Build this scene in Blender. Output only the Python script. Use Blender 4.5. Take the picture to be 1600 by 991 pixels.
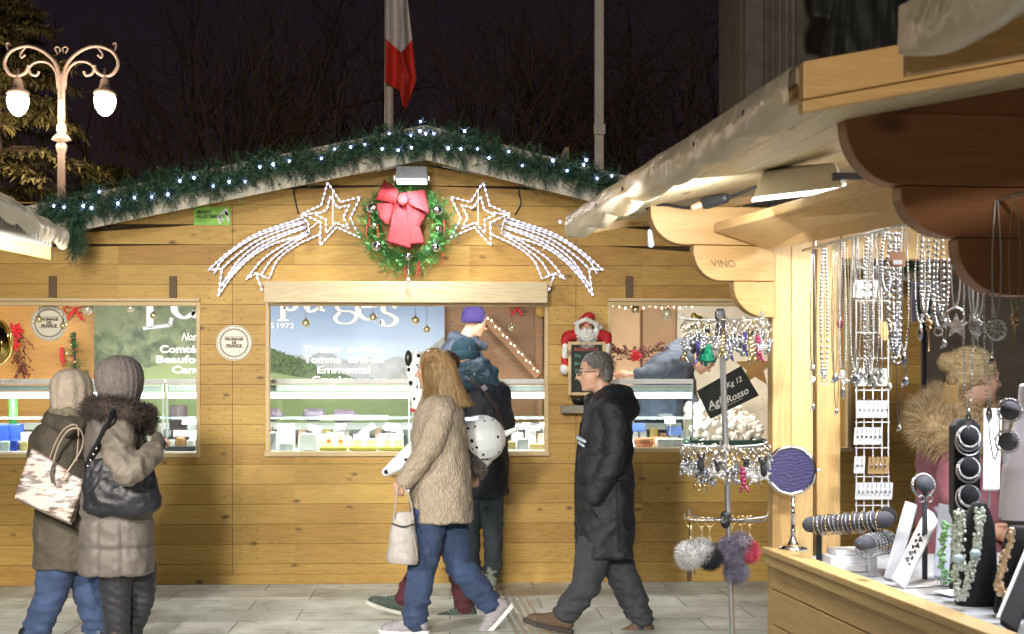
import bpy, math, random
from mathutils import Vector, Matrix, noise
V = Vector
random.seed(7)
for o in list(bpy.data.objects): bpy.data.objects.remove(o)
SC = bpy.context.scene
COL = SC.collection
R = math.radians
PI = math.pi

# ---------------------------------------------------------------- camera
CAM = V((0, 0, 1.5)); FPX = 2222.0; HOR = 590.0; YAW = R(2.5)
cd = bpy.data.cameras.new('camera'); cam = bpy.data.objects.new('camera', cd); COL.objects.link(cam)
cd.sensor_width = 36; cd.lens = 36 * FPX / 1600; cd.clip_end = 500; cd.clip_start = 0.05
cd.shift_y = (HOR - 495.5) / 1600
cam.location = CAM; cam.rotation_euler = (R(90), 0, -YAW)
cd.dof.use_dof = True; cd.dof.focus_distance = 8.6; cd.dof.aperture_fstop = 9
SC.camera = cam

# ---------------------------------------------------------------- world and exposure
w = bpy.data.worlds.new('World'); SC.world = w; w.use_nodes = True
nt = w.node_tree; bg = nt.nodes['Background']
tc = nt.nodes.new('ShaderNodeTexCoord'); sx = nt.nodes.new('ShaderNodeSeparateXYZ'); rp = nt.nodes.new('ShaderNodeValToRGB')
nt.links.new(tc.outputs['Generated'], sx.inputs[0]); nt.links.new(sx.outputs['Z'], rp.inputs[0]); nt.links.new(rp.outputs[0], bg.inputs[0])
rp.color_ramp.elements[0].position = 0.0; rp.color_ramp.elements[0].color = (0.020, 0.0125, 0.0135, 1)
rp.color_ramp.elements[1].position = 0.45; rp.color_ramp.elements[1].color = (0.0062, 0.0045, 0.0105, 1)
bg.inputs[1].default_value = 0.8
SC.view_settings.view_transform = 'Standard'; SC.view_settings.look = 'None'
SC.view_settings.exposure = 0.22; SC.view_settings.gamma = 1
SC.render.engine = 'CYCLES'

def ray(px, py):
    x = (px - 800) / FPX; z = (HOR - py) / FPX
    return V((x * math.cos(YAW) + math.sin(YAW), -x * math.sin(YAW) + math.cos(YAW), z))
def PD(px, py, depth): return CAM + ray(px, py) * depth
def P(px, py, Y):
    d = ray(px, py); return CAM + d * (Y / d.y)
def HZ(px, py, z):
    d = ray(px, py); return CAM + d * ((z - CAM.z) / d.z)

def lamp(name, kind, loc, aim, power, col=(1, 1, 1), size=0.3, size_y=None, spot=None, spread=None):
    l = bpy.data.lights.new(name, kind); l.energy = power; l.color = col
    if kind == 'AREA':
        l.size = size
        if size_y: l.shape = 'RECTANGLE'; l.size_y = size_y
        if spread: l.spread = R(spread)
    else: l.shadow_soft_size = size
    if kind == 'SPOT': l.spot_size = R(spot or 90); l.spot_blend = 0.6
    o = bpy.data.objects.new(name, l); COL.objects.link(o); o.location = loc
    if aim is not None: o.rotation_euler = (V(aim) - V(loc)).to_track_quat('-Z', 'Y').to_euler()
    return o
YW = 10.4                                   # front face of the cheese chalet
U = ray(500, 590).normalized(); U.z = 0; U.normalize()      # direction in which the two near stalls run
RR = V((U.y, -U.x, 0))
SO = PD(1207, 590, 5.05); SO.z = 0          # far street-side corner of the jewellery stall
def S(a, b, z): return SO - U * a + RR * b + V((0, 0, z))
WARM = (1, .80, .55); COOL = (.92, .97, 1.0); NEUT = (1, .955, .86)
# the lit lamps of the place
lamp('light_wreath_flood', 'AREA', P(643, 287, YW - .47), P(641, 700, YW - .52), 22, COOL, .3, .12)
lamp('light_stall_flood', 'AREA', S(.80, -.42, 1.99), S(-1.2, -1.8, .5), 17, COOL, .22, .10)
lamp('light_jewellery_spot', 'AREA', S(1.25, .55, 2.12), S(1.0, .55, .9), 30, COOL, .4, .15)
lamp('light_jewellery_spot', 'AREA', S(.45, .30, 2.02), S(.5, .35, .9), 11, NEUT, .3, .12)
for i, px in enumerate((60, 330, 600, 860, 1130)):
    lamp('light_chalet_tube', 'AREA', P(px, 440, YW + .75), P(px, 640, YW + 1.25), 25, (1, .96, .86), 1.0, .12)
# unseen fill lamps added to brighten the chalet front and the lane
lamp('light_front_fill', 'SPOT', (-1.3, .4, 2.9), (-.45, 10.4, .0), 1500, NEUT, .22, spot=46).data.spot_blend = 1.
lamp('light_front_fill', 'AREA', (-2.45, 5.2, 2.05), (-.8, 9.6, .1), 60, NEUT, .3, .2, spread=140)
lamp('light_far_fill', 'AREA', (-1.5, -12, 6.5), (0, 10, 1.2), 1150, (1, .90, .76), 1.6, 1.2)  # soft fill added far behind the camera for even brightness

# ---------------------------------------------------------------- materials
MC = {}
def base(name):
    m = bpy.data.materials.new(name); m.use_nodes = True
    return m, m.node_tree, m.node_tree.nodes['Principled BSDF']
def M(name, col, rough=.6, metal=0., emit=None, es=0., var=.12, vs=8., bump=0., bs=60., coat=0., trans=0., alpha=1., sheen=0., sss=0.):
    if name in MC: return MC[name]
    m, t, b = base(name); N = t.nodes; L = t.links
    b.inputs['Roughness'].default_value = rough; b.inputs['Metallic'].default_value = metal
    b.inputs['Coat Weight'].default_value = coat; b.inputs['Transmission Weight'].default_value = trans
    b.inputs['Alpha'].default_value = alpha; b.inputs['Sheen Weight'].default_value = sheen * .15
    b.inputs['Subsurface Weight'].default_value = sss
    if sss: b.inputs['Subsurface Radius'].default_value = (.02, .008, .004)
    tc = N.new('ShaderNodeTexCoord')
    no = N.new('ShaderNodeTexNoise'); no.inputs['Scale'].default_value = vs; no.inputs['Detail'].default_value = 5
    L.new(tc.outputs['Object'], no.inputs['Vector'])
    mx = N.new('ShaderNodeMix'); mx.data_type = 'RGBA'
    mx.inputs[6].default_value = (*[max(0, c * (1 - var * 1.6)) for c in col], 1)
    mx.inputs[7].default_value = (*[min(1, c * (1 + var * 1.2)) for c in col], 1)
    L.new(no.outputs['Fac'], mx.inputs[0]); L.new(mx.outputs[2], b.inputs['Base Color'])
    if emit: b.inputs['Emission Color'].default_value = (*emit, 1); b.inputs['Emission Strength'].default_value = es
    if bump:
        n2 = N.new('ShaderNodeTexNoise'); n2.inputs['Scale'].default_value = bs; n2.inputs['Detail'].default_value = 3
        L.new(tc.outputs['Object'], n2.inputs['Vector'])
        bp = N.new('ShaderNodeBump'); bp.inputs['Strength'].default_value = bump; bp.inputs['Distance'].default_value = .01
        L.new(n2.outputs['Fac'], bp.inputs['Height']); L.new(bp.outputs[0], b.inputs['Normal'])
    MC[name] = m; return m

def math_n(t, op, a, b=None):
    n = t.nodes.new('ShaderNodeMath'); n.operation = op
    for i, v in enumerate((a, b)):
        if v is None: continue
        if isinstance(v, (int, float)): n.inputs[i].default_value = v
        else: t.links.new(v, n.inputs[i])
    return n.outputs[0]
def wood(name, light=(.50, .31, .12), dark=(.30, .165, .055), axis='X', board=0., knots=True, rough=.5, knot_scale=1., sat=1.):
    if name in MC: return MC[name]
    m, t, b = base(name); N = t.nodes; L = t.links
    b.inputs['Roughness'].default_value = rough
    tc = N.new('ShaderNodeTexCoord')
    ai = 'XYZ'.index(axis)
    sc = [9., 9., 9.]; sc[ai] = .9
    mp = N.new('ShaderNodeMapping'); mp.inputs['Scale'].default_value = sc; L.new(tc.outputs['Object'], mp.inputs[0])
    vec = mp.outputs[0]
    sep = N.new('ShaderNodeSeparateXYZ'); L.new(tc.outputs['Object'], sep.inputs[0])
    rnd = None
    if board:
        row = math_n(t, 'FLOOR', math_n(t, 'DIVIDE', sep.outputs['Z'], board))
        pan = math_n(t, 'FLOOR', math_n(t, 'DIVIDE', math_n(t, 'ADD', sep.outputs['X'], 20.), 1.27))
        wn = N.new('ShaderNodeTexWhiteNoise'); wn.noise_dimensions = '2D'
        cb = N.new('ShaderNodeCombineXYZ'); L.new(row, cb.inputs[0]); L.new(pan, cb.inputs[1]); L.new(cb.outputs[0], wn.inputs['Vector'])
        rnd = wn.outputs['Value']
        ad = N.new('ShaderNodeVectorMath'); ad.operation = 'ADD'; L.new(vec, ad.inputs[0])
        sc2 = N.new('ShaderNodeVectorMath'); sc2.operation = 'SCALE'; L.new(wn.outputs['Color'], sc2.inputs[0]); sc2.inputs['Scale'].default_value = 7.
        L.new(sc2.outputs[0], ad.inputs[1]); vec = ad.outputs[0]
    n1 = N.new('ShaderNodeTexNoise'); n1.inputs['Scale'].default_value = 1.; n1.inputs['Detail'].default_value = 4; n1.inputs['Distortion'].default_value = 1.6
    L.new(vec, n1.inputs['Vector'])
    # growth rings: sine of the stretched noise
    ring = math_n(t, 'SINE', math_n(t, 'MULTIPLY', n1.outputs['Fac'], 46.))
    ring = math_n(t, 'MULTIPLY', math_n(t, 'ADD', ring, 1.), .5)
    n2 = N.new('ShaderNodeTexNoise'); n2.inputs['Scale'].default_value = 14.; n2.inputs['Detail'].default_value = 6; L.new(vec, n2.inputs['Vector'])
    n3 = N.new('ShaderNodeTexNoise'); n3.inputs['Scale'].default_value = 1.1; n3.inputs['Detail'].default_value = 3; L.new(tc.outputs['Object'], n3.inputs['Vector'])
    f = math_n(t, 'ADD', math_n(t, 'MULTIPLY', ring, .28), math_n(t, 'MULTIPLY', n2.outputs['Fac'], .55))
    f = math_n(t, 'ADD', f, math_n(t, 'MULTIPLY', n3.outputs['Fac'], .35))
    if rnd is not None: f = math_n(t, 'ADD', f, math_n(t, 'MULTIPLY', rnd, .62))
    f = math_n(t, 'SUBTRACT', f, .22 if rnd is None else .48)
    mx = N.new('ShaderNodeMix'); mx.data_type = 'RGBA'; mx.clamp_factor = True
    mx.inputs[6].default_value = (*light, 1); mx.inputs[7].default_value = (*dark, 1); L.new(f, mx.inputs[0])
    colout = mx.outputs[2]
    if knots:
        ks = [8.6 * knot_scale] * 3; ks[ai] = 4.4 * knot_scale
        m2 = N.new('ShaderNodeMapping'); m2.inputs['Scale'].default_value = ks; L.new(tc.outputs['Object'], m2.inputs[0])
        nd = N.new('ShaderNodeTexNoise'); nd.inputs['Scale'].default_value = 5; L.new(m2.outputs[0], nd.inputs['Vector'])
        vo = N.new('ShaderNodeTexVoronoi'); vo.inputs['Scale'].default_value = 1.; L.new(m2.outputs[0], vo.inputs['Vector'])
        dd = math_n(t, 'ADD', vo.outputs['Distance'], math_n(t, 'MULTIPLY', nd.outputs['Fac'], .10))
        mr = N.new('ShaderNodeMapRange'); mr.inputs['From Min'].default_value = .11; mr.inputs['From Max'].default_value = .22
        mr.inputs['To Min'].default_value = .85; mr.inputs['To Max'].default_value = 0.; L.new(dd, mr.inputs['Value'])
        sp = N.new('ShaderNodeSeparateColor'); L.new(vo.outputs['Color'], sp.inputs[0])
        kf = math_n(t, 'MULTIPLY', mr.outputs[0], math_n(t, 'GREATER_THAN', sp.outputs[0], .50))
        m3 = N.new('ShaderNodeMix'); m3.data_type = 'RGBA'; L.new(kf, m3.inputs[0]); L.new(colout, m3.inputs[6])
        m3.inputs[7].default_value = (dark[0] * .30, dark[1] * .25, dark[2] * .25, 1); colout = m3.outputs[2]
    L.new(colout, b.inputs['Base Color'])
    bp = N.new('ShaderNodeBump'); bp.inputs['Strength'].default_value = .25; bp.inputs['Distance'].default_value = .004
    L.new(n2.outputs['Fac'], bp.inputs['Height']); L.new(bp.outputs[0], b.inputs['Normal'])
    MC[name] = m; return m
def glass(name, tint=(.93, .97, .96), refl=.07):
    if name in MC: return MC[name]
    m, t, b = base(name); N = t.nodes; L = t.links
    tr = N.new('ShaderNodeBsdfTransparent'); tr.inputs[0].default_value = (*tint, 1)
    gl = N.new('ShaderNodeBsdfGlossy'); gl.inputs['Roughness'].default_value = .03
    fr = N.new('ShaderNodeFresnel'); fr.inputs[0].default_value = 1.5
    mx = N.new('ShaderNodeMixShader'); L.new(math_n(t, 'ADD', fr.outputs[0], refl - .04), mx.inputs[0])
    L.new(tr.outputs[0], mx.inputs[1]); L.new(gl.outputs[0], mx.inputs[2])
    L.new(mx.outputs[0], N['Material Output'].inputs[0]); N.remove(b)
    MC[name] = m; return m

# ---------------------------------------------------------------- mesh builder
ORG = {}
def orth(d):
    d = d.normalized(); a = V((0, 0, 1)) if abs(d.z) < .9 else V((1, 0, 0))
    x = d.cross(a).normalized(); return x, x.cross(d).normalized()
class MB:
    def __init__(s): s.v = []; s.f = []
    def add(s, vs, fs):
        n = len(s.v); s.v += [V(v) for v in vs]; s.f += [tuple(i + n for i in f) for f in fs]; return s
    def hexa(s, c):   # c: 8 corners, bottom 4 ccw then top 4
        return s.add(c, [(3, 2, 1, 0), (4, 5, 6, 7), (0, 1, 5, 4), (1, 2, 6, 5), (2, 3, 7, 6), (3, 0, 4, 7)])
    def box(s, a, b):
        x0, x1 = sorted((a[0], b[0])); y0, y1 = sorted((a[1], b[1])); z0, z1 = sorted((a[2], b[2]))
        return s.hexa([(x0, y0, z0), (x1, y0, z0), (x1, y1, z0), (x0, y1, z0), (x0, y0, z1), (x1, y0, z1), (x1, y1, z1), (x0, y1, z1)])
    def obox(s, c, sx, sy, sz, ax=V((1, 0, 0)), ay=V((0, 1, 0)), az=None):
        ax = V(ax).normalized(); ay = V(ay).normalized(); az = ax.cross(ay).normalized() if az is None else V(az)
        c = V(c); X = ax * sx / 2; Y = ay * sy / 2; Z = az * sz / 2
        return s.hexa([c - X - Y - Z, c + X - Y - Z, c + X + Y - Z, c - X + Y - Z, c - X - Y + Z, c + X - Y + Z, c + X + Y + Z, c - X + Y + Z])
    def sbox(s, a0, a1, b0, b1, z0, z1):
        return s.hexa([S(a1, b0, z0), S(a1, b1, z0), S(a0, b1, z0), S(a0, b0, z0), S(a1, b0, z1), S(a1, b1, z1), S(a0, b1, z1), S(a0, b0, z1)])
    def tube(s, pts, r, n=8, closed=False, flat=1.):
        pts = [V(p) for p in pts]; m = len(pts)
        if m < 2: return s
        rr = r if isinstance(r, (list, tuple)) else [r] * m
        vs = []; px = None
        for i, p in enumerate(pts):
            d = (pts[(i + 1) % m] - pts[i - 1]) if closed else (pts[min(i + 1, m - 1)] - pts[max(i - 1, 0)])
            if d.length < 1e-9: d = V((0, 0, 1))
            d.normalize()
            if px is None: x, y = orth(d)
            else:
                x = px - d * px.dot(d)
                if x.length < 1e-6: x = orth(d)[0]
                x.normalize(); y = x.cross(d)
            px = x
            for k in range(n):
                a = 2 * PI * k / n; vs.append(p + (x * math.cos(a) + y * math.sin(a) * flat) * rr[i])
        fs = []
        for i in range(m if closed else m - 1):
            j = (i + 1) % m
            for k in range(n): fs.append((i * n + k, j * n + k, j * n + (k + 1) % n, i * n + (k + 1) % n))
        if not closed: fs += [tuple(reversed(range(n))), tuple(range((m - 1) * n, m * n))]
        fs = [f[::-1] for f in fs]
        return s.add(vs, fs)
    def cap(s, a, b, r0, r1, n=14, h=5):
        a = V(a); b = V(b); d = (b - a)
        L = d.length or 1e-6; d = d / L
        pts = []; rr = []
        for i in range(h + 1):
            t = PI / 2 * (1 - i / h); pts.append(a - d * r0 * math.sin(t)); rr.append(max(r0 * math.cos(t), 1e-4))
        for i in range(h + 1):
            t = PI / 2 * i / h; pts.append(b + d * r1 * math.sin(t)); rr.append(max(r1 * math.cos(t), 1e-4))
        return s.tube(pts, rr, n)
    def chain(s, pts, rs, n=14):
        for i in range(len(pts) - 1): s.cap(pts[i], pts[i + 1], rs[i], rs[i + 1], n)
        return s
    def ell(s, c, rx, ry, rz, m=None, n=16, h=10, ribs=None):
        c = V(c); m = m or Matrix.Identity(3); vs = []; fs = []
        for i in range(1, h):
            t = PI * i / h
            for k in range(n):
                a = 2 * PI * k / n; q = 1 + (ribs[1] * math.cos(ribs[0] * a) if ribs else 0)
                vs.append(c + m @ V((rx * q * math.sin(t) * math.cos(a), ry * q * math.sin(t) * math.sin(a), rz * math.cos(t))))
        top = len(vs); vs.append(c + m @ V((0, 0, rz))); bot = len(vs); vs.append(c + m @ V((0, 0, -rz)))
        for i in range(h - 2):
            for k in range(n): fs.append((i * n + k, (i + 1) * n + k, (i + 1) * n + (k + 1) % n, i * n + (k + 1) % n))
        for k in range(n):
            fs.append((top, k, (k + 1) % n)); fs.append((bot, (h - 2) * n + (k + 1) % n, (h - 2) * n + k))
        return s.add(vs, fs)
    def loft(s, rings, n=28):      # rings: (centre, half width along X, half depth along Y, z squash n/a)
        vs = []; m = len(rings)
        for r in rings:
            c, rx, ry = V(r[0]), r[1], r[2]; tilt = r[3] if len(r) > 3 else 0
            for k in range(n):
                a = 2 * PI * k / n; x = rx * math.copysign(abs(math.cos(a)) ** .85, math.cos(a)); y = ry * math.copysign(abs(math.sin(a)) ** .85, math.sin(a))
                vs.append(c + V((x, y, x * tilt)))
        fs = [tuple(range(n)), tuple(reversed(range((m - 1) * n, m * n)))]
        for i in range(m - 1):
            for k in range(n): fs.append((i * n + (k + 1) % n, i * n + k, (i + 1) * n + k, (i + 1) * n + (k + 1) % n))
        if rings[0][0][2] < rings[-1][0][2]: fs = [f[::-1] for f in fs]
        return s.add(vs, fs)
    def lathe(s, prof, c, n=24, ax=V((0, 0, 1)), wob=None):   # prof: (r, h)
        ax = V(ax).normalized(); x, y = orth(ax); c = V(c); vs = []; m = len(prof)
        for r, h in prof:
            for k in range(n):
                a = 2 * PI * k / n; q = 1 + (wob[1] * math.cos(wob[0] * a) if wob else 0)
                vs.append(c + ax * h + (x * math.cos(a) + y * math.sin(a)) * max(r, 1e-4) * q)
        fs = []
        for i in range(m - 1):
            for k in range(n): fs.append((i * n + k, i * n + (k + 1) % n, (i + 1) * n + (k + 1) % n, (i + 1) * n + k))
        fs.append(tuple(reversed(range(n)))); fs.append(tuple(range((m - 1) * n, m * n)))
        return s.add(vs, fs)
    def prism(s, pts, d):         # polygon pushed along vector d
        pts = [V(p) for p in pts]; d = V(d); n = len(pts)
        fs = [tuple(reversed(range(n))), tuple(range(n, 2 * n))] + [(i, (i + 1) % n, n + (i + 1) % n, n + i) for i in range(n)]
        return s.add(pts + [p + d for p in pts], fs)
    def grid(s, fn, nu, nv, thick=None):   # fn(u,v) -> point
        vs = [fn(i / nu, j / nv) for j in range(nv + 1) for i in range(nu + 1)]
        fs = [(j * (nu + 1) + i, j * (nu + 1) + i + 1, (j + 1) * (nu + 1) + i + 1, (j + 1) * (nu + 1) + i) for j in range(nv) for i in range(nu)]
        return s.add(vs, fs)
    def build(s, name, mat, parent=None, smooth=False, bev=0., solid=0., org=None, sub=0, weld=False):
        if parent is not None: o0 = ORG[parent.name]
        elif org is not None: o0 = V(org)
        else:
            xs = [v.x for v in s.v]; ys = [v.y for v in s.v]; zs = [v.z for v in s.v]
            o0 = V(((min(xs) + max(xs)) / 2, (min(ys) + max(ys)) / 2, min(zs)))
        me = bpy.data.meshes.new(name); me.from_pydata([v - o0 for v in s.v], [], s.f); me.update()
        o = bpy.data.objects.new(name, me); COL.objects.link(o)
        for mm in (mat if isinstance(mat, (list, tuple)) else [mat]): me.materials.append(mm)
        if smooth:
            for p in me.polygons: p.use_smooth = True
        if parent is not None: o.parent = parent
        else: o.location = o0
        ORG[o.name] = o0
        if solid: q = o.modifiers.new('thickness', 'SOLIDIFY'); q.thickness = solid; q.offset = 0
        if bev: q = o.modifiers.new('bevel', 'BEVEL'); q.width = bev; q.segments = 2; q.limit_method = 'ANGLE'
        if sub: q = o.modifiers.new('sub', 'SUBSURF'); q.levels = sub; q.render_levels = sub
        return o
def tag(o, label=None, cat=None, group=None, kind=None):
    if label: o['label'] = label
    if cat: o['category'] = cat
    if group: o['group'] = group
    if kind: o['kind'] = kind
    return o
def thing(name, label, cat, loc, group=None):
    o = bpy.data.objects.new(name, None); COL.objects.link(o); o.location = loc; o.empty_display_size = .05
    ORG[o.name] = V(loc); return tag(o, label, cat, group)
def struct(mb, name, mat, **k): return tag(mb.build(name, mat, **k), kind='structure')
def dup(o, loc=None, label=None, scale=None, rot=None, parent=None):
    c = o.copy(); COL.objects.link(c)
    if parent is not None: c.parent = parent
    if loc is not None: c.location = loc
    if scale is not None: c.scale = (scale,) * 3 if isinstance(scale, (int, float)) else scale
    if rot is not None: c.rotation_euler = rot
    if label: c['label'] = label
    ORG[c.name] = V(loc) if loc is not None else ORG.get(o.name, V((0, 0, 0)))
    for ch in list(o.children): dup(ch, parent=c)
    return c
def bake(o):
    dg = bpy.context.evaluated_depsgraph_get(); dg.update()
    me = bpy.data.meshes.new_from_object(o.evaluated_get(dg)); o.modifiers.clear(); o.data = me; return o
def blob(mb, name, mat, parent, vox=.012, it=6, disp=None):
    """union of overlapping closed shapes as one continuous skin"""
    o = mb.build(name, mat, parent, smooth=True)
    q = o.modifiers.new('r', 'REMESH'); q.mode = 'VOXEL'; q.voxel_size = vox; q.use_smooth_shade = True
    if it: q = o.modifiers.new('s', 'SMOOTH'); q.factor = .5; q.iterations = it
    bake(o)
    if disp:
        me = o.data; off = ORG[parent.name] if parent is not None else o.location
        ns = [v.normal.copy() for v in me.vertices]
        for v, n in zip(me.vertices, ns): v.co += n * disp(v.co + off, n)
        me.update()
    for p in o.data.polygons: p.use_smooth = True
    return o
def crv(pts, n=6, closed=False):    # Catmull-Rom
    pts = [V(p) if len(p) == 3 else V((p[0], p[1], 0)) for p in pts]; out = []; m = len(pts)
    rng = range(m if closed else m - 1)
    for i in rng:
        p0 = pts[(i - 1) % m] if closed or i > 0 else pts[0] * 2 - pts[1]
        p1 = pts[i]; p2 = pts[(i + 1) % m]; p3 = pts[(i + 2) % m] if closed or i + 2 < m else pts[-1] * 2 - pts[-2]
        for k in range(n):
            t = k / n; out.append(.5 * ((2 * p1) + (-p0 + p2) * t + (2 * p0 - 5 * p1 + 4 * p2 - p3) * t * t + (-p0 + 3 * p1 - 3 * p2 + p3) * t ** 3))
    if not closed: out.append(pts[-1].copy())
    return out
def rv(s=1.):
    return V((random.uniform(-1, 1), random.uniform(-1, 1), random.uniform(-1, 1))) * s
def udir():
    while True:
        v = rv()
        if .05 < v.length < 1: return v.normalized()
def text(s, name, mat, parent, loc, size, right=V((1, 0, 0)), up=V((0, 0, 1)), bold=0., ext=.0015, align='CENTER', width=None, shear=0.):
    """lettering as solid mesh; loc is the baseline anchor in world space"""
    c = bpy.data.curves.new(name, 'FONT'); c.body = s; c.size = size; c.align_x = align; c.extrude = ext; c.offset = bold; c.shear = shear
    c.resolution_u = 3
    o = bpy.data.objects.new(name, c); COL.objects.link(o)
    dg = bpy.context.evaluated_depsgraph_get(); dg.update()
    me = bpy.data.meshes.new_from_object(o.evaluated_get(dg)); bpy.data.objects.remove(o)
    right = V(right).normalized(); up = V(up).normalized(); nn = right.cross(up)
    sx = 1.
    if width and me.vertices:
        xs = [v.co.x for v in me.vertices]; sx = width / (max(xs) - min(xs))
    for v in me.vertices: v.co = V(loc) - (ORG[parent.name] if parent is not None else V((0, 0, 0))) + right * v.co.x * sx + up * v.co.y + nn * v.co.z
    me.materials.clear(); me.materials.append(mat)
    o = bpy.data.objects.new(name, me); COL.objects.link(o); o.parent = parent
    ORG[o.name] = ORG[parent.name]; return o
def needles(mb, p, d, L, n=22, nl=.028, w=.0016, droop=0.):
    """a fir sprig: stem with pointed needles"""
    x, y = orth(d); d = d.normalized()
    mb.add([p - x * w, p + x * w, p + d * L], [(0, 1, 2)])
    for i in range(n):
        t = (i + .5) / n; a = i * 2.4 + random.random(); b = p + d * L * t
        o = (x * math.cos(a) + y * math.sin(a)); q = b + (o + d * .75).normalized() * nl * (1.05 - .4 * t) - V((0, 0, droop))
        s = d.cross(o).normalized() * w
        mb.add([b - s, b + s, q], [(0, 1, 2)])
def fur(mb, pts, L, w=.0018, wild=.5, n=1, grav=0.):
    for p, nn in pts:
        for _ in range(n):
            d = (nn + rv(wild)).normalized(); l = L * random.uniform(.5, 1.2); x, y = orth(d); a = random.uniform(0, PI); s = (x * math.cos(a) + y * math.sin(a)) * w
            m1 = p + d * l * .55; e = m1 + (d + rv(.35) - V((0, 0, grav))).normalized() * l * .5
            mb.add([p - s, p + s, m1 + s * .6, m1 - s * .6, e], [(0, 1, 2, 3), (3, 2, 4)])
def ellpts(c, rx, ry, rz, n, m=None):
    out = []
    for _ in range(n):
        u = udir(); p = V((u.x * rx, u.y * ry, u.z * rz)); nn = V((u.x / rx, u.y / ry, u.z / rz)).normalized()
        if m: p = m @ p; nn = m @ nn
        out.append((V(c) + p, nn))
    return out
def nth(i): return ['first', 'second', 'third', 'fourth', 'fifth', 'sixth', 'seventh', 'eighth', 'ninth', 'tenth', 'eleventh', 'twelfth', 'thirteenth', 'fourteenth', 'fifteenth', 'sixteenth', 'seventeenth', 'eighteenth', 'nineteenth', 'twentieth'][i] if i < 20 else '%dth' % (i + 1)
# ================================================================ materials
PINE = wood('pine boards', (.61, .385, .095), (.38, .195, .035), 'X', board=.145, rough=.55)
PINE_IN = wood('orange pine lining', (.60, .33, .10), (.40, .20, .055), 'X', board=.11)
PINE_DK = wood('brown pine lining', (.30, .155, .065), (.17, .080, .033), 'X', board=.11)
PINE_V = wood('pine post', (.62, .42, .18), (.40, .23, .08), 'Z', knot_scale=.7)
PINE_L = wood('pale pine trim', (.70, .54, .30), (.52, .35, .15), 'X', knot_scale=.6)
PINE_LY = wood('pale pine trim lengthwise', (.64, .45, .20), (.46, .28, .10), 'Y', knot_scale=.8)
PINE_CY = wood('counter boards', (.62, .42, .18), (.42, .25, .09), 'Y', board=0., knot_scale=.8)
BROWN = wood('shaded brown board', (.30, .125, .05), (.19, .07, .028), 'X', knot_scale=.6)  # near brackets: their unlit side is put into the dark colour
METAL = M('brushed steel', (.55, .56, .58), .35, .9, var=.05)
CHROME = M('chrome', (.80, .80, .82), .12, 1., var=.02)
WHITE = M('white enamel', (.80, .80, .78), .4, var=.03)
DARK = M('black plastic', (.02, .02, .022), .5)
IRON = M('painted cast iron', (.36, .30, .27), .5, .3, bump=.2)

# ================================================================ ground
def paving():
    m, t, b = base('granite paving'); N = t.nodes; L = t.links
    tc = N.new('ShaderNodeTexCoord')
    br = N.new('ShaderNodeTexBrick'); br.inputs['Scale'].default_value = 1.; br.inputs['Brick Width'].default_value = .95; br.inputs['Row Height'].default_value = .42
    br.inputs['Mortar Size'].default_value = .006; br.inputs['Mortar Smooth'].default_value = .3; br.offset = .37
    br.inputs['Color1'].default_value = (.50, .53, .48, 1); br.inputs['Color2'].default_value = (.66, .67, .62, 1); br.inputs['Mortar'].default_value = (.24, .24, .22, 1)
    L.new(tc.outputs['Object'], br.inputs['Vector'])
    n1 = N.new('ShaderNodeTexNoise'); n1.inputs['Scale'].default_value = 130; n1.inputs['Detail'].default_value = 3; L.new(tc.outputs['Object'], n1.inputs['Vector'])
    n2 = N.new('ShaderNodeTexNoise'); n2.inputs['Scale'].default_value = 2.6; n2.inputs['Detail'].default_value = 6; L.new(tc.outputs['Object'], n2.inputs['Vector'])
    f = math_n(t, 'ADD', math_n(t, 'MULTIPLY', n1.outputs['Fac'], 1.3), math_n(t, 'MULTIPLY', n2.outputs['Fac'], .9))
    f = math_n(t, 'SUBTRACT', math_n(t, 'MULTIPLY', f, 1.5), .62)
    mx = N.new('ShaderNodeMix'); mx.data_type = 'RGBA'; mx.blend_type = 'MULTIPLY'; mx.inputs[0].default_value = 1.
    cb = N.new('ShaderNodeCombineColor')
    for i in range(3): L.new(f, cb.inputs[i])
    n4 = N.new('ShaderNodeTexNoise'); n4.inputs['Scale'].default_value = 5.5; n4.inputs['Detail'].default_value = 7; n4.inputs['Distortion'].default_value = .8; L.new(tc.outputs['Object'], n4.inputs['Vector'])
    st_ = N.new('ShaderNodeMapRange'); st_.inputs['From Min'].default_value = .52; st_.inputs['From Max'].default_value = .68; st_.inputs['To Max'].default_value = .45; L.new(n4.outputs['Fac'], st_.inputs['Value'])
    ms_ = N.new('ShaderNodeMix'); ms_.data_type = 'RGBA'; L.new(st_.outputs[0], ms_.inputs[0]); L.new(br.outputs['Color'], ms_.inputs[6]); ms_.inputs[7].default_value = (.24, .25, .22, 1)
    L.new(ms_.outputs[2], mx.inputs[6]); L.new(cb.outputs[0], mx.inputs[7]); L.new(mx.outputs[2], b.inputs['Base Color'])
    rr = N.new('ShaderNodeMapRange'); rr.inputs['To Min'].default_value = .28; rr.inputs['To Max'].default_value = .62; L.new(n2.outputs['Fac'], rr.inputs['Value']); L.new(rr.outputs[0], b.inputs['Roughness'])
    bp = N.new('ShaderNodeBump'); bp.inputs['Strength'].default_value = .35; bp.inputs['Distance'].default_value = .006
    hh = math_n(t, 'SUBTRACT', math_n(t, 'MULTIPLY', n1.outputs['Fac'], .5), br.outputs['Fac'])
    L.new(hh, bp.inputs['Height']); L.new(bp.outputs[0], b.inputs['Normal'])
    return m
struct(MB().add([(-150, -60, 0), (150, -60, 0), (150, 200, 0), (-150, 200, 0)], [(0, 1, 2, 3)]), 'ground', paving(), org=(0, 0, 0))
mb = MB()      # drainage grate set in the paving
g0, g1 = HZ(792, 918, 0), HZ(842, 1010, 0); dd = (g1 - g0); sd = V((dd.y, -dd.x, 0)).normalized()
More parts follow.
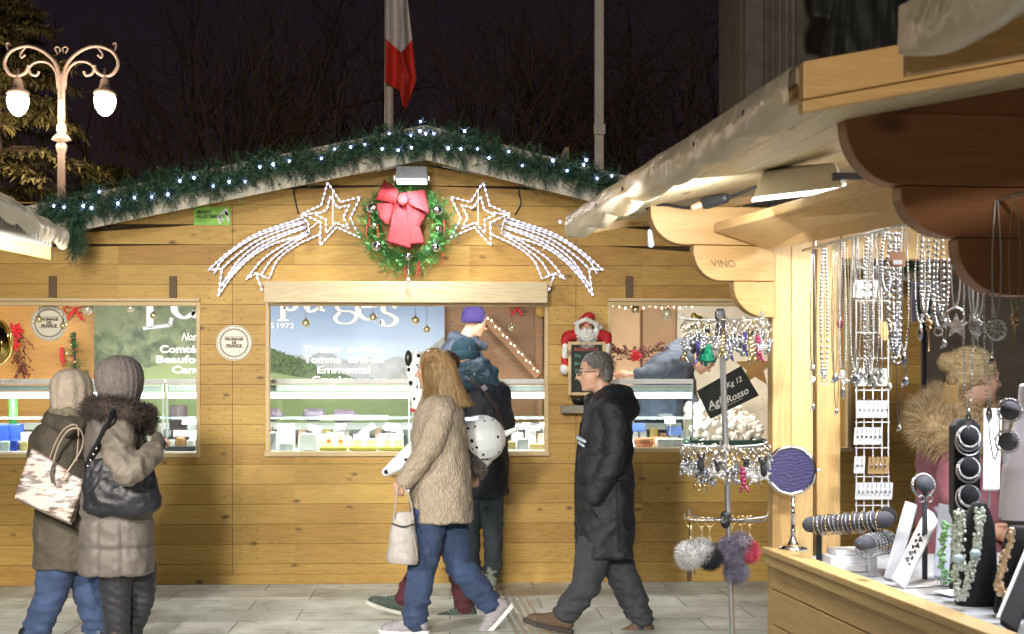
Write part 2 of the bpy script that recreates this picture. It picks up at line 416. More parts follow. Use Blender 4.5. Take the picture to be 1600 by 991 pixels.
for k in range(5):
    o = sd * (-.09 + k * .045); mb.hexa([g0 + o - sd * .012, g1 + o - sd * .012, g1 + o + sd * .012, g0 + o + sd * .012] + [p + V((0, 0, .006)) for p in (g0 + o - sd * .012, g1 + o - sd * .012, g1 + o + sd * .012, g0 + o + sd * .012)])
tag(mb.build('drain_channel', M('galvanised strip', (.55, .56, .55), .3, .6)), 'long galvanised drain grating set in the paving beside the walking man', 'drain')

# ================================================================ cheese chalet
def X(px, Y=YW): return P(px, 590, Y).x
def Z(px, py, Y=YW): return P(px, py, Y).z
RX = X(665); RZ = Z(665, 252)
def roofz(x): return RZ - (RX - x) * .185 if x < RX else RZ - (x - RX) * .232
XL = X(-200); XR = X(1436)
chalet = thing('market_chalet', 'long pine board market chalet with three serving windows and a low gabled roof', 'market stall', (RX, YW, 0))
W = [(X(-110), X(313), Z(313, 712), Z(313, 472)), (X(415), X(857), Z(636, 710), Z(636, 472)), (X(950), X(1330), Z(1080, 704), Z(1080, 472))]
seams = [X(-180 + 0), X(363), X(900)]
xs = sorted([XL, XR] + seams[1:] + [v for q in W for v in q[:2]])
xs = sorted(set(xs + [RX]))
mb = MB(); g = .0014
for i in range(len(xs) - 1):
    x0, x1 = xs[i], xs[i + 1]; xm = (x0 + x1) / 2
    win = next((q for q in W if q[0] < xm < q[1]), None)
    a0 = x0 + (g if any(abs(x0 - s) < 1e-4 for s in seams) else 0); a1 = x1 - (g if any(abs(x1 - s) < 1e-4 for s in seams) else 0)
    zt = max(roofz(x0), roofz(x1)); k = 0
    while k * .145 < zt:
        spans = [(k * .145 + g, (k + 1) * .145 - g)]; k += 1
        if win:
            ns = []
            for (p, q) in spans:
                if q <= win[2] or p >= win[3]: ns.append((p, q))
                else:
                    if p < win[2]: ns.append((p, win[2]))
                    if q > win[3]: ns.append((win[3], q))
            spans = ns
        for (p, q) in spans:
            t0, t1 = min(q, roofz(a0)), min(q, roofz(a1))
            if max(t0, t1) <= p + .003: continue
            t0 = max(t0, p + .001); t1 = max(t1, p + .001); off = random.uniform(0, .003)
            y0, y1 = YW + off, YW + .03
            mb.hexa([(a0, y0, p), (a1, y0, p), (a1, y1, p), (a0, y1, p), (a0, y0, t0), (a1, y0, t1), (a1, y1, t1), (a0, y1, t0)])
ORG_WALL = (0, YW, 0)
wall = mb.build('wall', PINE, chalet)
# object coordinates are relative to the chalet origin; backing behind the board joints
mb = MB()
for i in range(len(xs) - 1):
    x0, x1 = xs[i], xs[i + 1]; xm = (x0 + x1) / 2; win = next((q for q in W if q[0] < xm < q[1]), None)
    for (p, q0, q1) in ([(0, win[2] - .002, win[2] - .002), (win[3] + .002, roofz(x0), roofz(x1))] if win else [(0, roofz(x0), roofz(x1))]):
        mb.hexa([(x0, YW + .032, p), (x1, YW + .032, p), (x1, YW + .06, p), (x0, YW + .06, p), (x0, YW + .032, q0 - .01), (x1, YW + .032, q1 - .01), (x1, YW + .06, q1 - .01), (x0, YW + .06, q0 - .01)])
mb.build('wall_framing', M('dark joint timber', (.07, .035, .015), .8), chalet)
mb = MB(); rn = random.Random(4)
for xn in (X(350), X(376), X(326), X(402), X(870), X(888), X(912), X(938), X(1190)):
    for k in range(1, 19):
        for dz in (.04, .105):
            z_ = k * .145 + dz
            if z_ < roofz(xn) - .05 and rn.random() < .8: mb.lathe([(.0042, 0), (.003, .0012)], (xn + rn.uniform(-.004, .004), YW - .0005, z_ + rn.uniform(-.006, .006)), 6, V((0, -1, 0)))
tag(mb.build('nail_heads', M('dark nail heads', (.06, .035, .02), .6, .3), chalet), kind='stuff')
mb = MB().box((XL, YW - .02, 0), (X(1206), YW - .002, .07)); mb.build('skirting_board', PINE, chalet, bev=.004)
for k, q in enumerate(W):
    x0, x1, z0, z1 = q; t = .028; y0, y1 = YW - .014, YW + .07; mb = MB()
    mb.box((x0, y0, z0), (x0 + t, y1, z1)).box((x1 - t, y0, z0), (x1, y1, z1)).box((x0 + t, y0 + .003, z1 - t), (x1 - t, y1, z1)).box((x0 - .005, y0 - .03, z0 - .012), (x1 + .005, y1, z0 + t * .7))
    f = mb.build('window_frame', PINE_L, chalet, bev=.003)
    if k != 1:   # raised shutter edge and its hinge straps above the side windows
        mb = MB().box((x0, YW - .035, z1 + .002), (x1, YW - .002, z1 + .026)); mb.build('lintel', PINE_L, chalet, bev=.003)
for px in (83, 271, 983):
    mb = MB().box((X(px) - .027, YW - .02, Z(px, 470)), (X(px) + .027, YW - .003, Z(px, 432))); mb.build('hinge', M('worn zinc hinge', (.13, .085, .045), .6, .3), chalet, bev=.002)
# projecting board over the middle window
x0, x1 = X(412), X(860); zt = Z(636, 440, YW - .22); zb = Z(636, 473, YW - .22)
BOARD = wood('planed board', (.74, .62, .40), (.50, .34, .16), 'X', knots=True, knot_scale=.7)
MB().box((x0 + .03, YW - .22, zb), (x1 - .035, YW - .19, zt)).build('hatch_board', BOARD, chalet, bev=.004)
MB().box((x0, YW - .19, zt - .03), (x1, YW - .002, zt - .002)).build('hatch_shelf', PINE_L, chalet, bev=.003)
# roof, fascia
def rt(px, Y): return Z(px, (198 + (665 - px) * .205) if px < 665 else (198 + (px - 665) * .251), Y)
FY = YW - .33
def rz_top(x): return RT - (RX2 - x) * SL if x < RX2 else RT - (x - RX2) * SR
RX2 = X(665, FY); RT = Z(665, 199, FY); SL = (RT - Z(60, 322, FY)) / (RX2 - X(60, FY)); SR = (RT - Z(1000, 284, FY)) / (X(1000, FY) - RX2)
mb = MB(); XE = X(1430, FY); XLE = X(18, FY)
for a, b in ((XLE, RX2), (RX2, XE)):
    za, zb_ = rz_top(a), rz_top(b)
    mb.hexa([(a, FY, za - .045), (b, FY, zb_ - .045), (b, YW + 3, zb_ - .045), (a, YW + 3, za - .045), (a, FY, za), (b, FY, zb_), (b, YW + 3, zb_), (a, YW + 3, za)])
mb.build('roof', M('weathered roof felt', (.30, .26, .21), .8, bump=.3), chalet)
mb = MB()
for a, b in ((XLE, RX2), (RX2, XE)):
    za, zb_ = rz_top(a) + .012, rz_top(b) + .012
    mb.hexa([(a, FY - .03, za - .245), (b, FY - .03, zb_ - .245), (b, FY - .003, zb_ - .245), (a, FY - .003, za - .245), (a, FY - .03, za), (b, FY - .03, zb_), (b, FY - .003, zb_), (a, FY - .003, za)])
mb.build('fascia_board', M('cream painted fascia', (.78, .73, .60), .55, bump=.2), chalet, bev=.004)
mb = MB().box((XL, YW - .05, Z(0, 345)), (XLE - .01, YW + 3, Z(0, 330))); mb.build('side_roof', M('weathered roof felt', (.3, .3, .3)), chalet)
# interior
BY = YW + 2.3
MB().box((XL, YW + .07, .22), (XR, BY, .30)).build('inner_floor', M('grey inner floor', (.2, .19, .18), .7), chalet)
MB().box((XL, BY, 0), (X(696, BY), BY + .04, 2.72)).build('lining', PINE_IN, chalet)
MB().box((X(696, BY) + .002, BY, 0), (X(935, BY), BY + .04, 2.72)).build('lining', PINE_DK, chalet)
MB().box((X(935, BY) + .002, BY, 0), (XR, BY + .04, 2.72)).build('lining', wood('apricot inner boards', (.66, .42, .20), (.50, .28, .11), 'Z', knots=False), chalet)
MB().box((XL - .04, YW + .06, 0), (XL, BY + .04, 2.9)).build('end_wall', PINE, chalet)
MB().box((XR, YW, 0), (XR + .04, BY + .04, 2.9)).build('end_wall', PINE, chalet)
MB().box((X(884), YW + .07, .3), (X(884) + .03, BY, 3.2)).build('partition', PINE_DK, chalet)
by = BY - .1
MB().box((X(836, by), by, .3), (X(848, by), by + .06, 2.9)).build('inner_post', PINE_DK, chalet, bev=.004)
a, b = P(756, 494, by - .03), P(842, 588, by - .03); d = (b - a).normalized()
MB().obox((a + b) / 2, (b - a).length, .05, .085, ax=d).build('brace', PINE_DK, chalet, bev=.004)
# door-like panels in the right-hand room
MB().box((X(942, BY - .05), BY - .05, .3), (X(1000, BY - .05), BY - .01, Z(960, 482, BY))).build('inner_panel', M('apricot board', (.70, .47, .27), .6), chalet, bev=.004)
MB().box((X(1004, BY - .06), BY - .06, .3), (X(1054, BY - .06), BY - .01, Z(960, 484, BY))).build('inner_panel', M('brown laminate door', (.42, .25, .12), .5), chalet, bev=.004)
MB().box((X(1058, BY - .04), BY - .04, .3), (X(1330, BY - .04), BY - .01, Z(960, 440, BY))).build('inner_panel', M('whitewashed board', (.74, .68, .55), .6), chalet, bev=.004)

# ================================================================ jewellery stall on the right
st = thing('jewellery_stall', 'near pine stall at the right with scalloped brackets and plastic-wrapped eaves', 'market stall', SO)
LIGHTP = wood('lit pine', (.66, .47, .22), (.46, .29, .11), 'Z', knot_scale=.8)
MB().sbox(-.06, 0, 0, .07, 0, 2.06).build('post', PINE_V, st, bev=.005)
MB().sbox(-.07, -.012, .073, .155, 0, 2.05).build('post', LIGHTP, st, bev=.005)
MB().sbox(-.12, -.06, .185, .275, 0, 2.05).build('post', PINE_V, st, bev=.005)
mb = MB()
for k in range(7): mb.sbox(-.03, 2.4, -.002, .03, k * .125 + .002, k * .125 + .123)
mb.build('counter_front', PINE_CY, st, bev=.003)
MB().sbox(-.035, 2.4, -.03, .045, .872, .896).build('counter_edge', PINE_LY, st, bev=.005)
MB().sbox(-.035, 2.4, -.022, -.003, .835, .871).build('edge_trim', PINE_LY, st, bev=.003)
MB().sbox(-.05, 2.4, .046, 1.3, .84, .858).build('counter_top', M('grey flannel cloth', (.42, .43, .47), .9, bump=.4), st)
# far end: lintel over the opening and low boards below
MB().sbox(-.12, -.06, .28, 1.6, 1.93, 2.05).build('lintel', wood('lintel pine', (.62, .42, .18), (.40, .23, .08), 'X', knot_scale=.7), st, bev=.005)
MB().sbox(-.09, -.055, .28, 1.6, 0, .84).build('end_boards', PINE, st)
# roof
SLP = .2
def zu(b): return 2.06 + SLP * (b + .64)
A0, A1 = -.42, 2.17
mb = MB()
for k in range(14):      # sarking boards seen from below, running along the eave
    b0 = -.63 + k * .145; b1 = b0 + .142
    mb.hexa([S(A1, b0, zu(b0)), S(A1, b1, zu(b1)), S(A0, b1, zu(b1)), S(A0, b0, zu(b0)), S(A1, b0, zu(b0) + .02), S(A1, b1, zu(b1) + .02), S(A0, b1, zu(b1) + .02), S(A0, b0, zu(b0) + .02)])
mb.build('roof_boards', wood('bleached roof boards', (.66, .56, .36), (.42, .30, .14), 'Y', knot_scale=.8), st)
mb = MB(); b0, b1 = -.66, 1.4
mb.hexa([S(A1, b0, zu(b0) + .025), S(A1, b1, zu(b1) + .025), S(A0, b1, zu(b1) + .025), S(A0, b0, zu(b0) + .025), S(A1, b0, zu(b0) + .055), S(A1, b1, zu(b1) + .055), S(A0, b1, zu(b1) + .055), S(A0, b0, zu(b0) + .055)])
mb.build('roof', M('roof sheet', (.3, .25, .18), .7), st)
def plastic():
    m, t, b = base('milky plastic sheet'); N = t.nodes; L = t.links
    b.inputs['Base Color'].default_value = (.86, .76, .56, 1); b.inputs['Roughness'].default_value = .33
    b.inputs['Transmission Weight'].default_value = .0; b.inputs['Alpha'].default_value = 1
    tcc = N.new('ShaderNodeTexCoord'); nn_ = N.new('ShaderNodeTexNoise'); nn_.inputs['Scale'].default_value = 9; nn_.inputs['Detail'].default_value = 5; nn_.inputs['Distortion'].default_value = 1.5; L.new(tcc.outputs['Object'], nn_.inputs['Vector']); bb_ = N.new('ShaderNodeBump'); bb_.inputs['Strength'].default_value = .5; bb_.inputs['Distance'].default_value = .02; L.new(nn_.outputs['Fac'], bb_.inputs['Height']); L.new(bb_.outputs[0], b.inputs['Normal'])
    tl = N.new('ShaderNodeBsdfTranslucent'); tl.inputs[0].default_value = (.8, .72, .58, 1)
    mx = N.new('ShaderNodeMixShader'); mx.inputs[0].default_value = .3
    L.new(b.outputs[0], mx.inputs[1]); L.new(tl.outputs[0], mx.inputs[2]); L.new(mx.outputs[0], N['Material Output'].inputs[0])
    return m
PLAS = plastic()
def eave_sheet(fn_a0, fn_a1, bo, parent, h=.095, seed=0, tacks=7):
    """plastic sheet wrapped round the eave edge and tacked: bulges between tacks"""
    def f(u, v):
        a = fn_a0 + (fn_a1 - fn_a0) * u
        t = u * tacks; sc = abs(math.sin(PI * t)); nz = (noise.noise(V((a * 4, v * 1.5, seed))) * .014 - .012 * max(0, 1 - abs(t - round(t)) * 7) * (1 - abs(2 * v - 1)) + .006 * noise.noise(V((a * 14, v * 5, seed))))
        drop = h * (.86 + .2 * sc + .10 * noise.noise(V((a * 5, 4, seed))))
        if v < .2: w = v / .2; return S(a, bo + .10 * (1 - w), zu(bo + .10 * (1 - w)) + .062 + nz * .3)
        if v < .75:
            w = (v - .2) / .55; return S(a, bo - .010 * math.sin(PI * w) * (.3 + sc) - .004 + nz * .45, zu(bo) + .06 - drop * w)
        w = (v - .75) / .25; return S(a, bo + .055 * w + nz * (1 - w), zu(bo) + .06 - drop + .012 * w - .01 * math.sin(PI * w) * sc)
    return MB().grid(f, 150, 18).build('plastic_sheet', PLAS, parent, smooth=True)
MB().sbox(A0, A1, -.655, -.632, zu(-.64) - .004, zu(-.64) + .05).build('eave_board', PINE_LY, st)
eave_sheet(A0, A1, -.665, st)
for k in range(6): 
    a = A0 + (A1 - A0) * (k + .5) / 6.2
    MB().lathe([(.007, 0), (.007, .003), (.0, .004)], S(a, -.677, zu(-.66) + .02), 8, -RR).build('tack', DARK, st)
# near-end barge board, with a moulding below
def barge(a, bl, br, zo, h, th, name, mat, parent):
    MB().hexa([S(a, bl, zu(bl) + zo - h), S(a, br, zu(br) + zo - h), S(a - th, br, zu(br) + zo - h), S(a - th, bl, zu(bl) + zo - h),
               S(a, bl, zu(bl) + zo), S(a, br, zu(br) + zo), S(a - th, br, zu(br) + zo), S(a - th, bl, zu(bl) + zo)]).build(name, mat, parent, bev=.004)
BARGE = wood('barge pine', (.66, .42, .16), (.46, .26, .09), 'X', knot_scale=.8)
barge(A1 + .03, -.655, 1.4, .062, .075, .026, 'barge_board', BARGE, st)
barge(A1 + .026, -.655, 1.4, -.0145, .024, .03, 'barge_moulding', BARGE, st)
barge(A0, -.655, 1.4, .062, .09, .026, 'barge_board', BARGE, st)
# scalloped bracket courses, far and near end
def course(a, th, btip, bend, z0, z1, rad, mat, parent, name='bracket'):
    pts = [S(a, bend, z0), S(a, bend, z1), S(a, btip, z1)]
    pts += [S(a, btip + rad * (1 - math.cos(t)), z1 - (z1 - z0) * .12 - (z1 - z0) * .88 * math.sin(t)) for t in [PI / 2 * k / 9 for k in range(10)]]
    return MB().prism(pts, -U * -th if False else U * th).build(name, mat, parent, bev=.003)
FARB = wood('honey pine bracket', (.50, .29, .095), (.34, .18, .05), 'X', knot_scale=.7)
course(.03, .06, -.45, .0, 1.966, 2.10, .12, FARB, st); b2 = course(.028, .056, -.295, .0, 1.84, 1.964, .10, FARB, st); course(.03, .06, -.15, .0, 1.712, 1.838, .12, FARB, st)
text('VINO', 'chalk_writing', M('faint pencil', (.20, .12, .06), .9), b2, S(.034, -.185, 1.888), .036, right=RR, ext=.0006, shear=-.3)
for (bt, z0, z1) in ((-.34, 1.966, 2.14), (-.20, 1.842, 1.964), (-.055, 1.70, 1.84)):
    course(1.60, .06, bt, 1.3, z0, z1, .135, BROWN, st)
MB().hexa([S(1.585, -.30, 2.142), S(1.585, 1.3, 2.142), S(1.56, 1.3, 2.142), S(1.56, -.30, 2.142), S(1.585, -.30, 2.143), S(1.585, 1.3, zu(1.3)), S(1.56, 1.3, zu(1.3)), S(1.56, -.30, 2.144)]).build('gable_board', BROWN, st)
# folded-up flap board under the roof
c4 = [PD(1116, 362, 4.95), PD(1202, 391, 4.97), PD(1424, 349, 3.62), PD(1406, 283, 3.58)]
MB().hexa([*c4, *[p + V((0, 0, .03)) for p in c4]]).build('flap', wood('flap pine', (.60, .38, .17), (.44, .25, .09), 'Y', knot_scale=.5), st, bev=.004)
MB().tube([S(.18, .05, 1.935), S(2.0, .05, 1.935)], .006).build('hanging_rail', METAL, st)
for a in (.3, 1.2): MB().tube([S(a, .05, 1.935), S(a, .05, 2.19)], .004).build('rail_hanger', METAL, st)

# next stall of the same row, nearer to the camera
st2 = thing('market_stall', 'roof corner of the nearest stall at the upper right, its eave wrapped in plastic', 'market stall', S(3.0, 0, 0))
B0, B1 = 2.62, 3.6
mb = MB(); b0, b1 = -.62, 1.2
mb.hexa([S(B1, b0, zu(b0)), S(B1, b1, zu(b1)), S(B0, b1, zu(b1)), S(B0, b0, zu(b0)), S(B1, b0, zu(b0) + .05), S(B1, b1, zu(b1) + .05), S(B0, b1, zu(b1) + .05), S(B0, b0, zu(b0) + .05)])
mb.build('roof', wood('near roof boards', (.66, .50, .24), (.45, .30, .12), 'Y'), st2)
eave_sheet(B0, B1, -.63, st2, h=.10, seed=5, tacks=2.4)
barge(B0, -.62, 1.2, .06, .12, .026, 'barge_board', BARGE, st2)
MB().sbox(B0 + .1, B0 + .17, 0, .09, 0, zu(0) - .01).build('post', PINE_V, st2, bev=.004)

# stall on the left: only the tip of its eave shows
E0 = PD(105, 356, 5.8); E0z = E0.z
SO2 = V((E0.x, E0.y, 0)); LL = -RR
lst = thing('market_stall', 'left stall eave corner in milky plastic, below the street lamp', 'market stall', SO2 + LL * .9)
def T2(a, b, z): return SO2 - U * a + LL * b + V((0, 0, z))
def zl(b): return E0z - .02 + .2 * b
mb = MB(); a0, a1, b0, b1 = 0, 2.6, .02, 1.6
mb.hexa([T2(a1, b1, zl(b1) - .03), T2(a1, b0, zl(b0) - .03), T2(a0, b0, zl(b0) - .03), T2(a0, b1, zl(b1) - .03), T2(a1, b1, zl(b1)), T2(a1, b0, zl(b0)), T2(a0, b0, zl(b0)), T2(a0, b1, zl(b1))])
mb.build('roof', wood('left roof boards', (.5, .4, .25), (.3, .2, .1), 'Y'), lst)
def f(u, v):
    a = 2.6 * u; nz = noise.noise(V((a * 6, v * 2, 9))) * .012; sc = abs(math.sin(PI * a * 3.2))
    if v < .3: w = v / .3; return T2(a, .14 * (1 - w), zl(.14 * (1 - w)) + .012 + nz * .3)
    w = (v - .3) / .7; return T2(a, -.012 * math.sin(PI * w) + nz, zl(0) + .012 - .075 * w * (1 + .25 * sc))
MB().grid(f, 110, 12).build('plastic_sheet', PLAS, lst, smooth=True)
mb = MB()
for k in range(34): mb.hexa([T2(.05 + k * .07 + .02, .05, zl(.05) - .075), T2(.05 + k * .07 + .02, .40, zl(.40) - .075), T2(.05 + k * .07, .40, zl(.4) - .075), T2(.05 + k * .07, .05, zl(.05) - .075)] + [T2(.05 + k * .07 + .02, .05, zl(.05) - .032), T2(.05 + k * .07 + .02, .40, zl(.40) - .032), T2(.05 + k * .07, .40, zl(.4) - .032), T2(.05 + k * .07, .05, zl(.05) - .032)])
mb.build('roof_ribs', M('grey corrugated sheet', (.38, .37, .36), .5), lst)
mb = MB(); mb.hexa([T2(.02, 1.6, zl(1.6) - .125), T2(.02, .06, zl(.06) - .125), T2(-.02, .06, zl(.06) - .125), T2(-.02, 1.6, zl(1.6) - .125), T2(.02, 1.6, zl(1.6) - .03), T2(.02, .06, zl(.06) - .06), T2(-.02, .06, zl(.06) - .06), T2(-.02, 1.6, zl(1.6) - .03)])
mb.build('barge_board', wood('yellow pine barge', (.70, .50, .17), (.5, .32, .1), 'X'), lst, bev=.003)
MB().box(T2(1, 1.0, 0), T2(.9, 1.1, 2.1)).build('post', PINE_V, lst)

# ================================================================ background
# monument with fluted pilaster at upper right
MY = 24.
def xy(px, Y): return P(px, 590, Y).x
def zz(py, Y, px=1300): return P(px, py, Y).z
mon = thing('stone_monument', 'tall grey stone monument with a fluted pilaster, behind the jewellery stall roof', 'monument', (xy(1300, MY), MY, 0))
STONE = M('grey ashlar', (.44, .40, .33), .85, var=.3, vs=3, bump=.7, bs=14)
MB().box((xy(1158, MY), MY, 0), (xy(1700, MY), MY + 2, 10)).build('wall', STONE, mon)
mb = MB().box((xy(1159, MY), MY - .35, 0), (xy(1186, MY), MY - .003, 10)).box((xy(1240, MY), MY - .22, 0), (xy(1252, MY), MY - .003, 10))
mb.build('pier', STONE, mon, bev=.01)
mb = MB()
mb.box((xy(1187, MY), MY - .25, 0), (xy(1239, MY), MY - .004, 10))
for k in range(5):
    x = xy(1192 + k * 10.5, MY); mb.tube([(x, MY - .27, 0), (x, MY - .27, 10)], .045, 10)
mb.build('pilaster', STONE, mon)
mb = MB()
for r in range(4, 12):
    for c in range(5):
        x0 = xy(1254, MY) + c * .9 + (r % 2) * .4; mb.box((x0 + .012, MY - .03, r * .75 + .012), (x0 + .88, MY - .004, (r + 1) * .75 - .012))
mb.build('ashlar_facing', STONE, mon, bev=.008)
# bronze statue: lower part of a draped figure
SY = 21.5
def sq(px, py, dd=0): return P(px, py, SY + dd)
stt = thing('bronze_statue', 'dark bronze statue in flowing drapery standing in front of the stone monument', 'statue', (xy(1350, SY), SY, 0))
BRZ = M('aged bronze', (.085, .09, .075), .5, .3, var=.4, vs=4, bump=.3, bs=20)
mb = MB()
mb.loft([(sq(1350, 175), .75, .45), (sq(1352, 120), .72, .45), (sq(1360, 60), .70, .42), (sq(1365, 10), .62, .4), (sq(1360, -60), .55, .38), (sq(1350, -130), .62, .35), (sq(1350, -190), .45, .3), (sq(1350, -215), .14, .14)])
mb.cap(sq(1350, -215), sq(1350, -250), .16, .2)
mb.chain([sq(1310, -165), sq(1275, -70), sq(1290, 5), sq(1300, 25)], [.17, .13, .10, .09])
mb.chain([sq(1400, -165), sq(1435, -80), sq(1410, -10)], [.17, .13, .10])
mb.prism([sq(1268, 0, -.1), sq(1270, 28, -.1), sq(1298, 30, -.1), sq(1330, 60, -.1), sq(1330, -30, -.1), sq(1285, -40, -.1)], (0, .25, 0))
mb.prism([sq(1330, 20, -.1), sq(1285, 100, -.1), sq(1275, 130, -.1), sq(1360, 130, -.1), sq(1400, 20, -.1)], (0, .3, 0))
for k in range(9): mb.cap(sq(1290 + k * 14, 140, -.38), sq(1318 + k * 9, -60, -.36), .09, .05)
blob(mb, 'figure', BRZ, stt, .035, 3, lambda p, n: .05 * noise.noise(V((p.x * 5, p.y * 2, p.z * 1.3))))
MB().box((xy(1270, SY), SY - .7, 0), (xy(1420, SY), SY + .7, zz(132, SY))).build('plinth', STONE, stt, bev=.03)

# double-armed street lamp
LY = 22.
def lq(px, py, dd=0): return P(px, py, LY + dd)
sl = thing('street_lamp', 'ornate double-armed street lamp with scrolled arms and two glowing white globes', 'street lamp', (xy(96, LY), LY, 0))
zb_ = zz(300, LY, 96)
c0 = V((xy(96, LY), LY, 0)); hz = lambda py: lq(96, py).z
prof = [(.2, 0), (.2, .5), (.11, .9), (.07, 1.2), (.058, hz(240)), (.075, hz(235)), (.085, hz(228)), (.055, hz(222)), (.15, hz(219)), (.13, hz(215)), (.06, hz(208)), (.082, hz(203)), (.07, hz(196)), (.042, hz(190)), (.040, hz(162)), (.055, hz(160)), (.055, hz(156)), (.034, hz(153)), (.036, hz(118)), (.024, hz(110))]
MB().lathe(prof, c0, 20).build('post', IRON, sl, smooth=True)
for sgn in (-1, 1):
    mp = lambda x, y: lq(96 + sgn * (x - 96), y)
    arm = MB().tube(crv([mp(99, 190), mp(99, 130), mp(105, 100), mp(125, 80), mp(150, 72), mp(175, 80), mp(185, 98), mp(178, 114), mp(165, 119), mp(152, 113), mp(147, 103)], 6), .03, 8).build('arm', IRON, sl, smooth=True)
    MB().tube(crv([mp(101, 140), mp(105, 112), mp(118, 98), mp(135, 97), mp(146, 105), mp(144, 115), mp(135, 118), mp(131, 112)], 6), .022, 8).build('scroll', IRON, sl, smooth=True)
    MB().tube(crv([mp(98, 118), mp(90, 90), mp(83, 76), mp(88, 72)] if 0 else [mp(102, 84), mp(106, 76), mp(102, 73), mp(98, 76), mp(99, 82)], 5), .015, 8).build('scroll', IRON, sl, smooth=True)
    MB().tube(crv([mp(152, 73), mp(160, 84), mp(158, 90), mp(153, 86)], 5), .018, 8).build('scroll', IRON, sl, smooth=True)
    MB().tube(crv([mp(178, 83), mp(182, 70), mp(179, 67), mp(176, 71)], 5), .015, 8).build('scroll', IRON, sl, smooth=True)
    gc = mp(164, 163); 
    MB().lathe([(.02, .55), (.03, .42), (.07, .36), (.09, .24), (.16, .20), (.175, .16), (.17, .14)], gc, 18).build('lamp_cap', IRON, sl, smooth=True)
    MB().lathe([(.14, .145), (.165, .10), (.168, .03), (.145, -.06), (.10, -.135), (.05, -.175), (.015, -.185), (0.001, -.187)], gc, 20).build('lamp_globe', M('glowing opal globe', (.9, .85, .8), .3, emit=(1, .80, .66), es=4.5), sl, smooth=True)
    lamp('light_street_lamp', 'POINT', gc + V((0, -.45, -.25)), None, 150, (1, .72, .5), .2)

# flagpoles and flag
FP = 14.5
fp = thing('flagpole', 'slim white flagpole carrying a white and red flag behind the chalet roof ridge', 'flagpole', (xy(608, FP), FP, 0))
POLE = M('white painted pole', (.70, .62, .56), .4)
MB().lathe([(.055, 0), (.05, 2), (.042, 7), (.04, 8.2), (.06, 8.22), (.06, 8.3), (.001, 8.36)], (xy(608, FP), FP, 0), 16).build('pole', POLE, fp, smooth=True)
fq = lambda px, py, dd=0: P(px, py, FP - .12 + dd)
def flagf(u, v):     # hanging, gathered flag: white cloth above, red cloth below
    def L_(pts, u):
        for (a, b), (c, d) in zip(pts, pts[1:]):
            if u <= c: return b + (d - b) * (u - a) / (c - a)
        return pts[-1][1]
    mid = L_([(0, 60), (.55, 82), (1, 62)], u); bot = L_([(0, 128), (.5, 143), (.58, 166), (.72, 169), (1, 126)], u)
    y = -190 + (mid + 190) * v * 2 if v < .5 else mid + (bot - mid) * (v - .5) * 2
    wdt = L_([(-190, 16), (0, 35), (62, 42), (125, 49), (170, 49)], y); x = 602 + u * wdt - .6 * max(0, y - 60) / 60 + (3 * math.sin(y * .03) * u * (1 - u))
    fold = .05 * math.sin(u * 11 + y * .012) + .07 * max(0, 1 - abs(u - .55 - (y - 82) * .006) * 7) * (1 if 75 < y < 125 else 0)
    return fq(x, y, -fold + .02 * noise.noise(V((u * 5, y * .03, 2))))
fo = MB().grid(flagf, 40, 100)
flag = fo.build('flag', [M('white flag cloth', (.80, .74, .72), .8), M('red flag cloth', (.80, .05, .03), .7)], smooth=True, solid=.003)
for p in flag.data.polygons:
    if p.index // 40 >= 50: p.material_index = 1
tag(flag, 'white and red flag hanging limp from the flagpole above the chalet', 'flag')
fp2 = thing('flagpole', 'bare pale square flagpole with a small junction box, right of the wreath', 'flagpole', (xy(936, FP), FP, 0))
MB().box((xy(929, FP), FP - .045, 0), (xy(943, FP), FP + .045, 8.5)).build('pole', POLE, fp2, bev=.008)
q = P(936, 212, FP).z
MB().box((xy(927, FP), FP - .07, q), (xy(945, FP), FP - .047, q + .11)).build('junction_box', POLE, fp2, bev=.006)

# trees
def tree(root, H, name, label, seed, mat, spread=.5, depth=5, r0=.16, lean=0., n0=3, grp=None):
    random.seed(seed); mb = MB(); th = thing(name, label, 'tree', root, grp); tk = MB()
    root = V(root); top = root + V((lean, 0, H * .32)); tk.tube(crv([root, root + V((lean * .3, 0, H * .15)), top], 5), [r0 * (1.3 - .5 * k / 10) for k in range(11)], 8)
    def br(p, d, L, r, lv):
        n = 5; pts = [p]; dd = d.copy()
        for k in range(n):
            dd = (dd + rv(.22) + V((0, 0, .06))).normalized(); pts.append(pts[-1] + dd * L / n)
        mb.tube(pts, [r * (1 - .55 * k / n) for k in range(n + 1)], 4 if lv > 1 else 6)
        if lv >= depth: return
        for k in range(3 if lv < 3 else 2 + (lv < 4)):
            t = random.uniform(.35, 1.); q = pts[max(1, int(t * n))]; x, y = orth(dd); a = random.uniform(0, 2 * PI)
            br(q, (dd + (x * math.cos(a) + y * math.sin(a)) * random.uniform(.5, 1.1) * spread * 1.6).normalized(), L * random.uniform(.6, .8), r * .5, lv + 1)
        br(pts[-1], dd, L * .75, r * .48, lv + 1)
    for k in range(n0):
        a = 2 * PI * k / n0 + random.random(); br(top - V((0, 0, H * .04 * k)), V((math.cos(a) * spread, math.sin(a) * spread, 1)).normalized(), H * .26, r0 * .62, 1)
    tk.build('trunk', mat, th, smooth=True); mb.build('crown', mat, th)
    return th
BARK = M('dim bark', (.12, .085, .065), .9, var=.3, vs=2)
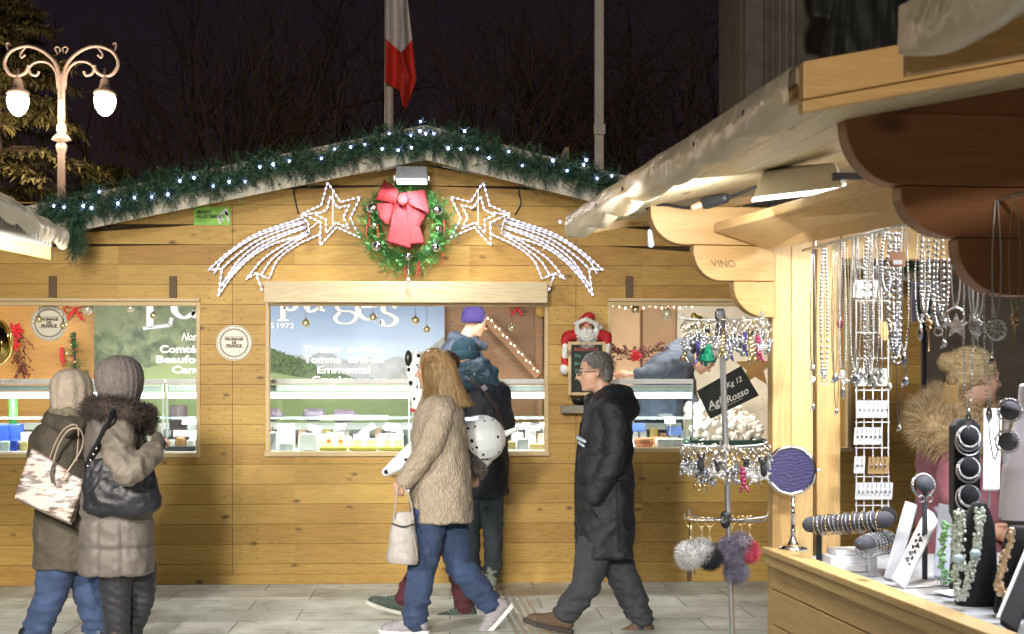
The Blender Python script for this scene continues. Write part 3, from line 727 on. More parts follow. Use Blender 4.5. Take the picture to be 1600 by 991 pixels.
for i, (px, Y, H, lab) in enumerate([(250, 30, 11, 'bare winter tree between the street lamp and the flag, dimly lit brown'), (420, 34, 15, 'tall bare tree against the night sky left of the flag'),
        (540, 38, 13, 'bare tree close behind the flag, almost lost in the dark'), (760, 33, 13, 'bare tree just right of the flag behind the chalet ridge'), (880, 36, 14, 'bare tree left of the square pale pole'),
        (1030, 31, 12, 'bare arching tree right of the square pale pole'), (1130, 37, 13, 'bare tree beside the stone monument')]):
    tree((xy(px, Y), Y, 0), H, 'bare_tree', lab, 40 + i, BARK, .62, 5, .16, random.uniform(-.4, .4), 4, 'bare trees behind the market')
# cedar with drooping lit sprays at the left
random.seed(5)
def conifer(px, Y, H, R0, label, n, seed, z0=1.5, cols=((.16, .135, .03), (.09, .085, .025))):
    random.seed(seed); root = V((xy(px, Y), Y, 0)); th = thing('conifer', label, 'tree', root, 'conifers beside the street lamp')
    MB().tube([root, root + V((0, 0, H * .5)), root + V((0, 0, H))], [.2, .12, .02], 8).build('trunk', BARK, th, smooth=True)
    bm = MB(); fm = MB()
    for k in range(n):
        t = random.random() ** .9; z = z0 + (H - z0) * t; L = R0 * (1 - t) ** .7 * random.uniform(.6, 1.15) + .25; a = random.uniform(0, 2 * PI)
        d = V((math.cos(a), math.sin(a), 0)); p0 = root + V((0, 0, z)); pts = []
        for j in range(7):
            s = j / 6; pts.append(p0 + d * L * s + V((0, 0, .25 * s - .75 * s * s * L * .45)) + rv(.04))
        bm.tube(pts, [.03 * (1 - s / 8) for s in range(7)], 4)
        for j in range(1, 7):
            for _ in range(14):
                q = pts[j] + (pts[j - 1] - pts[j]) * random.random(); sd = V((-d.y, d.x, 0)) * random.choice((-1, 1)) * random.uniform(.3, 1.)
                dr = (sd + d * .6 + V((0, 0, -.35 + rv().z * .25))).normalized(); ll = random.uniform(.14, .36) * (1 if L > .8 else .7)
                for m_ in range(5):
                    w0 = q + dr * ll * m_ / 5; e = w0 + (dr + rv(.7)).normalized() * .13; s2 = dr.cross(V((0, 0, 1))).normalized() * .022
                    fm.add([w0 - s2, w0 + s2, e + s2 * .3, e - s2 * .3], [(0, 1, 2, 3)])
    bm.build('branches', BARK, th); fm.build('foliage', M('cedar foliage', (.15, .135, .045), .7, var=.5, vs=1.5), th)
conifer(-6, 23.5, 8.6, 2.3, 'tall cedar behind the left globe of the street lamp, its sprays lit yellow', 150, 3)
conifer(-75, 25.5, 9.5, 2.6, 'cedar at the far left edge of the photo', 90, 4)
conifer(165, 27, 5.3, 2.2, 'dark low conifer behind the right globe of the street lamp', 110, 6)
random.seed(11)
# ================================================================ garland on the chalet roof
random.seed(21)
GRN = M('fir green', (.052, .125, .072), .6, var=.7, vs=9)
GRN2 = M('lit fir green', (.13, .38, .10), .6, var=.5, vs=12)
LED = M('cold white bulb', (.9, .9, 1), .3, emit=(.72, .80, 1), es=18)
LEDB = M('blue white bulb', (.7, .8, 1), .3, emit=(.35, .50, 1), es=20)
GY = FY - .10
def gz(px): return Z(px, (218 + (668 - px) * .197) if px < 668 else (218 + (px - 668) * .252), GY)
def gp(px): return V((X(px, GY), GY, gz(px)))
gar = thing('fir_garland', 'dark green fir garland with cold white fairy lights along the chalet roof edge', 'garland', gp(668))
pts = [gp(px) for px in range(60, 1436, 5)]
mb = MB()
for p in pts:
    for _ in range(17):
        d = udir(); d.y = -abs(d.y) * .8; d = d.normalized(); d.z *= .95
        q = p + V((random.uniform(-.03, .03), random.uniform(-.04, .02), random.gauss(.01 + .02 * math.sin(p.x * 9), .030 + .018 * math.sin(p.x * 23 + 1))))
        needles(mb, q, (d + V((0, 0, -.12))).normalized(), random.uniform(.07, .125), 17, .034, .0028)
for _ in range(90):       # longer tufts that stick out above and hang below
    p = gp(random.uniform(70, 1400)); up = random.random() < .45
    for _ in range(7):
        d = V((random.uniform(-.6, .6), -.35, 1 if up else -1)).normalized(); needles(mb, p + rv(.02) + V((0, 0, .05 if up else -.05)), (d + rv(.25)).normalized(), random.uniform(.09, .15), 20, .03, .0022)
for k in range(20):       # the end that hangs down at the left corner
    p = V((X(118, GY), GY, Z(118, 335 + k * 3, GY)))
    for _ in range(16): needles(mb, p + rv(.03), (udir() + V((.1, -.3, -.5))).normalized(), random.uniform(.07, .13), 17, .03, .002)
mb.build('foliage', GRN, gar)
mb = MB()
for p in pts[::2]:
    for _ in range(3):
        d = V((random.uniform(-.8, .8), -.8, random.uniform(-.9, .9))).normalized(); needles(mb, p + V((random.uniform(-.03, .03), -.05, random.gauss(.01, .05))), d, random.uniform(.06, .10), 15, .026, .0026)
mb.build('pale_tips', M('pale fir tips', (.12, .21, .10), .6, var=.6, vs=9), gar)
MB().tube([p + V((0, .02, .0)) for p in pts[::3]], .012, 6).build('wire', DARK, gar)
lights = [(84, 322), (100, 324), (130, 322), (143, 325), (184, 318), (155, 300), (210, 309), (237, 308), (262, 304), (281, 283), (303, 278), (333, 291), (358, 284), (383, 284), (406, 261), (427, 257), (452, 252), (502, 248), (523, 233), (548, 230), (570, 226), (597, 233), (608, 209), (622, 235), (643, 231), (657, 190), (656, 205), (665, 209), (678, 209), (642, 212), (700, 232), (720, 233), (746, 233), (726, 205), (764, 247), (795, 237), (816, 259), (864, 251), (886, 267), (912, 258), (916, 250), (933, 279), (956, 275), (990, 300), (1060, 322), (1255, 362), (1265, 366), (1290, 372), (1340, 384), (1395, 397), (875, 347)]
b0 = None
for i, (px, py) in enumerate(lights):
    m_ = LEDB if i % 3 else LED; r = random.uniform(.005, .0085)
    mb = MB().ell(P(px, py, GY - .16), r, r, r * 1.2, None, 8, 6); mb.build('light_bulb', m_, gar, smooth=True)
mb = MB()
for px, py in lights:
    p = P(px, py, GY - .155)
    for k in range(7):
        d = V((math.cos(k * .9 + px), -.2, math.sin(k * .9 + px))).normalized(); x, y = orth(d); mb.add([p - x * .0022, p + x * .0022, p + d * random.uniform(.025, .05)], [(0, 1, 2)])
mb.build('glow_rays', M('glowing bulb rays', (.6, .7, .8), .3, emit=(.30, .48, 1), es=3.5), gar)  # glowing spikes added round the bulbs to imitate their sparkle

# ================================================================ wreath
WY = YW - .10
wc = P(636, 355, WY); wr = thing('christmas_wreath', 'green fir wreath with silver baubles and a big red glitter bow above the middle window', 'wreath', wc)
mb = MB()
for k in range(820):
    a = random.uniform(0, 2 * PI); rr_ = random.gauss(.245, .045); p = wc + V((math.cos(a) * rr_, random.uniform(-.07, .03), math.sin(a) * rr_ * 1.0))
    d = (V((math.cos(a), 0, math.sin(a))) * random.uniform(-.2, 1.) + V((-math.sin(a), 0, math.cos(a))) * random.uniform(-1, 1) + V((0, -.7, 0))).normalized()
    needles(mb, p, d, random.uniform(.05, .085), 16, .022, .0026)
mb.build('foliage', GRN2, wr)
MB().tube([wc + V((math.cos(a) * .23, .02, math.sin(a) * .23)) for a in [2 * PI * k / 32 for k in range(32)]], .03, 8, closed=True).build('ring', GRN, wr)
SILV = M('silver bauble', (.72, .74, .74), .12, 1., var=.05)
def bauble(px, py, Y, r, m_, par, name='bauble'):
    b = MB().ell(P(px, py, Y), r, r, r, None, 16, 10).build(name, m_, par, smooth=True)
    MB().lathe([(r * .28, 0), (r * .28, r * .3), (r * .05, r * .35)], P(px, py, Y) + V((0, 0, r * .92)), 10).build('bauble_cap', CHROME, b)
    return b
for px, py, r in [(581, 326, .037), (589, 385, .037), (638, 401, .029), (681, 387, .034), (684, 329, .036), (685, 359, .026), (584, 353, .024)]: bauble(px, py, WY - .115, r, SILV, wr)
BEAD = M('red bead', (.45, .03, .025), .3)
for px, py in [(577, 335), (590, 352), (652, 412), (694, 345), (692, 396), (633, 415), (655, 408), (572, 350)]:
    mb = MB(); p = P(px, py, WY - .11)
    for k in range(9): mb.ell(p + V((random.uniform(-.004, .004), 0, -.011 * k)), .0055, .0055, .0055, None, 6, 5)
    mb.build('bead_string', BEAD, wr, smooth=True)
GLIT = M('red glitter fabric', (.34, .022, .028), .5, .1, var=.9, vs=260, bump=.8, bs=400)
def patch(name, q4, bul, Y, par, mat, n=14, th=.004, fold=0.):
    (a, b, c, d) = q4
    def f(u, v):
        px = (a[0] * (1 - u) + b[0] * u) * (1 - v) + (d[0] * (1 - u) + c[0] * u) * v; py = (a[1] * (1 - u) + b[1] * u) * (1 - v) + (d[1] * (1 - u) + c[1] * u) * v
        return P(px, py, Y - bul * math.sin(PI * (.08 + .84 * u)) * (1 if not fold else 1) + fold * math.sin(u * 9))
    return MB().grid(f, n, n).build(name, mat, par, smooth=True, solid=th)
BYY = WY - .13
patch('bow_loop', [(586, 312), (600, 281), (622, 297), (618, 320)], .05, BYY, wr, GLIT)
patch('bow_loop', [(622, 302), (664, 297), (671, 333), (635, 318)], .05, BYY, wr, GLIT)
patch('bow_ribbon', [(588, 318), (618, 318), (606, 352), (592, 340)], .03, BYY + .01, wr, GLIT)
patch('bow_ribbon', [(634, 318), (669, 331), (654, 357), (640, 345)], .03, BYY + .01, wr, GLIT)
patch('bow_tail', [(616, 318), (632, 318), (643, 390), (604, 379)], .035, BYY + .005, wr, GLIT)
patch('bow_tail', [(630, 318), (644, 318), (664, 381), (638, 384)], .035, BYY + .012, wr, GLIT)
MB().ell(P(629, 312, BYY - .05), .04, .028, .045, None, 14, 10).build('bow_knot', GLIT, wr, smooth=True)
tg = MB().tube([P(638, 408, WY - .06), P(638, 430, WY - .14)], .0015, 5)
tg.ell(P(638, 438, WY - .15), .014, .014, .018, None, 10, 8); tag(tg.build('glass_drop', M('clear crystal', (.8, .85, .9), .05, .3), smooth=True), 'small glass drop hanging below the wreath over the planed board', 'ornament')

# ================================================================ flood lamp above the wreath
fl = thing('flood_lamp', 'white rectangular flood lamp fixed above the red bow of the wreath', 'flood lamp', P(643, 285, YW - .25))
a, b = P(618, 262, YW - .30), P(669, 284, YW - .30)
MB().hexa([(a.x, YW - .42, b.z), (b.x, YW - .42, b.z), (b.x, YW - .20, b.z - .01), (a.x, YW - .20, b.z - .01), (a.x + .01, YW - .38, a.z), (b.x - .01, YW - .38, a.z), (b.x - .02, YW - .24, a.z + .01), (a.x + .02, YW - .24, a.z + .01)]).build('housing', M('grey lamp housing', (.50, .52, .52), .4, .3), fl, bev=.006)
MB().box((a.x + .01, YW - .44, b.z - .012), (b.x - .01, YW - .23, b.z - .002)).build('lens', M('bright flood lens', (.9, .95, 1), .3, emit=(.85, .95, 1), es=3.), fl, bev=.003)
MB().box((a.x - .008, YW - .36, b.z), (a.x - .002, YW, b.z + .03)).box((b.x + .002, YW - .36, b.z), (b.x + .008, YW, b.z + .03)).build('bracket', METAL, fl)

# ================================================================ shooting star light figures
ROPE = M('clear light tube', (.75, .76, .85), .15, emit=(.55, .56, .9), es=.20)
SY_ = YW - .055
def star_fig(mir, label):
    f = (lambda x: 1267 - x) if mir else (lambda x: x)
    q = lambda x, y, d=0: P(f(x), y, SY_ + d)
    outer = [(512, 285), (532, 316), (563, 308), (547, 341), (562, 371), (526, 355), (500, 384), (501, 348), (472, 334), (502, 321)]
    cx, cy = 522, 338
    inner = [(cx + (x - cx) * .58, cy + (y - cy) * .58) for x, y in outer]
    T = [[(474, 340), (445, 350), (400, 366), (360, 392), (325, 422)], [(325, 422), (347, 420), (341, 462)], [(341, 462), (362, 432), (392, 402), (430, 380), (482, 366)],
         [(476, 348), (440, 360), (402, 376), (366, 402), (347, 420)], [(478, 356), (440, 370), (405, 388), (375, 412), (356, 436)],
         [(480, 361), (445, 382), (412, 404), (384, 437)], [(477, 345), (435, 357), (392, 374), (350, 404), (334, 428)], [(479, 353), (440, 366), (404, 382), (372, 408), (345, 448)], [(485, 364), (452, 384), (424, 406), (408, 430)], [(384, 437), (400, 427), (410, 455)], [(420, 436), (402, 428)], [(420, 436), (434, 406), (462, 384), (500, 366)], [(484, 352), (470, 336), (502, 332)]]
    root = thing('shooting_star_light', label, 'light decoration', q(450, 400), 'shooting star lights on the chalet gable')
    rope = MB(); leds = MB(); fr = MB(); rays = MB(); px_ = .8
    def run(poly, closed=False, curve=True, sp=.044):
        w_ = [q(x, y) for x, y in poly]
        c = crv(w_, 6) if curve else (w_ + [w_[0]] if closed else w_)
        rope.tube(c, .0065, 6)
        fr.tube([p + V((0, .018, 0)) for p in c], .003, 5)
        acc = 0
        for i in range(len(c) - 1):
            L = (c[i + 1] - c[i]).length; t = sp - acc
            while t < L:
                p = c[i].lerp(c[i + 1], t / L); leds.ell(p + V((0, -.006, 0)), .0078, .0078, .0078, None, 6, 4); t += sp
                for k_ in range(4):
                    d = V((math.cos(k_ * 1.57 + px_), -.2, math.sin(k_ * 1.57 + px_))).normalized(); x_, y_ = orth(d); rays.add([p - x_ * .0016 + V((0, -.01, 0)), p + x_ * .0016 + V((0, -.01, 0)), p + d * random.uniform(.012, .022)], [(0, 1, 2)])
            acc = (acc + L) % sp if L < 1e9 else 0
    run(outer, True, False, .038); run(inner, True, False, .038)
    for t_ in T: run(t_, False, len(t_) > 3, .042)
    fr.tube([q(478, 340, .02), q(484, 366, .02)], .004, 5).tube([q(400, 366, .02), q(420, 392, .02)], .004, 5).tube([q(520, 355, .02), q(520, 300, .02)], .004, 5)
    fr.tube([q(500, 345, .02), q(462, 375, .02)], .004, 5)
    rope.build('rope_light', ROPE, root, smooth=True)
    tag(leds.build('light_bulbs', M('white light point', (1, 1, 1), .3, emit=(.74, .76, 1), es=2.6), root), kind='stuff')
    rays.build('led_glow_rays', M('led glow spikes', (.7, .7, .8), .3, emit=(.66, .68, 1), es=.9), root); fr.build('frame', METAL, root)  # rays: glowing spikes added to imitate the halo of each light point
    return root
star_fig(False, 'shooting star of white rope lights left of the wreath, its tail pointing left')
star_fig(True, 'shooting star of white rope lights right of the wreath, its tail pointing right')
for px, y0, y1, lab in [(459, 286, 334, 'black cable running down to the left shooting star'), (811, 288, 336, 'black cable running down to the right shooting star')]:
    tag(MB().tube(crv([P(px + 2, y0, YW - .01), P(px, y0 + 14, YW - .012), P(px + 3, y0 + 30, YW - .01), P(px + (7 if px < 600 else -6), y1, YW - .02)], 5), .006, 6).build('cable', DARK, smooth=True), lab, 'cable')

# ================================================================ signs on the wall
stk = thing('sticker_sign', 'small lime green sticker at the top left of the chalet wall, with dark lettering', 'sign', P(331, 352, YW))
a, b = P(303, 323, YW - .006), P(360, 352, YW - .006)
MB().box((a.x, YW - .008, b.z), (b.x, YW - .003, a.z)).build('plate', M('lime green vinyl', (.25, .62, .06), .45, var=.04), stk)
INK = M('dark print', (.03, .05, .02), .6); WPR = M('white print', (.8, .82, .8), .6, var=.02)
text('_MARINO', 'lettering', INK, stk, (a.x + .015, YW - .010, a.z - .052), .036, bold=.0008, align='LEFT', width=.11)
text('-ALLESTIMENTI', 'lettering', INK, stk, (a.x + .012, YW - .010, a.z - .083), .034, bold=.0008, align='LEFT', width=.2)
text('.................', 'lettering', INK, stk, (a.x + .03, YW - .010, a.z - .105), .022, align='LEFT', width=.08)
mb = MB()
for (x0, y0, x1, y1) in [(340, 337, 344, 350), (345, 333, 349, 345), (352, 326, 357, 346), (348, 330, 357, 336)]:
    p, q = P(x0, y0, YW - .0095), P(x1, y1, YW - .0095); mb.obox((p + q) / 2, (q - p).length, .02, .002, ax=q - p, ay=V((q - p).normalized().cross(V((0, 1, 0)))))
mb.build('emblem', WPR, stk)
def round_sign(px, py, Y, r, label):
    t = thing('round_sign', label, 'sign', P(px, py + 20, Y)); c = P(px, py, Y)
    MB().lathe([(r, 0), (r, .008)], c, 48, V((0, -1, 0))).build('disc', M('cream enamel', (.78, .74, .62), .4, var=.02), t, bev=.001)
    mb = MB()
    ca = V((0, -.0095, 0))
    for rr_, w_ in ((r * .95, .0018), (r * .78, .0028), (r * .73, .0014)): mb.tube([c + ca + V((math.cos(x) * rr_, 0, math.sin(x) * rr_)) for x in [2 * PI * k / 48 for k in range(48)]], w_, 5, closed=True)
    for k in range(26):
        x = 2 * PI * k / 26; 
        if k % 7 != 0: mb.ell(c + ca + V((math.cos(x) * r * .865, 0, math.sin(x) * r * .865)), .0035, .001, .0035, None, 6, 4)
    for s in (.33, -.27): mb.box(c + V((-r * .55, -.0095, r * s)), c + V((r * .55, -.008, r * s + .003)))
    mb.build('ring_lines', M('brown print', (.12, .085, .05), .6), t)
    for s, dz, wd in (('FROMAGE', .14, 1.02), ('DE', -.055, .25), ('FRANCE', -.225, .86)): text(s, 'lettering', M('brown print', (.12, .085, .05), .6), t, c + V((0, -.0095, r * dz)), r * .21, bold=.0016, width=r * wd)
    return t
round_sign(366, 536, YW - .004, .13, 'round cream cheese sign on the wall left of the middle window')
round_sign(77, 505, YW + .16, .132, 'round cream cheese sign hanging inside the left window')
tag(MB().tube([P(76, 480, YW + .155), P(74, 474, YW + .155)], .004).build('sign_hook', METAL), 'little metal hook holding the round sign in the left window', 'hook')

# ================================================================ santa figure with chalkboard, wall shelf
sx_, sz_ = 917, 640
san = thing('santa_figure', 'santa figure with white beard clinging to the top of a chalkboard on the wall', 'figurine', P(916, 560, YW - .06))
REDC = M('red velvet', (.50, .012, .015), .7, sheen=.5); WFUR = M('white fleece', (.80, .79, .77), .95, bump=.8, bs=120); SKIN = M('skin', (.55, .31, .21), .5, sss=.12, var=.06)
sp = lambda x, y, d=0: P(x, y, YW - .10 + d)
mb = MB().ell(sp(917, 512), .042, .042, .05); blob(mb, 'face', SKIN, san, .006, 3)
mb = MB().ell(sp(916, 502, .01), .062, .05, .042).ell(sp(920, 494, .01), .045, .045, .03).cap(sp(886, 525), sp(905, 522), .036, .042).cap(sp(930, 522), sp(948, 525), .042, .036).cap(sp(885, 528), sp(883, 536), .040, .034).cap(sp(948, 528), sp(948, 536), .040, .034).ell(sp(916, 532, .05), .09, .035, .045)
blob(mb, 'red_suit', REDC, san, .008, 5)
mb = MB().cap(sp(900, 506, -.03), sp(916, 499, -.045), .017, .018).cap(sp(916, 499, -.045), sp(933, 507, -.03), .018, .017).ell(sp(917, 524, -.035), .062, .03, .055).ell(sp(902, 518, -.02), .022, .03, .05).ell(sp(932, 518, -.02), .022, .03, .05).ell(sp(938, 512), .02, .02, .02).cap(sp(884, 540, -.01), sp(883, 556, -.01), .026, .024).cap(sp(949, 540, -.01), sp(948, 552, -.01), .026, .022)
bd = blob(mb, 'beard_and_trim', WFUR, san, .006, 3, lambda p, n: .006 * noise.noise(p * 60))
mb = MB(); fur(mb, ellpts(sp(917, 528, -.035), .056, .03, .062, 700), .03, .0016, .5, grav=.6); mb.build('beard_hair', WFUR, san)
MB().ell(sp(911, 508, -.043), .006, .004, .006, None, 8, 6).build('eye', DARK, san); MB().ell(sp(922, 508, -.043), .006, .004, .006, None, 8, 6).build('eye', DARK, san)
MB().ell(sp(917, 513, -.05), .009, .01, .008, None, 10, 8).build('nose', SKIN, san, smooth=True)
mb = MB().cap(sp(884, 575, .02), sp(883, 560, .02), .03, .03); mb.build('leg', REDC, san, smooth=True); MB().ell(sp(882, 577, .01), .035, .03, .04).build('boot_cuff', WFUR, san, smooth=True)
cb = thing('chalkboard', 'chalkboard in a pale wooden frame held by the santa figure', 'chalkboard', P(914, 616, YW - .02))
a, b = P(888, 534, YW - .13), P(946, 618, YW - .13)
MB().box((a.x + .02, YW - .125, b.z + .02), (b.x - .02, YW - .11, a.z - .02)).build('slate', M('slate', (.025, .032, .03), .75, var=.35, vs=14), cb)
mb = MB()
for u0, u1, w0, w1 in ((a.x, a.x + .022, b.z, a.z), (b.x - .022, b.x, b.z, a.z)): mb.box((u0, YW - .135, w0), (u1, YW - .105, w1))
mb.box((a.x + .022, YW - .133, a.z - .022), (b.x - .022, YW - .105, a.z)).box((a.x + .022, YW - .133, b.z), (b.x - .022, YW - .105, b.z + .022)); mb.build('frame', PINE_L, cb, bev=.003)
CH = M('pink chalk', (.45, .12, .10), .9); CH2 = M('green chalk', (.15, .42, .28), .9)
text('AGERITIVI', 'chalk_writing', CH, cb, (a.x + .13, YW - .1265, a.z - .068), .038, bold=.0006, width=.18)
for k, s in enumerate(('Vin', 'Birra', 'Thé', 'Vin')): text(s, 'chalk_writing', CH2, cb, (a.x + .04, YW - .1265, a.z - .115 - .055 * k), .038, align='LEFT', shear=.3)
shf = MB().box(P(878, 646, YW - .14), P(950, 633, YW - .001)); tag(shf.build('wall_shelf', wood('grey weathered shelf', (.30, .26, .2), (.14, .12, .09), 'X'), bev=.003), 'small weathered shelf on the wall under the chalkboard', 'shelf')
ash = MB().lathe([(.04, 0), (.055, .03), (.06, .045), (.052, .045), (.04, .012), (.001, .01)], P(905, 632, YW - .07), 20); tag(ash.build('ashtray', M('dark metal tray', (.04, .045, .045), .3, .8), smooth=True), 'round dark ashtray on the small wall shelf', 'ashtray')

# ================================================================ banner with mountain landscape
BNY = BY - .12
ban = thing('banner', 'large printed banner of an alpine landscape with white lettering on the chalet back wall', 'banner', (X(420, BNY), BNY, 1.0))
def banner_mat():
    m, t, b = base('printed landscape'); N = t.nodes; L = t.links; b.inputs['Roughness'].default_value = .45
    tc = N.new('ShaderNodeTexCoord'); sp = N.new('ShaderNodeSeparateXYZ'); L.new(tc.outputs['Object'], sp.inputs[0])
    x, z = sp.outputs['X'], sp.outputs['Z']
    def nz(sc, det=5, dist=0.):
        n = N.new('ShaderNodeTexNoise'); n.inputs['Scale'].default_value = sc; n.inputs['Detail'].default_value = det; n.inputs['Distortion'].default_value = dist
        L.new(tc.outputs['Object'], n.inputs['Vector']); return n.outputs['Fac']
    def mixc(f, a, c):
        n = N.new('ShaderNodeMix'); n.data_type = 'RGBA'; L.new(f, n.inputs[0])
        for i, v in ((6, a), (7, c)):
            if isinstance(v, tuple): n.inputs[i].default_value = (*v, 1)
            else: L.new(v, n.inputs[i])
        return n.outputs[2]
    def sstep(v, a, c):
        n = N.new('ShaderNodeMapRange'); n.inputs['From Min'].default_value = a; n.inputs['From Max'].default_value = c; L.new(v, n.inputs['Value']); return n.outputs[0]
    ox = ban.location.x
    bx = lambda px: X(px, BNY) - ox
    bz = lambda py: Z(500, py, BNY) - ban.location.z
    sky = mixc(sstep(z, bz(590), bz(470)), (.42, .49, .61), (.17, .27, .46))
    sky = mixc(sstep(math_n(t, 'ADD', nz(1.6, 6, .6), math_n(t, 'MULTIPLY', z, -.25)), .38, .62), sky, (.46, .54, .68))
    # ridges: height functions of x
    def ridge(x0, h0, x1, h1, amp, sc, off=0):
        r = sstep(x, x0, x1); base_ = math_n(t, 'ADD', h0, math_n(t, 'MULTIPLY', r, h1 - h0))
        cx_ = N.new('ShaderNodeCombineXYZ'); L.new(x, cx_.inputs[0]); cx_.inputs[1].default_value = off
        n = N.new('ShaderNodeTexNoise'); n.inputs['Scale'].default_value = sc; n.inputs['Detail'].default_value = 6; L.new(cx_.outputs[0], n.inputs['Vector'])
        return math_n(t, 'ADD', base_, math_n(t, 'MULTIPLY', math_n(t, 'SUBTRACT', n.outputs['Fac'], .5), amp))
    def below(h, soft=.012): return sstep(math_n(t, 'SUBTRACT', h, z), 0, soft)
    c = sky
    rock = mixc(nz(9, 8), (.10, .12, .15), (.40, .42, .44))
    c = mixc(below(ridge(bx(430), bz(552), bx(560), bz(560), .30, 3.2)), c, rock)
    rock2 = mixc(nz(14, 8), (.08, .10, .09), (.32, .34, .32))
    c = mixc(below(ridge(bx(600), bz(596), bx(696), bz(522), .16, 5, 3.)), c, rock2)
    forest = mixc(sstep(nz(34, 4, .4), .35, .65), (.012, .030, .012), (.075, .13, .035))
    c = mixc(below(ridge(bx(400), bz(535), bx(560), bz(592), .10, 16, 7.), .008), c, forest)
    grass = mixc(nz(6), (.14, .20, .075), (.24, .29, .13))
    c = mixc(below(ridge(bx(415), bz(580), bx(520), bz(596), .03, 3, 1.)), c, grass)
    # left half: forested hillside over a meadow
    fst = mixc(sstep(nz(11, 6, .5), .36, .66), (.030, .055, .028), (.17, .21, .11))
    fst = mixc(sstep(nz(2.4, 2), .45, .7), fst, (.13, .17, .08))
    lf = mixc(below(ridge(bx(150), bz(588), bx(315), bz(556), .05, 4, 5.), .02), fst, grass)
    c = mixc(sstep(math_n(t, 'ADD', math_n(t, 'MULTIPLY', z, .9), x), bx(372) + .9 * bz(530), bx(372) + .9 * bz(530) + .02), lf, c)
    L.new(c, b.inputs['Base Color']); return m
MB().box((X(147, BNY), BNY - .004, .5), (X(694.5, BNY), BNY, 2.66)).build('sheet', banner_mat(), ban)
LW = M('white banner print', (.82, .82, .80), .5, var=.01); LO = M('grey banner print edge', (.30, .34, .40), .5)
# large serif lettering drawn with a broad-nib stroke
def nib(strokes, x0, y0, s, name):
    """strokes in letter units (x right, y up, em=1); x0,y0 pixel of the origin, s pixels per em; thick downstrokes, thin joins"""
    for off, mt, yy, gr in ((0, LO, .006, .018), (0, LW, .009, 0)):
        mb = MB()
        for st_ in strokes:
            w0 = st_[0]; c = crv(st_[1:], 10) if len(st_) > 3 else crv(st_[1:], 4)
            vs = []
            for i, p in enumerate(c):
                d = (c[min(i + 1, len(c) - 1)] - c[max(i - 1, 0)]); d.normalize(); nn = V((-d.y, d.x, 0))
                wd = (w0 if w0 > 0 else (-w0) * (.28 + .72 * abs(d.y) ** 1.5)) / 2 + gr
                vs += [p + nn * wd, p - nn * wd]
            W3 = [P(x0 + v.x * s, y0 - v.y * s, BNY - yy) for v in vs]; B3 = [p + V((0, .0025, 0)) for p in W3]; n = len(W3)
            fs = [(2 * i, 2 * i + 1, 2 * i + 3, 2 * i + 2) for i in range(len(c) - 1)]
            fs += [tuple(reversed([n + j for j in f])) for f in fs]
            fs += [(2 * i, 2 * i + 2, n + 2 * i + 2, n + 2 * i) for i in range(len(c) - 1)] + [(2 * i + 1, n + 2 * i + 1, n + 2 * i + 3, 2 * i + 3) for i in range(len(c) - 1)]
            mb.add(W3 + B3, fs)
        mb.build(name, mt, ban)
GL = {'e': [[-.13, (.50, .30), (.49, .42), (.30, .50), (.10, .36), (.10, .15), (.28, .01), (.50, .10)], [.04, (.10, .28), (.50, .30)]],
      's': [[-.12, (.36, .40), (.24, .49), (.10, .42), (.12, .30), (.27, .23), (.38, .13), (.28, .01), (.12, .01), (.04, .12)], [.03, (.36, .36), (.37, .49)], [.03, (.04, 0), (.04, .14)]],
      'p': [[.13, (.13, .48), (.13, -.24)], [.035, (.0, .46), (.16, .47)], [.04, (.0, -.25), (.28, -.25)], [-.13, (.13, .38), (.30, .49), (.48, .36), (.48, .13), (.32, .0), (.15, .09)]],
      'a': [[-.12, (.06, .38), (.20, .49), (.36, .42), (.37, .28), (.37, .08), (.48, .02)], [-.13, (.37, .27), (.14, .24), (.05, .12), (.14, .0), (.36, .10)]],
      'g': [[-.12, (.26, .49), (.08, .40), (.08, .24), (.24, .16), (.40, .25), (.40, .40), (.26, .49)], [-.09, (.18, .18), (.08, .10), (.16, .02), (.38, .0), (.50, -.10), (.38, -.24), (.14, -.25), (.04, -.14), (.14, -.01)], [.06, (.38, .44), (.52, .49)]],
      'L': [[.14, (.17, .72), (.17, .02)], [.04, (.02, .73), (.34, .73)], [.05, (.02, .02), (.62, .02)], [.06, (.60, .0), (.64, .18)]],
      'l': [[.13, (.12, .74), (.12, .0)], [.035, (0, .72), (.15, .73)], [.04, (0, .02), (.25, .02)]],
      'A': [[.05, (.32, .72), (.05, .02)], [.14, (.34, .72), (.60, .02)], [.04, (.14, .28), (.50, .28)], [.04, (-.05, .02), (.16, .02)], [.04, (.48, .02), (.74, .02)]]}
def rl(st_, ang):     # shear / slight upward slope of the left word
    return [[s[0]] + [(x, y + x * ang) for x, y in s[1:]] for s in st_]
nib(rl(GL['L'], .12), 222, 515, 72, 'lettering'); nib(rl(GL['e'], .12), 266, 500, 78, 'lettering'); nib(rl(GL['s'], .1), 298, 497, 80, 'lettering')
nib(GL['A'], 325, 487, 84, 'lettering'); nib(GL['l'], 385, 487, 84, 'lettering')
for ch, x, y, s in (('p', 434, 485, 62), ('a', 476, 487, 66), ('g', 521, 487, 72), ('e', 554, 500, 70), ('s', 592, 509, 72)): nib(GL[ch], x, y, s, 'lettering')
def bt(s, px, py, hpx, wpx, bold=.0022, al='CENTER', shear=0.):
    sc = FPX / (BNY / 1.0); p = P(px, py, BNY - .008); text(s, 'lettering', LW, ban, p, hpx / 190. * 1.40, bold=bold, width=wpx / 190., align=al, shear=shear)
bt('1973', 445, 513, 9, 27, .001); bt('IS', 424, 513, 9, 8, .001)
bt('Nos', 294, 532, 13, 24, .001, shear=.35)
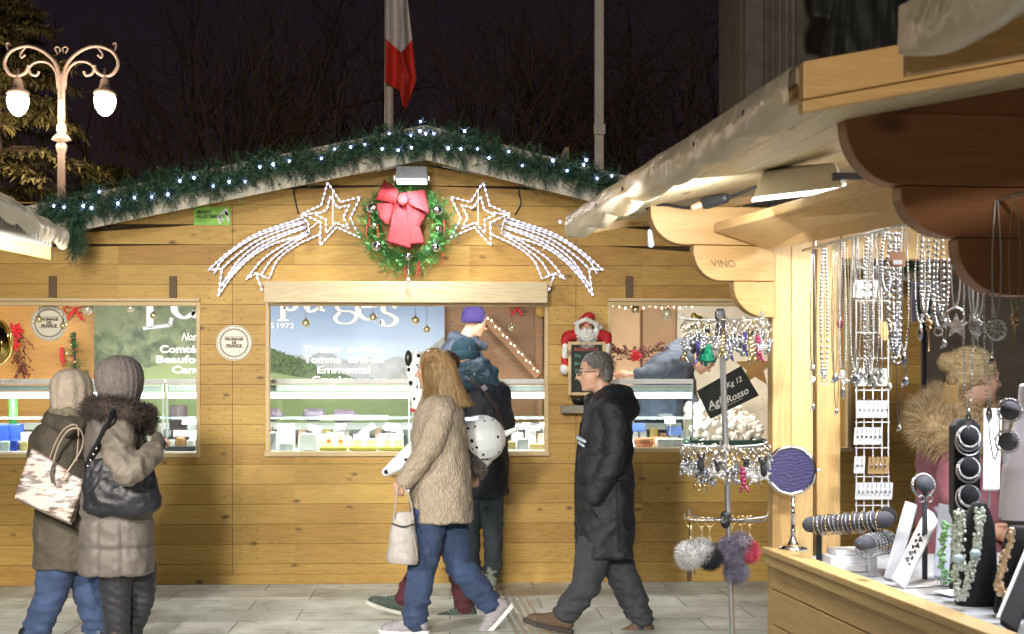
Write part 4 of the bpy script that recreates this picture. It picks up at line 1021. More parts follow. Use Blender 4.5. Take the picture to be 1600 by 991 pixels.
for s, px, py, w_ in (('Comté', 278, 551, 60), ('Beaufort', 283, 567, 84), ('Cantal', 297, 583, 60), ('Tomme', 503, 551, 62), ('de Chèvre', 572, 551, 62), ('Tomme', 504, 567, 62), ('de Brebis', 572, 567, 60), ('Emmental', 537, 583, 88), ('Gruyère', 520, 599, 70)):
    bt(s, px, py, 9.5 if s[0] == 'd' else 12, w_, .0026)

# ================================================================ chiller counters behind the windows
CY0 = YW + .30
GLS = glass('clear display glass'); LAMPM = M('lit tube cover', (.9, .95, 1), .3, emit=(.93, .97, 1), es=2.2)
PERF = M('perforated steel', (.20, .20, .21), .4, .6, var=.9, vs=160)
def case(p0, p1, label, seam=None):
    x0, x1 = X(p0, CY0), X(p1, CY0); pm = (p0 + p1) / 2; z = lambda py, dy=0: Z(pm, py, CY0 + dy)
    t = thing('display_counter', label, 'display counter', ((x0 + x1) / 2, CY0, .3), 'chilled display counters in the chalet')
    MB().box((x0, CY0, .3), (x1, CY0 + .8, z(706))).build('cabinet', WHITE, t, bev=.006)
    MB().box((x0, CY0 + .10, z(600)), (x1, CY0 + .42, z(592.5))).build('top_shelf', M('white top shelf', (.82, .85, .86), .15), t, bev=.004)
    MB().box((x0 + .01, CY0 + .12, z(611)), (x1 - .01, CY0 + .18, z(602))).build('light_housing', M('satin aluminium', (.55, .60, .58), .3, .5), t)
    MB().box((x0 + .01, CY0 + .105, z(623)), (x1 - .01, CY0 + .16, z(613))).build('light_tube', LAMPM, t)
    MB().box((x0, CY0 + .3, z(655, .3)), (x1, CY0 + .62, z(652, .3))).build('glass_shelf', M('green glass edge', (.55, .72, .66), .1, alpha=.75), t)
    MB().hexa([(x0, CY0 + .004, z(704)), (x1, CY0 + .004, z(704)), (x1, CY0 + .01, z(704)), (x0, CY0 + .01, z(704)), (x0, CY0 + .10, z(603)), (x1, CY0 + .10, z(603)), (x1, CY0 + .104, z(603)), (x0, CY0 + .104, z(603))]).build('front_glass', GLS, t)
    MB().box((x0, CY0 + .70, z(700)), (x1, CY0 + .72, z(672, .7))).build('rear_grille', PERF, t)
    MB().box((x0, CY0 + .66, z(671, .7)), (x1, CY0 + .73, z(661, .7))).build('rear_ledge', M('white ledge', (.78, .8, .8), .35), t)
    for x in [x0, x1 - .012] + ([X(seam, CY0)] if seam else []):
        MB().box((x, CY0 + .09, z(705)), (x + .010, CY0 + .11, z(600))).build('corner_rail', METAL, t)
    MB().add([(x0 + .003, CY0 + .01, z(704)), (x0 + .003, CY0 + .7, z(704)), (x0 + .003, CY0 + .42, z(600)), (x0 + .003, CY0 + .10, z(600))], [(0, 1, 2, 3)]).build('side_glass', GLS, t)
    lamp('light_counter_tube', 'AREA', ((x0 + x1) / 2, CY0 + .14, z(626)), ((x0 + x1) / 2, CY0 + .3, z(700)), 13 * (x1 - x0), (.95, .98, 1), x1 - x0 - .05, .05)
    return t, z(706)
_, DZ = case(-60, 252, 'chilled counter in the left window, partly behind the beige-hatted woman')
case(256, 330, 'chilled counter at the right end of the left window')
case(405, 640, 'chilled counter in the middle window, left of the blonde woman'); case(644, 870, 'chilled counter in the middle window, behind the queueing man')
case(930, 1087, 'chilled counter in the right window, behind the walking man')
def cz(dy): return DZ + .003
def cg(px, py_base=700): pass
# goods
def at_deck(px, dy): x = X(px, CY0 + dy); return V((x, CY0 + dy, DZ + .002))
def blk(name, px0, px1, top, dy, mat, label, cat, dep=.10, grp=None, taper=.0, cap=None, rad=False):
    a = at_deck(px0, dy); b = at_deck(px1, dy); zt_ = Z((px0 + px1) / 2, top, CY0 + dy); w_ = b.x - a.x; mb = MB()
    if rad: mb.lathe([(w_ / 2 * .96, 0), (w_ / 2, .01), (w_ / 2, zt_ - a.z - .01), (w_ / 2 * .95, zt_ - a.z)], ((a.x + b.x) / 2, a.y + w_ / 2, a.z), 24)
    else: tp = w_ * taper; mb.hexa([(a.x, a.y, a.z), (b.x, a.y, a.z), (b.x, a.y + dep, a.z), (a.x, a.y + dep, a.z), (a.x + tp, a.y + tp * .6, zt_), (b.x - tp, a.y + tp * .6, zt_), (b.x - tp, a.y + dep - tp * .6, zt_), (a.x + tp, a.y + dep - tp * .6, zt_)])
    o = mb.build(name, mat, bev=.005 if not rad else .003); tag(o, label, cat, grp)
    if cap:
        MB().lathe([(.016, 0), (.014, .002)], ((a.x + b.x) / 2, a.y + tp * .35 - .003, (a.z + zt_) / 2), 12, V((0, -1, 0))).build('label_spot', cap, o)
    return o
CHW = M('white cheese rind', (.80, .78, .68), .6, bump=.3, bs=40); CHY = M('yellow cheese', (.74, .56, .22), .5); PAPER = M('white wrapping', (.84, .84, .82), .5, bump=.6, bs=18); RIND = M('ochre rind', (.50, .28, .10), .7, bump=.5)
ORS = M('orange seal', (.80, .22, .05), .5); BLU = M('blue package', (.03, .07, .42), .35); YEL = M('yellow tray', (.76, .66, .06), .4); PNK = M('pinkish rind', (.70, .46, .34), .6); BLK = M('black tray', (.03, .03, .03), .4); GRNP = M('green cup', (.12, .55, .10), .35)
blk('wrapped_cheese', 418, 432, 676, .12, PAPER, 'white wrapped cheese at the far left of the middle window', 'cheese')
blk('cheese_package', 433, 460, 663, .20, M('cream package', (.75, .73, .62), .5, var=.3, vs=30), 'tall cream package second from the left in the middle window', 'package', .06)
blk('plastic_tub', 436, 458, 693, .03, M('clear tub', (.72, .74, .72), .2), 'clear tub in front of the tall cream package', 'tub')
blk('wrapped_cheese', 466, 497, 678, .08, PAPER, 'large crumpled white wrapped cheese in the middle window', 'cheese', .12, taper=.1)
for i, (p0, p1) in enumerate(((494, 507), (536, 549), (556, 566))): blk('soft_cheese', p0, p1, 681 + i, .30, PNK, '%s pinkish soft cheese of the back row in the middle window, from the left' % nth(i), 'cheese', grp='pinkish soft cheeses', rad=True)
for i, (p0, p1) in enumerate(((505, 522), (524, 540))): blk('goat_cheese', p0, p1, 676, .12, CHW, 'white goat cheese with an orange seal, %s one' % ('left' if i == 0 else 'right'), 'cheese', .08, 'goat cheeses with orange seals', .25, ORS)
for i, (p0, p1) in enumerate(((548, 568), (571, 591), (598, 612), (614, 630))): blk('goat_cheese', p0, p1, 686, .10, CHW, 'low white goat cheese, %s right of the orange seals' % nth(i), 'cheese', .09, 'low white goat cheeses', .15)
for i, (p0, p1) in enumerate(((591, 606), (608, 630))): blk('cheese_slab', p0, p1, 678, .30, CHW, '%s pale cheese slab at the back beside the blonde woman' % ('left' if i == 0 else 'right'), 'cheese', .12)
for i, (p0, p1) in enumerate(((499, 542), (545, 588), (591, 634))): blk('cheese_tray', p0, p1, 699, .015, YEL, 'yellow tray at the front of the middle window, %s from the left' % nth(i), 'tray', .10, 'yellow trays')
for i, (p0, p1, tp, m_) in enumerate(((790, 806, 690, CHY), (808, 826, 686, PAPER), (828, 853, 694, CHY), (800, 818, 676, CHW), (822, 838, 672, PAPER), (840, 856, 678, PNK))):
    blk('cheese_piece', p0, p1, tp, .08 if i < 3 else .32, m_, ['yellow cheese piece right of the dog balloon tail', 'white wrapped piece in front, under the tail of the balloon', 'wide yellow cheese at the front right corner of the middle window', 'white cheese in the back row behind the yellow one', 'tall white wrapped piece in the back row near the right edge', 'pinkish cheese at the back right corner of the middle window'][i], 'cheese', .09)
for i in range(13):
    px = 418 + i * 16.5 + random.uniform(-3, 3)
    if px < 632: blk('cheese_piece', px, px + random.uniform(9, 14), random.uniform(668, 680), .46, random.choice((CHW, CHY, PAPER, PNK, RIND)), 'cheese piece standing in the last row of the middle window, %s from the left' % nth(i), 'cheese', .07, taper=random.choice((0, .1, .2)))
for i in range(9):
    px = 936 + i * 16; blk('cheese_piece', px, px + random.uniform(9, 14), random.uniform(668, 680), .48, random.choice((CHW, CHY, PAPER, PNK)), 'cheese piece in the last row of the right window, %s from the left' % nth(i), 'cheese', .07)
for i in range(9):
    px = 80 + i * 17; blk('cheese_piece', px, px + random.uniform(9, 14), random.uniform(668, 680), .44, random.choice((CHW, CHY, PAPER, RIND)), 'cheese piece in the back row of the left window, %s from the left' % nth(i), 'cheese', .07, rad=i % 2 == 0)
REFL = M('dark reflection', (.10, .07, .09), .5, var=.5, vs=12, bump=.5, bs=25)  # dark reflections in the counter glass, modelled as solid lumps
for px0, px1, py, lab in ((474, 512, 640, 'dark smoked loaf on the glass shelf, left one in the middle window'), (520, 560, 642, 'dark smoked loaf on the glass shelf, right one in the middle window'), (418, 446, 640, 'dark smoked loaf at the left end of the middle window shelf')):
    a, b = P(px0, py + 8, CY0 + .45), P(px1, py + 8, CY0 + .45); tag(MB().cap(a + V((.05, 0, 0)), b - V((.06, 0, 0)), .055, .045, 16).build('reflection_shape', REFL, smooth=True), lab, 'sausages')
a, b = P(500, 657, CY0 + .33), P(606, 649, CY0 + .33); tag(MB().box((a.x, a.y, a.z), (b.x, a.y + .01, b.z)).build('shelf_sign', WHITE), 'blank white strip board along the glass shelf of the middle window', 'sign board')
def card(px, py, w_, h_, dy, label, rot=0., col=WHITE, tilt=.2):
    c = P(px, py, CY0 + dy); ax = V((math.cos(rot), 0, math.sin(rot))); ay = V((-math.sin(rot), 0, math.cos(rot))) + V((0, tilt, 0))
    mb = MB().obox(c, w_ / 196., h_ / 196., .002, ax=ax, ay=ay.normalized())
    low = c - ay.normalized() * h_ / 392.
    mb.tube([low, V((low.x, low.y + .005, DZ + .02))], .0018, 5)
    tag(mb.build('price_card', col), label, 'price card', 'price cards in the chalet windows')
for i, (px, py, w_, h_, r) in enumerate(((492, 670, 20, 9, -.3), (532, 667, 15, 9, 0), (573, 672, 27, 8, .6), (613, 668, 22, 11, -.1), (624, 677, 10, 8, .1), (500, 681, 12, 5, .1), (512, 681, 9, 5, 0))): card(px, py, w_, h_, .24 + .005 * i, 'white price card in the middle window, %s of those left of the blonde woman' % nth(i), r)
for i, (px, py, w_, h_, r) in enumerate(((808, 668, 14, 8, .1), (822, 664, 12, 7, -.1), (836, 669, 14, 8, .1), (849, 664, 12, 8, 0))): card(px, py, w_, h_, .28 + .005 * i, 'white price card right of the queueing man, %s from the left' % nth(i), r)
# left window goods
for i, (p0, p1, tp, dy, m_) in enumerate(((-5, 12, 664, .25, BLU), (12, 33, 663, .28, BLU), (0, 14, 690, .06, M('pale carton', (.60, .72, .62), .5)), (15, 26, 688, .08, BLU))):
    blk('cheese_package', p0, p1, tp, dy, m_, ['blue package at the far left edge of the left window', 'blue package beside the one at the far left edge', 'pale green carton at the bottom left corner', 'low blue package beside the pale green carton'][i], 'package', .08)
blk('cream_cup', 12, 25, 613, .40, GRNP, 'tall green cup on the shelf of the left counter', 'cup', rad=True)
for i, (p0, p1, tp, dy) in enumerate(((27, 52, 690, .08), (30, 50, 676, .24), (54, 78, 680, .15))): blk('round_cheese', p0, p1, tp, dy, CHY if i != 1 else CHW, '%s cheese wheel right of the blue packages' % nth(i), 'cheese', grp='cheese wheels in the left window', rad=True)
cs = blk('cheese_box', 226, 252, 664, .10, M('cream printed box', (.80, .76, .64), .5), 'cream box with a round orange script mark beside the black bag', 'package', .05)
c = P(241, 683, CY0 + .10); MB().tube([c + V((math.cos(a) * .032, -.003, math.sin(a) * .022)) for a in [2 * PI * k / 20 for k in range(20)]], .002, 5, closed=True).build('printed_ring', ORS, cs)
blk('cheese_tray', 257, 305, 698, .06, BLK, 'black tray at the right end of the left window', 'tray', .16)
for i, (p0, p1, tp, m_) in enumerate(((258, 272, 688, CHW), (274, 288, 684, RIND), (290, 304, 688, CHW))): blk('soft_cheese', p0, p1, tp, .12, m_, 'small cheese on the black tray, %s' % ['left', 'middle one, brown', 'right'][i], 'cheese', rad=True)
for i, (px, py, w_, h_) in enumerate(((296, 659, 22, 8), (285, 677, 26, 9), (303, 680, 12, 14))): card(px, py, w_, h_, .3 + .01 * i, 'white price card above the black tray, %s' % ['top', 'lower left', 'lower right'][i])
blk('sausage_pile', 262, 290, 634, .48, M('dark sausage', (.08, .05, .05), .6, bump=.6), 'dark sausages lying on the glass shelf of the left window', 'sausages', rad=True)
# right window goods
TERR = M('terracotta', (.45, .16, .05), .6)
for i, (px, py, r, dy) in enumerate(((1006, 703, .075, .06), (1033, 688, .07, .3))):
    p = P(px, py, CY0 + dy + r); p.z = DZ + .003; tag(MB().lathe([(r * .75, 0), (r, .045), (r * 1.02, .085), (r * .94, .085), (r * .9, .06), (.001, .055)], p, 24).build('terracotta_bowl', TERR, smooth=True), ['terracotta bowl at the front behind the walking man', 'terracotta bowl at the back behind the walking man'][i], 'bowl')
blk('cheese_block', 1028, 1068, 686, .06, M('veined cheese', (.72, .72, .62), .6, var=.4, vs=40), 'long white veined cheese block at the front of the right window', 'cheese', .16)
for i, (px, py, w_, h_) in enumerate(((998, 668, 20, 13), (1047, 657, 16, 10), (1054, 673, 22, 14), (1040, 651, 20, 8))): card(px, py, w_, h_, .22 + .03 * i, '%s price card in the right window' % ['dark blue left', 'white upper', 'dark blue right', 'black top'][i], col=[M('blue card', (.04, .08, .22), .5, var=.5, vs=90), WHITE, M('blue card', (.04, .08, .22), .5), DARK][i])

# ================================================================ ornaments in the windows
GOLD = M('pale gold bauble', (.88, .78, .50), .2, .75, var=.05); PEARL = M('cream bauble', (.85, .80, .62), .25, .4)
for i, (px, py, r, m_) in enumerate([(137, 483, .043, PEARL), (61, 499, .026, GOLD), (99, 509, .027, GOLD), (204, 481, .033, PEARL), (240, 493, .026, GOLD), (478, 505, .030, GOLD), (583, 496, .028, GOLD), (649, 501, .030, GOLD), (667, 515, .026, GOLD), (800, 512, .027, GOLD), (425, 473, .022, GOLD), (993, 484, .033, GOLD), (1042, 491, .042, PEARL)]):
    c = P(px, py, YW + .14); wn_ = 'left' if px < 320 else 'middle' if px < 870 else 'right'
    k_ = [0, 1, 2, 3, 4, 1, 2, 3, 4, 5, 0, 0, 1][i]
    t = thing('hanging_bauble', '%s bauble on a thread in the %s window, %s' % ('large cream' if m_ is PEARL else 'small gold', wn_, {'left': ['over the red bow', 'left of the round sign', 'on the round sign', 'right of the waterfall print', 'under the big letter L'], 'middle': ['at the left corner', 'left of centre', 'over the letter e', 'upper one right of the lettering', 'lower one right of the lettering', 'beside the diagonal brace'], 'right': ['left one', 'right one']}[wn_][k_]), 'bauble', c, 'baubles hanging in the chalet windows')
    MB().ell(c, r, r, r, None, 18, 12).build('ball', m_, t, smooth=True); MB().lathe([(r * .25, 0), (r * .25, r * .3)], c + V((0, 0, r * .93)), 10).build('cap', CHROME, t)
    MB().tube([c + V((0, 0, r)), V((c.x, c.y, Z(px, 471, YW + .14) + .01))], .0013, 4).build('thread', DARK, t)
mb = MB()
for k in range(9): mb.ell(P(1090, 490, YW + .2) + V((random.uniform(-.035, .035), random.uniform(-.03, .03), -.06 + random.uniform(-.04, .05))), .024, .024, .024, None, 12, 8)
tag(mb.build('bauble_cluster', M('yellow gold bauble', (.72, .55, .08), .2, .8), smooth=True), 'cluster of yellow gold baubles at the top of the right window', 'bauble cluster')
REDF = M('red felt petal', (.62, .02, .03), .6, sheen=.4)
def bow(c, s, label, rot=0.):
    t = thing('ribbon_bow', label, 'bow', c)
    for sg in (-1, 1):
        def f(u, v, sg=sg): a = PI * 2 * u; return c + V((sg * (.5 - .5 * math.cos(a)) * s * .9, -(v - .5) * s * .5, math.sin(a) * s * .38 * (.4 + .6 * (.5 - .5 * math.cos(a)))))
        MB().grid(f, 16, 3).build('loop', REDF, t, smooth=True, solid=.003)
        MB().grid(lambda u, v, sg=sg: c + V((sg * u * s * .7 + (v - .5) * s * .3, -.01, -u * s * .9)), 6, 3).build('tail', REDF, t, smooth=True, solid=.003)
    MB().ell(c, s * .16, s * .2, s * .18).build('knot', REDF, t, smooth=True)
bow(P(117, 484, BY - .06), .10, 'red ribbon bow on the orange boards between sign and cream bauble')
bow(P(808, 482, BY - .06), .075, 'red ribbon bow above the diagonal brace in the middle window')
def poins(c, s, t, n=6):
    for ring, (m_, sc) in enumerate(((n, 1.), (n - 1, .65))):
        for k in range(m_):
            a = 2 * PI * k / m_ + ring * .4; d = V((math.cos(a), -.25 - .3 * ring, math.sin(a))).normalized(); w_ = V((-math.sin(a), 0, math.cos(a)))
            MB().grid(lambda u, v: c + d * s * sc * u + w_ * (v - .5) * s * .55 * sc * math.sin(PI * min(1, u * .9 + .08)) + V((0, -.012 * math.sin(PI * v), 0)), 5, 4).build('petal', REDF, t, smooth=True, solid=.002)
def swag(px, py, Y, label, horiz, flowers, L=.4, n=60):
    c = P(px, py, Y); t = thing('berry_swag', label, 'berry swag', c); mb = MB(); bb = MB()
    for k in range(n):
        s_ = random.uniform(-1, 1); p = c + (V((s_ * L / 2, 0, .09 * s_ * s_ + random.uniform(-.03, .02))) if horiz else V((random.uniform(-.04, .04), 0, s_ * L / 2)))
        d = V((s_ * 1.2 if horiz else random.uniform(-1, 1), -.3, random.uniform(-.2, 1) if horiz else -1)).normalized(); e = p + d * random.uniform(.06, .12)
        mb.tube([p, e], .0018, 4); 
        for _ in range(2): bb.ell(p.lerp(e, random.uniform(.5, 1)) + rv(.012), .0075, .0075, .0075, None, 6, 5)
    mb.build('twigs', M('dark twig', (.09, .05, .03), .8), t); bb.build('berry_clusters', M('wine berries', (.16, .03, .035), .4), t)['kind'] = 'stuff'
    for dx, dz, s in flowers: poins(c + V((dx, -.05, dz)), s, t)
swag(33, 548, BY - .08, 'hanging berry swag with red flowers at the far left of the left window', False, [(-.03, .17, .085), (-.05, .05, .07)], .34)
swag(992, 560, YW + .75, 'berry swag with a red flower on the counter behind the walking man', True, [(0, .02, .055)], .32, 80)
mt_ = thing('small_christmas_tree', 'small artificial christmas tree with red ribbon above the beige hat', 'christmas tree', P(117, 592, BY - .2)); mb = MB()
for k in range(170):
    t_ = random.random(); a = random.uniform(0, 2 * PI); c = P(115, 592, BY - .2) + V((0, 0, .40 * t_)); needles(mb, c, V((math.cos(a), math.sin(a), .15)).normalized(), .14 * (1 - t_) + .03, 12, .02, .002)
mb.build('foliage', M('small tree green', (.05, .16, .05), .6, var=.5), mt_); MB().tube([P(117, 600, BY - .2), P(117, 520, BY - .2)], .008).build('stem', DARK, mt_)
for k in range(9): MB().ell(P(115, 585 - k * 6.5, BY - .2) + V((math.sin(k * 2.3) * .08 * (1 - k / 11), -.09 * (1 - k / 11) - .02, 0)), .011, .011, .011, None, 8, 6).build('bauble', GOLD if k % 2 else BEAD, mt_, smooth=True)
rt_ = thing('red_stocking', 'small red felt stocking left of the small christmas tree', 'ornament', P(97, 568, BY - .1))
MB().prism([P(93, 543, BY - .1), P(99, 543, BY - .1), P(100, 560, BY - .1), P(103, 566, BY - .1), P(97, 569, BY - .1), P(93, 563, BY - .1)], (0, .03, 0)).build('felt', REDF, rt_, bev=.006)
# big gold and silver foil ball at the far left
gb = thing('foil_balloon', 'shiny gold foil balloon cut off by the left edge of the photo', 'balloon', P(-6, 535, YW - .12))
MB().ell(P(-8, 535, YW - .14), .13, .09, .17).build('body', M('mirror gold', (.80, .60, .18), .08, 1.), gb, smooth=True); MB().tube([P(-6, 571, YW - .14), P(4, 610, YW - .12)], .003).build('ribbon', GOLD, gb)
# little lights on the diagonal brace
bl = thing('string_lights', 'string of tiny warm lights along the diagonal brace in the middle window', 'string lights', P(800, 540, by - .06))
pl = [P(756 + 84 * k / 14, 488 + 92 * k / 14 + 3 * (k % 2), by - .09) for k in range(15)]
MB().tube(pl, .0022, 4).build('wire', M('pale wire', (.6, .55, .4), .5), bl)
for p in pl: MB().ell(p, .006, .006, .009, None, 6, 5).build('light_bulb', M('tiny warm bulb', (1, .9, .7), .3, emit=(1, .82, .55), es=6), bl)
tag(MB().lathe([(.045, 0), (.05, .012), (.045, .024), (.001, .024)], P(845, 488, BY - .12), 18, V((0, -1, 0))).build('dried_orange', M('dried orange', (.45, .27, .06), .6), smooth=True), 'dried orange disc at the top right of the middle window', 'ornament')
for k in range(7):
    pass
il = thing('string_lights', 'row of tiny lights hanging under the top of the right window', 'string lights', P(1020, 478, YW + .2))
pl = [P(958 + 9.5 * k, 475 + 2 * (k % 3), YW + .2) for k in range(14)]; MB().tube(pl, .0018, 4).build('wire', DARK, il)
for p in pl: MB().ell(p + V((0, 0, -.012)), .006, .006, .010, None, 6, 5).build('light_bulb', M('tiny warm bulb', (1, .9, .7)), il)
# garlic heap, crate and slate sign
gc_ = thing('garlic_crate', 'dark green crate heaped with white garlic in the right window', 'crate', P(1135, 704, CY0 + .1)); a, b = P(1078, 702, CY0 + .02), P(1206, 688, CY0 + .02)
mb = MB().box((a.x, CY0 + .02, a.z), (b.x, CY0 + .05, b.z)).box((a.x, CY0 + .55, a.z), (b.x, CY0 + .58, b.z)).box((a.x, CY0 + .05, a.z), (a.x + .02, CY0 + .55, b.z)).box((b.x - .02, CY0 + .05, a.z), (b.x, CY0 + .55, b.z)).box((a.x, CY0 + .05, a.z), (b.x, CY0 + .55, a.z + .02)); mb.build('crate_body', M('green crate', (.03, .10, .07), .5), gc_)
MB().box((a.x, CY0 + .0, .3), (b.x, CY0 + .6, a.z - .002)).build('stand', WHITE, gc_)
GAR = M('garlic skin', (.80, .74, .66), .5, var=.18, vs=14)
gp0 = None
for i in range(150):
    u = random.random(); v = random.random(); x = a.x + .04 + (b.x - a.x - .08) * u; y = CY0 + .07 + .46 * v
    z_ = b.z - .02 + .30 * v * (.55 + .45 * math.sin(PI * (u * .8 + .2))) + random.uniform(-.01, .02)
    if gp0 is None:
        gp0 = MB().lathe([(.004, .042), (.006, .034), (.016, .026), (.026, .008), (.027, -.004), (.018, -.02), (.006, -.024)], (0, 0, 0), 16, wob=(6, .06)).build('garlic_bulb', GAR, smooth=True, org=(0, 0, 0)); tag(gp0, 'white garlic bulb in the heap behind the slate sign', 'garlic', 'garlic bulbs in the heap'); o = gp0; o.location = (x, y, z_)
    else: o = dup(gp0, (x, y, z_), scale=random.uniform(.8, 1.2))
    o.rotation_euler = (random.uniform(-1, 1), random.uniform(-1, 1), random.uniform(0, 6))
sg = thing('slate_sign', 'tilted slate sign with white chalk writing over the garlic heap', 'sign', P(1135, 650, CY0 + .06)); sy = CY0 - .02
q4 = [P(1110, 655, sy), P(1089, 611, sy), P(1158, 572, sy), P(1186, 618, sy)]
MB().prism(q4[::-1], (0, .012, 0)).build('slate', M('slate', (.025, .032, .03)), sg)
up_ = (q4[1] - q4[0]).normalized(); ri_ = (q4[3] - q4[0]).normalized(); WCH = M('white chalk', (.80, .80, .78), .9, var=.05)
text('Agli', 'chalk_writing', WCH, sg, q4[0] + ri_ * .02 + up_ * .065 + V((0, -.002, 0)), .085, ri_, up_ - ri_ * up_.dot(ri_), .001, align='LEFT', shear=.3)
text('Rosso', 'chalk_writing', WCH, sg, q4[0] + ri_ * .165 + up_ * .05 + V((0, -.002, 0)), .075, ri_, up_ - ri_ * up_.dot(ri_), .001, align='LEFT', shear=.3)
text('Kg 12', 'chalk_writing', WCH, sg, q4[0] + ri_ * .215 + up_ * .155 + V((0, -.002, 0)), .055, ri_, up_ - ri_ * up_.dot(ri_), .0005, align='LEFT', shear=.3)
hc = q4[0] + ri_ * .175 + up_ * .165 + V((0, -.003, 0))
MB().tube([hc + ri_ * .016 * math.sin(t) ** 3 + up_ * .001 * (13 * math.cos(t) - 5 * math.cos(2 * t) - 2 * math.cos(3 * t)) for t in [2 * PI * k / 20 for k in range(20)]], .0018, 4, closed=True).build('chalk_heart', M('pink chalk', (.5, .1, .1)), sg)
for k, (x0, y0, l_) in enumerate(((.03, .055, .10), (.16, .035, .13))):
    p = q4[0] + ri_ * x0 + up_ * y0 + V((0, -.003, 0)); MB().tube([p, p + ri_ * l_], .0015, 4).build('chalk_underline', WCH, sg)
wst = MB(); c = P(1180, 575, YW + .5); pts = [c + V((math.cos(PI / 2 + k * PI / 5) * (.16 if k % 2 == 0 else .07), 0, math.sin(PI / 2 + k * PI / 5) * (.16 if k % 2 == 0 else .07))) for k in range(10)]
tag(wst.prism(pts, (0, .015, 0)).build('wooden_star', wood('star wood', (.62, .36, .12), (.45, .24, .08), 'X', knots=False), bev=.003), 'wooden star hanging in the right window behind the key ring stand', 'ornament')
# ================================================================ people
random.seed(33)
SKN = M('pale skin', (.58, .335, .235), .5, sss=.15, var=.08, vs=20)
EYEW = M('eye white', (.75, .72, .68), .25); IRIS = M('dark iris', (.03, .022, .018), .2)
def hm(face, pitch=0., roll=0.):
    f = V((face[0], face[1], 0)).normalized(); u = V((0, 0, 1)); l = u.cross(f)
    q = Matrix.Rotation(pitch, 3, l) ; f = q @ f; u = q @ u
    if roll: q = Matrix.Rotation(roll, 3, f); u = q @ u; l = q @ l
    return Matrix((f, l, u)).transposed()
def head_prims(mb, c, m, s=1., neck=None):
    c = V(c); e = lambda x, y, z, rx, ry, rz: mb.ell(c + m @ V((x, y, z)) * s, rx * s, ry * s, rz * s, m, 18, 12)
    k = lambda a, b, r0, r1: mb.cap(c + m @ V(a) * s, c + m @ V(b) * s, r0 * s, r1 * s, 10)
    e(-.012, 0, .035, .098, .076, .088); e(.025, 0, -.02, .066, .063, .088); e(.045, 0, -.078, .038, .042, .034); e(.01, 0, -.07, .06, .056, .045)
    k((.082, 0, .012), (.108, 0, -.022), .0085, .0125); k((.098, .009, -.028), (.098, -.009, -.028), .0095, .0095)
    k((.076, .028, .024), (.076, -.028, .024), .014, .014)
    k((.083, .013, -.052), (.083, -.013, -.052), .0085, .0085); k((.080, .012, -.063), (.080, -.012, -.063), .0085, .0085); e(.068, 0, -.092, .02, .022, .018)
    for sg in (-1, 1):
        e(.052, sg * .036, -.025, .026, .024, .026)
        k((-.006, sg * .073, .016), (-.002, sg * .078, -.018), .013, .009); k((-.014, sg * .080, .012), (-.012, sg * .080, -.012), .010, .007)
    if neck is not None: mb.cap(c + m @ V((-.02, 0, -.06)) * s, neck, .055 * s, .062)
def eyes(c, m, s, par):
    for sg in (-1, 1):
        p = V(c) + m @ V((.072, sg * .030, .004)) * s
        e = MB().ell(p, .0105 * s, .0115 * s, .0095 * s).build('eye', EYEW, par, smooth=True)
        MB().ell(p + m @ V((.0095, 0, 0)) * s, .0045 * s, .006 * s, .006 * s).build('iris', IRIS, e, smooth=True)
        mb = MB().cap(V(c) + m @ V((.090, sg * .018, .030)) * s, V(c) + m @ V((.080, sg * .048, .030)) * s, .0045, .003); mb.build('eyebrow', M('grey brown hair', (.10, .075, .055), .8), par, smooth=True)
def hand_prims(mb, w, d, side, s=1., curl=.9):
    """w wrist, d hand direction, side = unit vector towards the thumb"""
    w = V(w); d = V(d).normalized(); side = V(side); side = (side - d * side.dot(d)).normalized(); n = d.cross(side)
    mb.cap(w, w + d * .05 * s, .024 * s, .028 * s, 10)
    for q in (-.024, -.008, .009, .025): mb.cap(w + d * .03 * s + side * q * .7 * s, w + d * .082 * s + side * q * s, .014 * s, .0115 * s, 8)
    for q, L in ((.027, .068), (.0095, .078), (-.0085, .072), (-.026, .056)):
        p = w + d * .086 * s + side * q * s; a = .25; pts = [p]
        for j, f_ in enumerate((.42, .32, .26)):
            a += curl * .55; dd = d * math.cos(a) + n * math.sin(a); pts.append(pts[-1] + dd * L * f_ * s)
        mb.chain(pts, [.0095 * s, .009 * s, .0085 * s, .0075 * s], 8)
    t0 = w + d * .025 * s + side * .022 * s; mb.chain([t0, t0 + (side * .8 + d + n * .3).normalized() * .035 * s, t0 + (side * .8 + d + n * .3).normalized() * .035 * s + (d + n * .5 + side * .1).normalized() * .028 * s], [.014 * s, .0115 * s, .0095 * s], 8)
def wr_(amp, fz=14., fx=9., seed=0.):
    def f(p, n):
        a = noise.noise(V((p.x * fx + seed, p.y * fx, p.z * fz))); b = noise.noise(V((p.x * fx * 2.3, p.y * fx * 2.3 + seed, p.z * fz * 1.7)))
        return amp * (1 - abs(a) * 2.2) * .8 + amp * .45 * b
    return lambda p, n: 1.55 * f(p, n) + amp * .5 * noise.noise(p * 38)
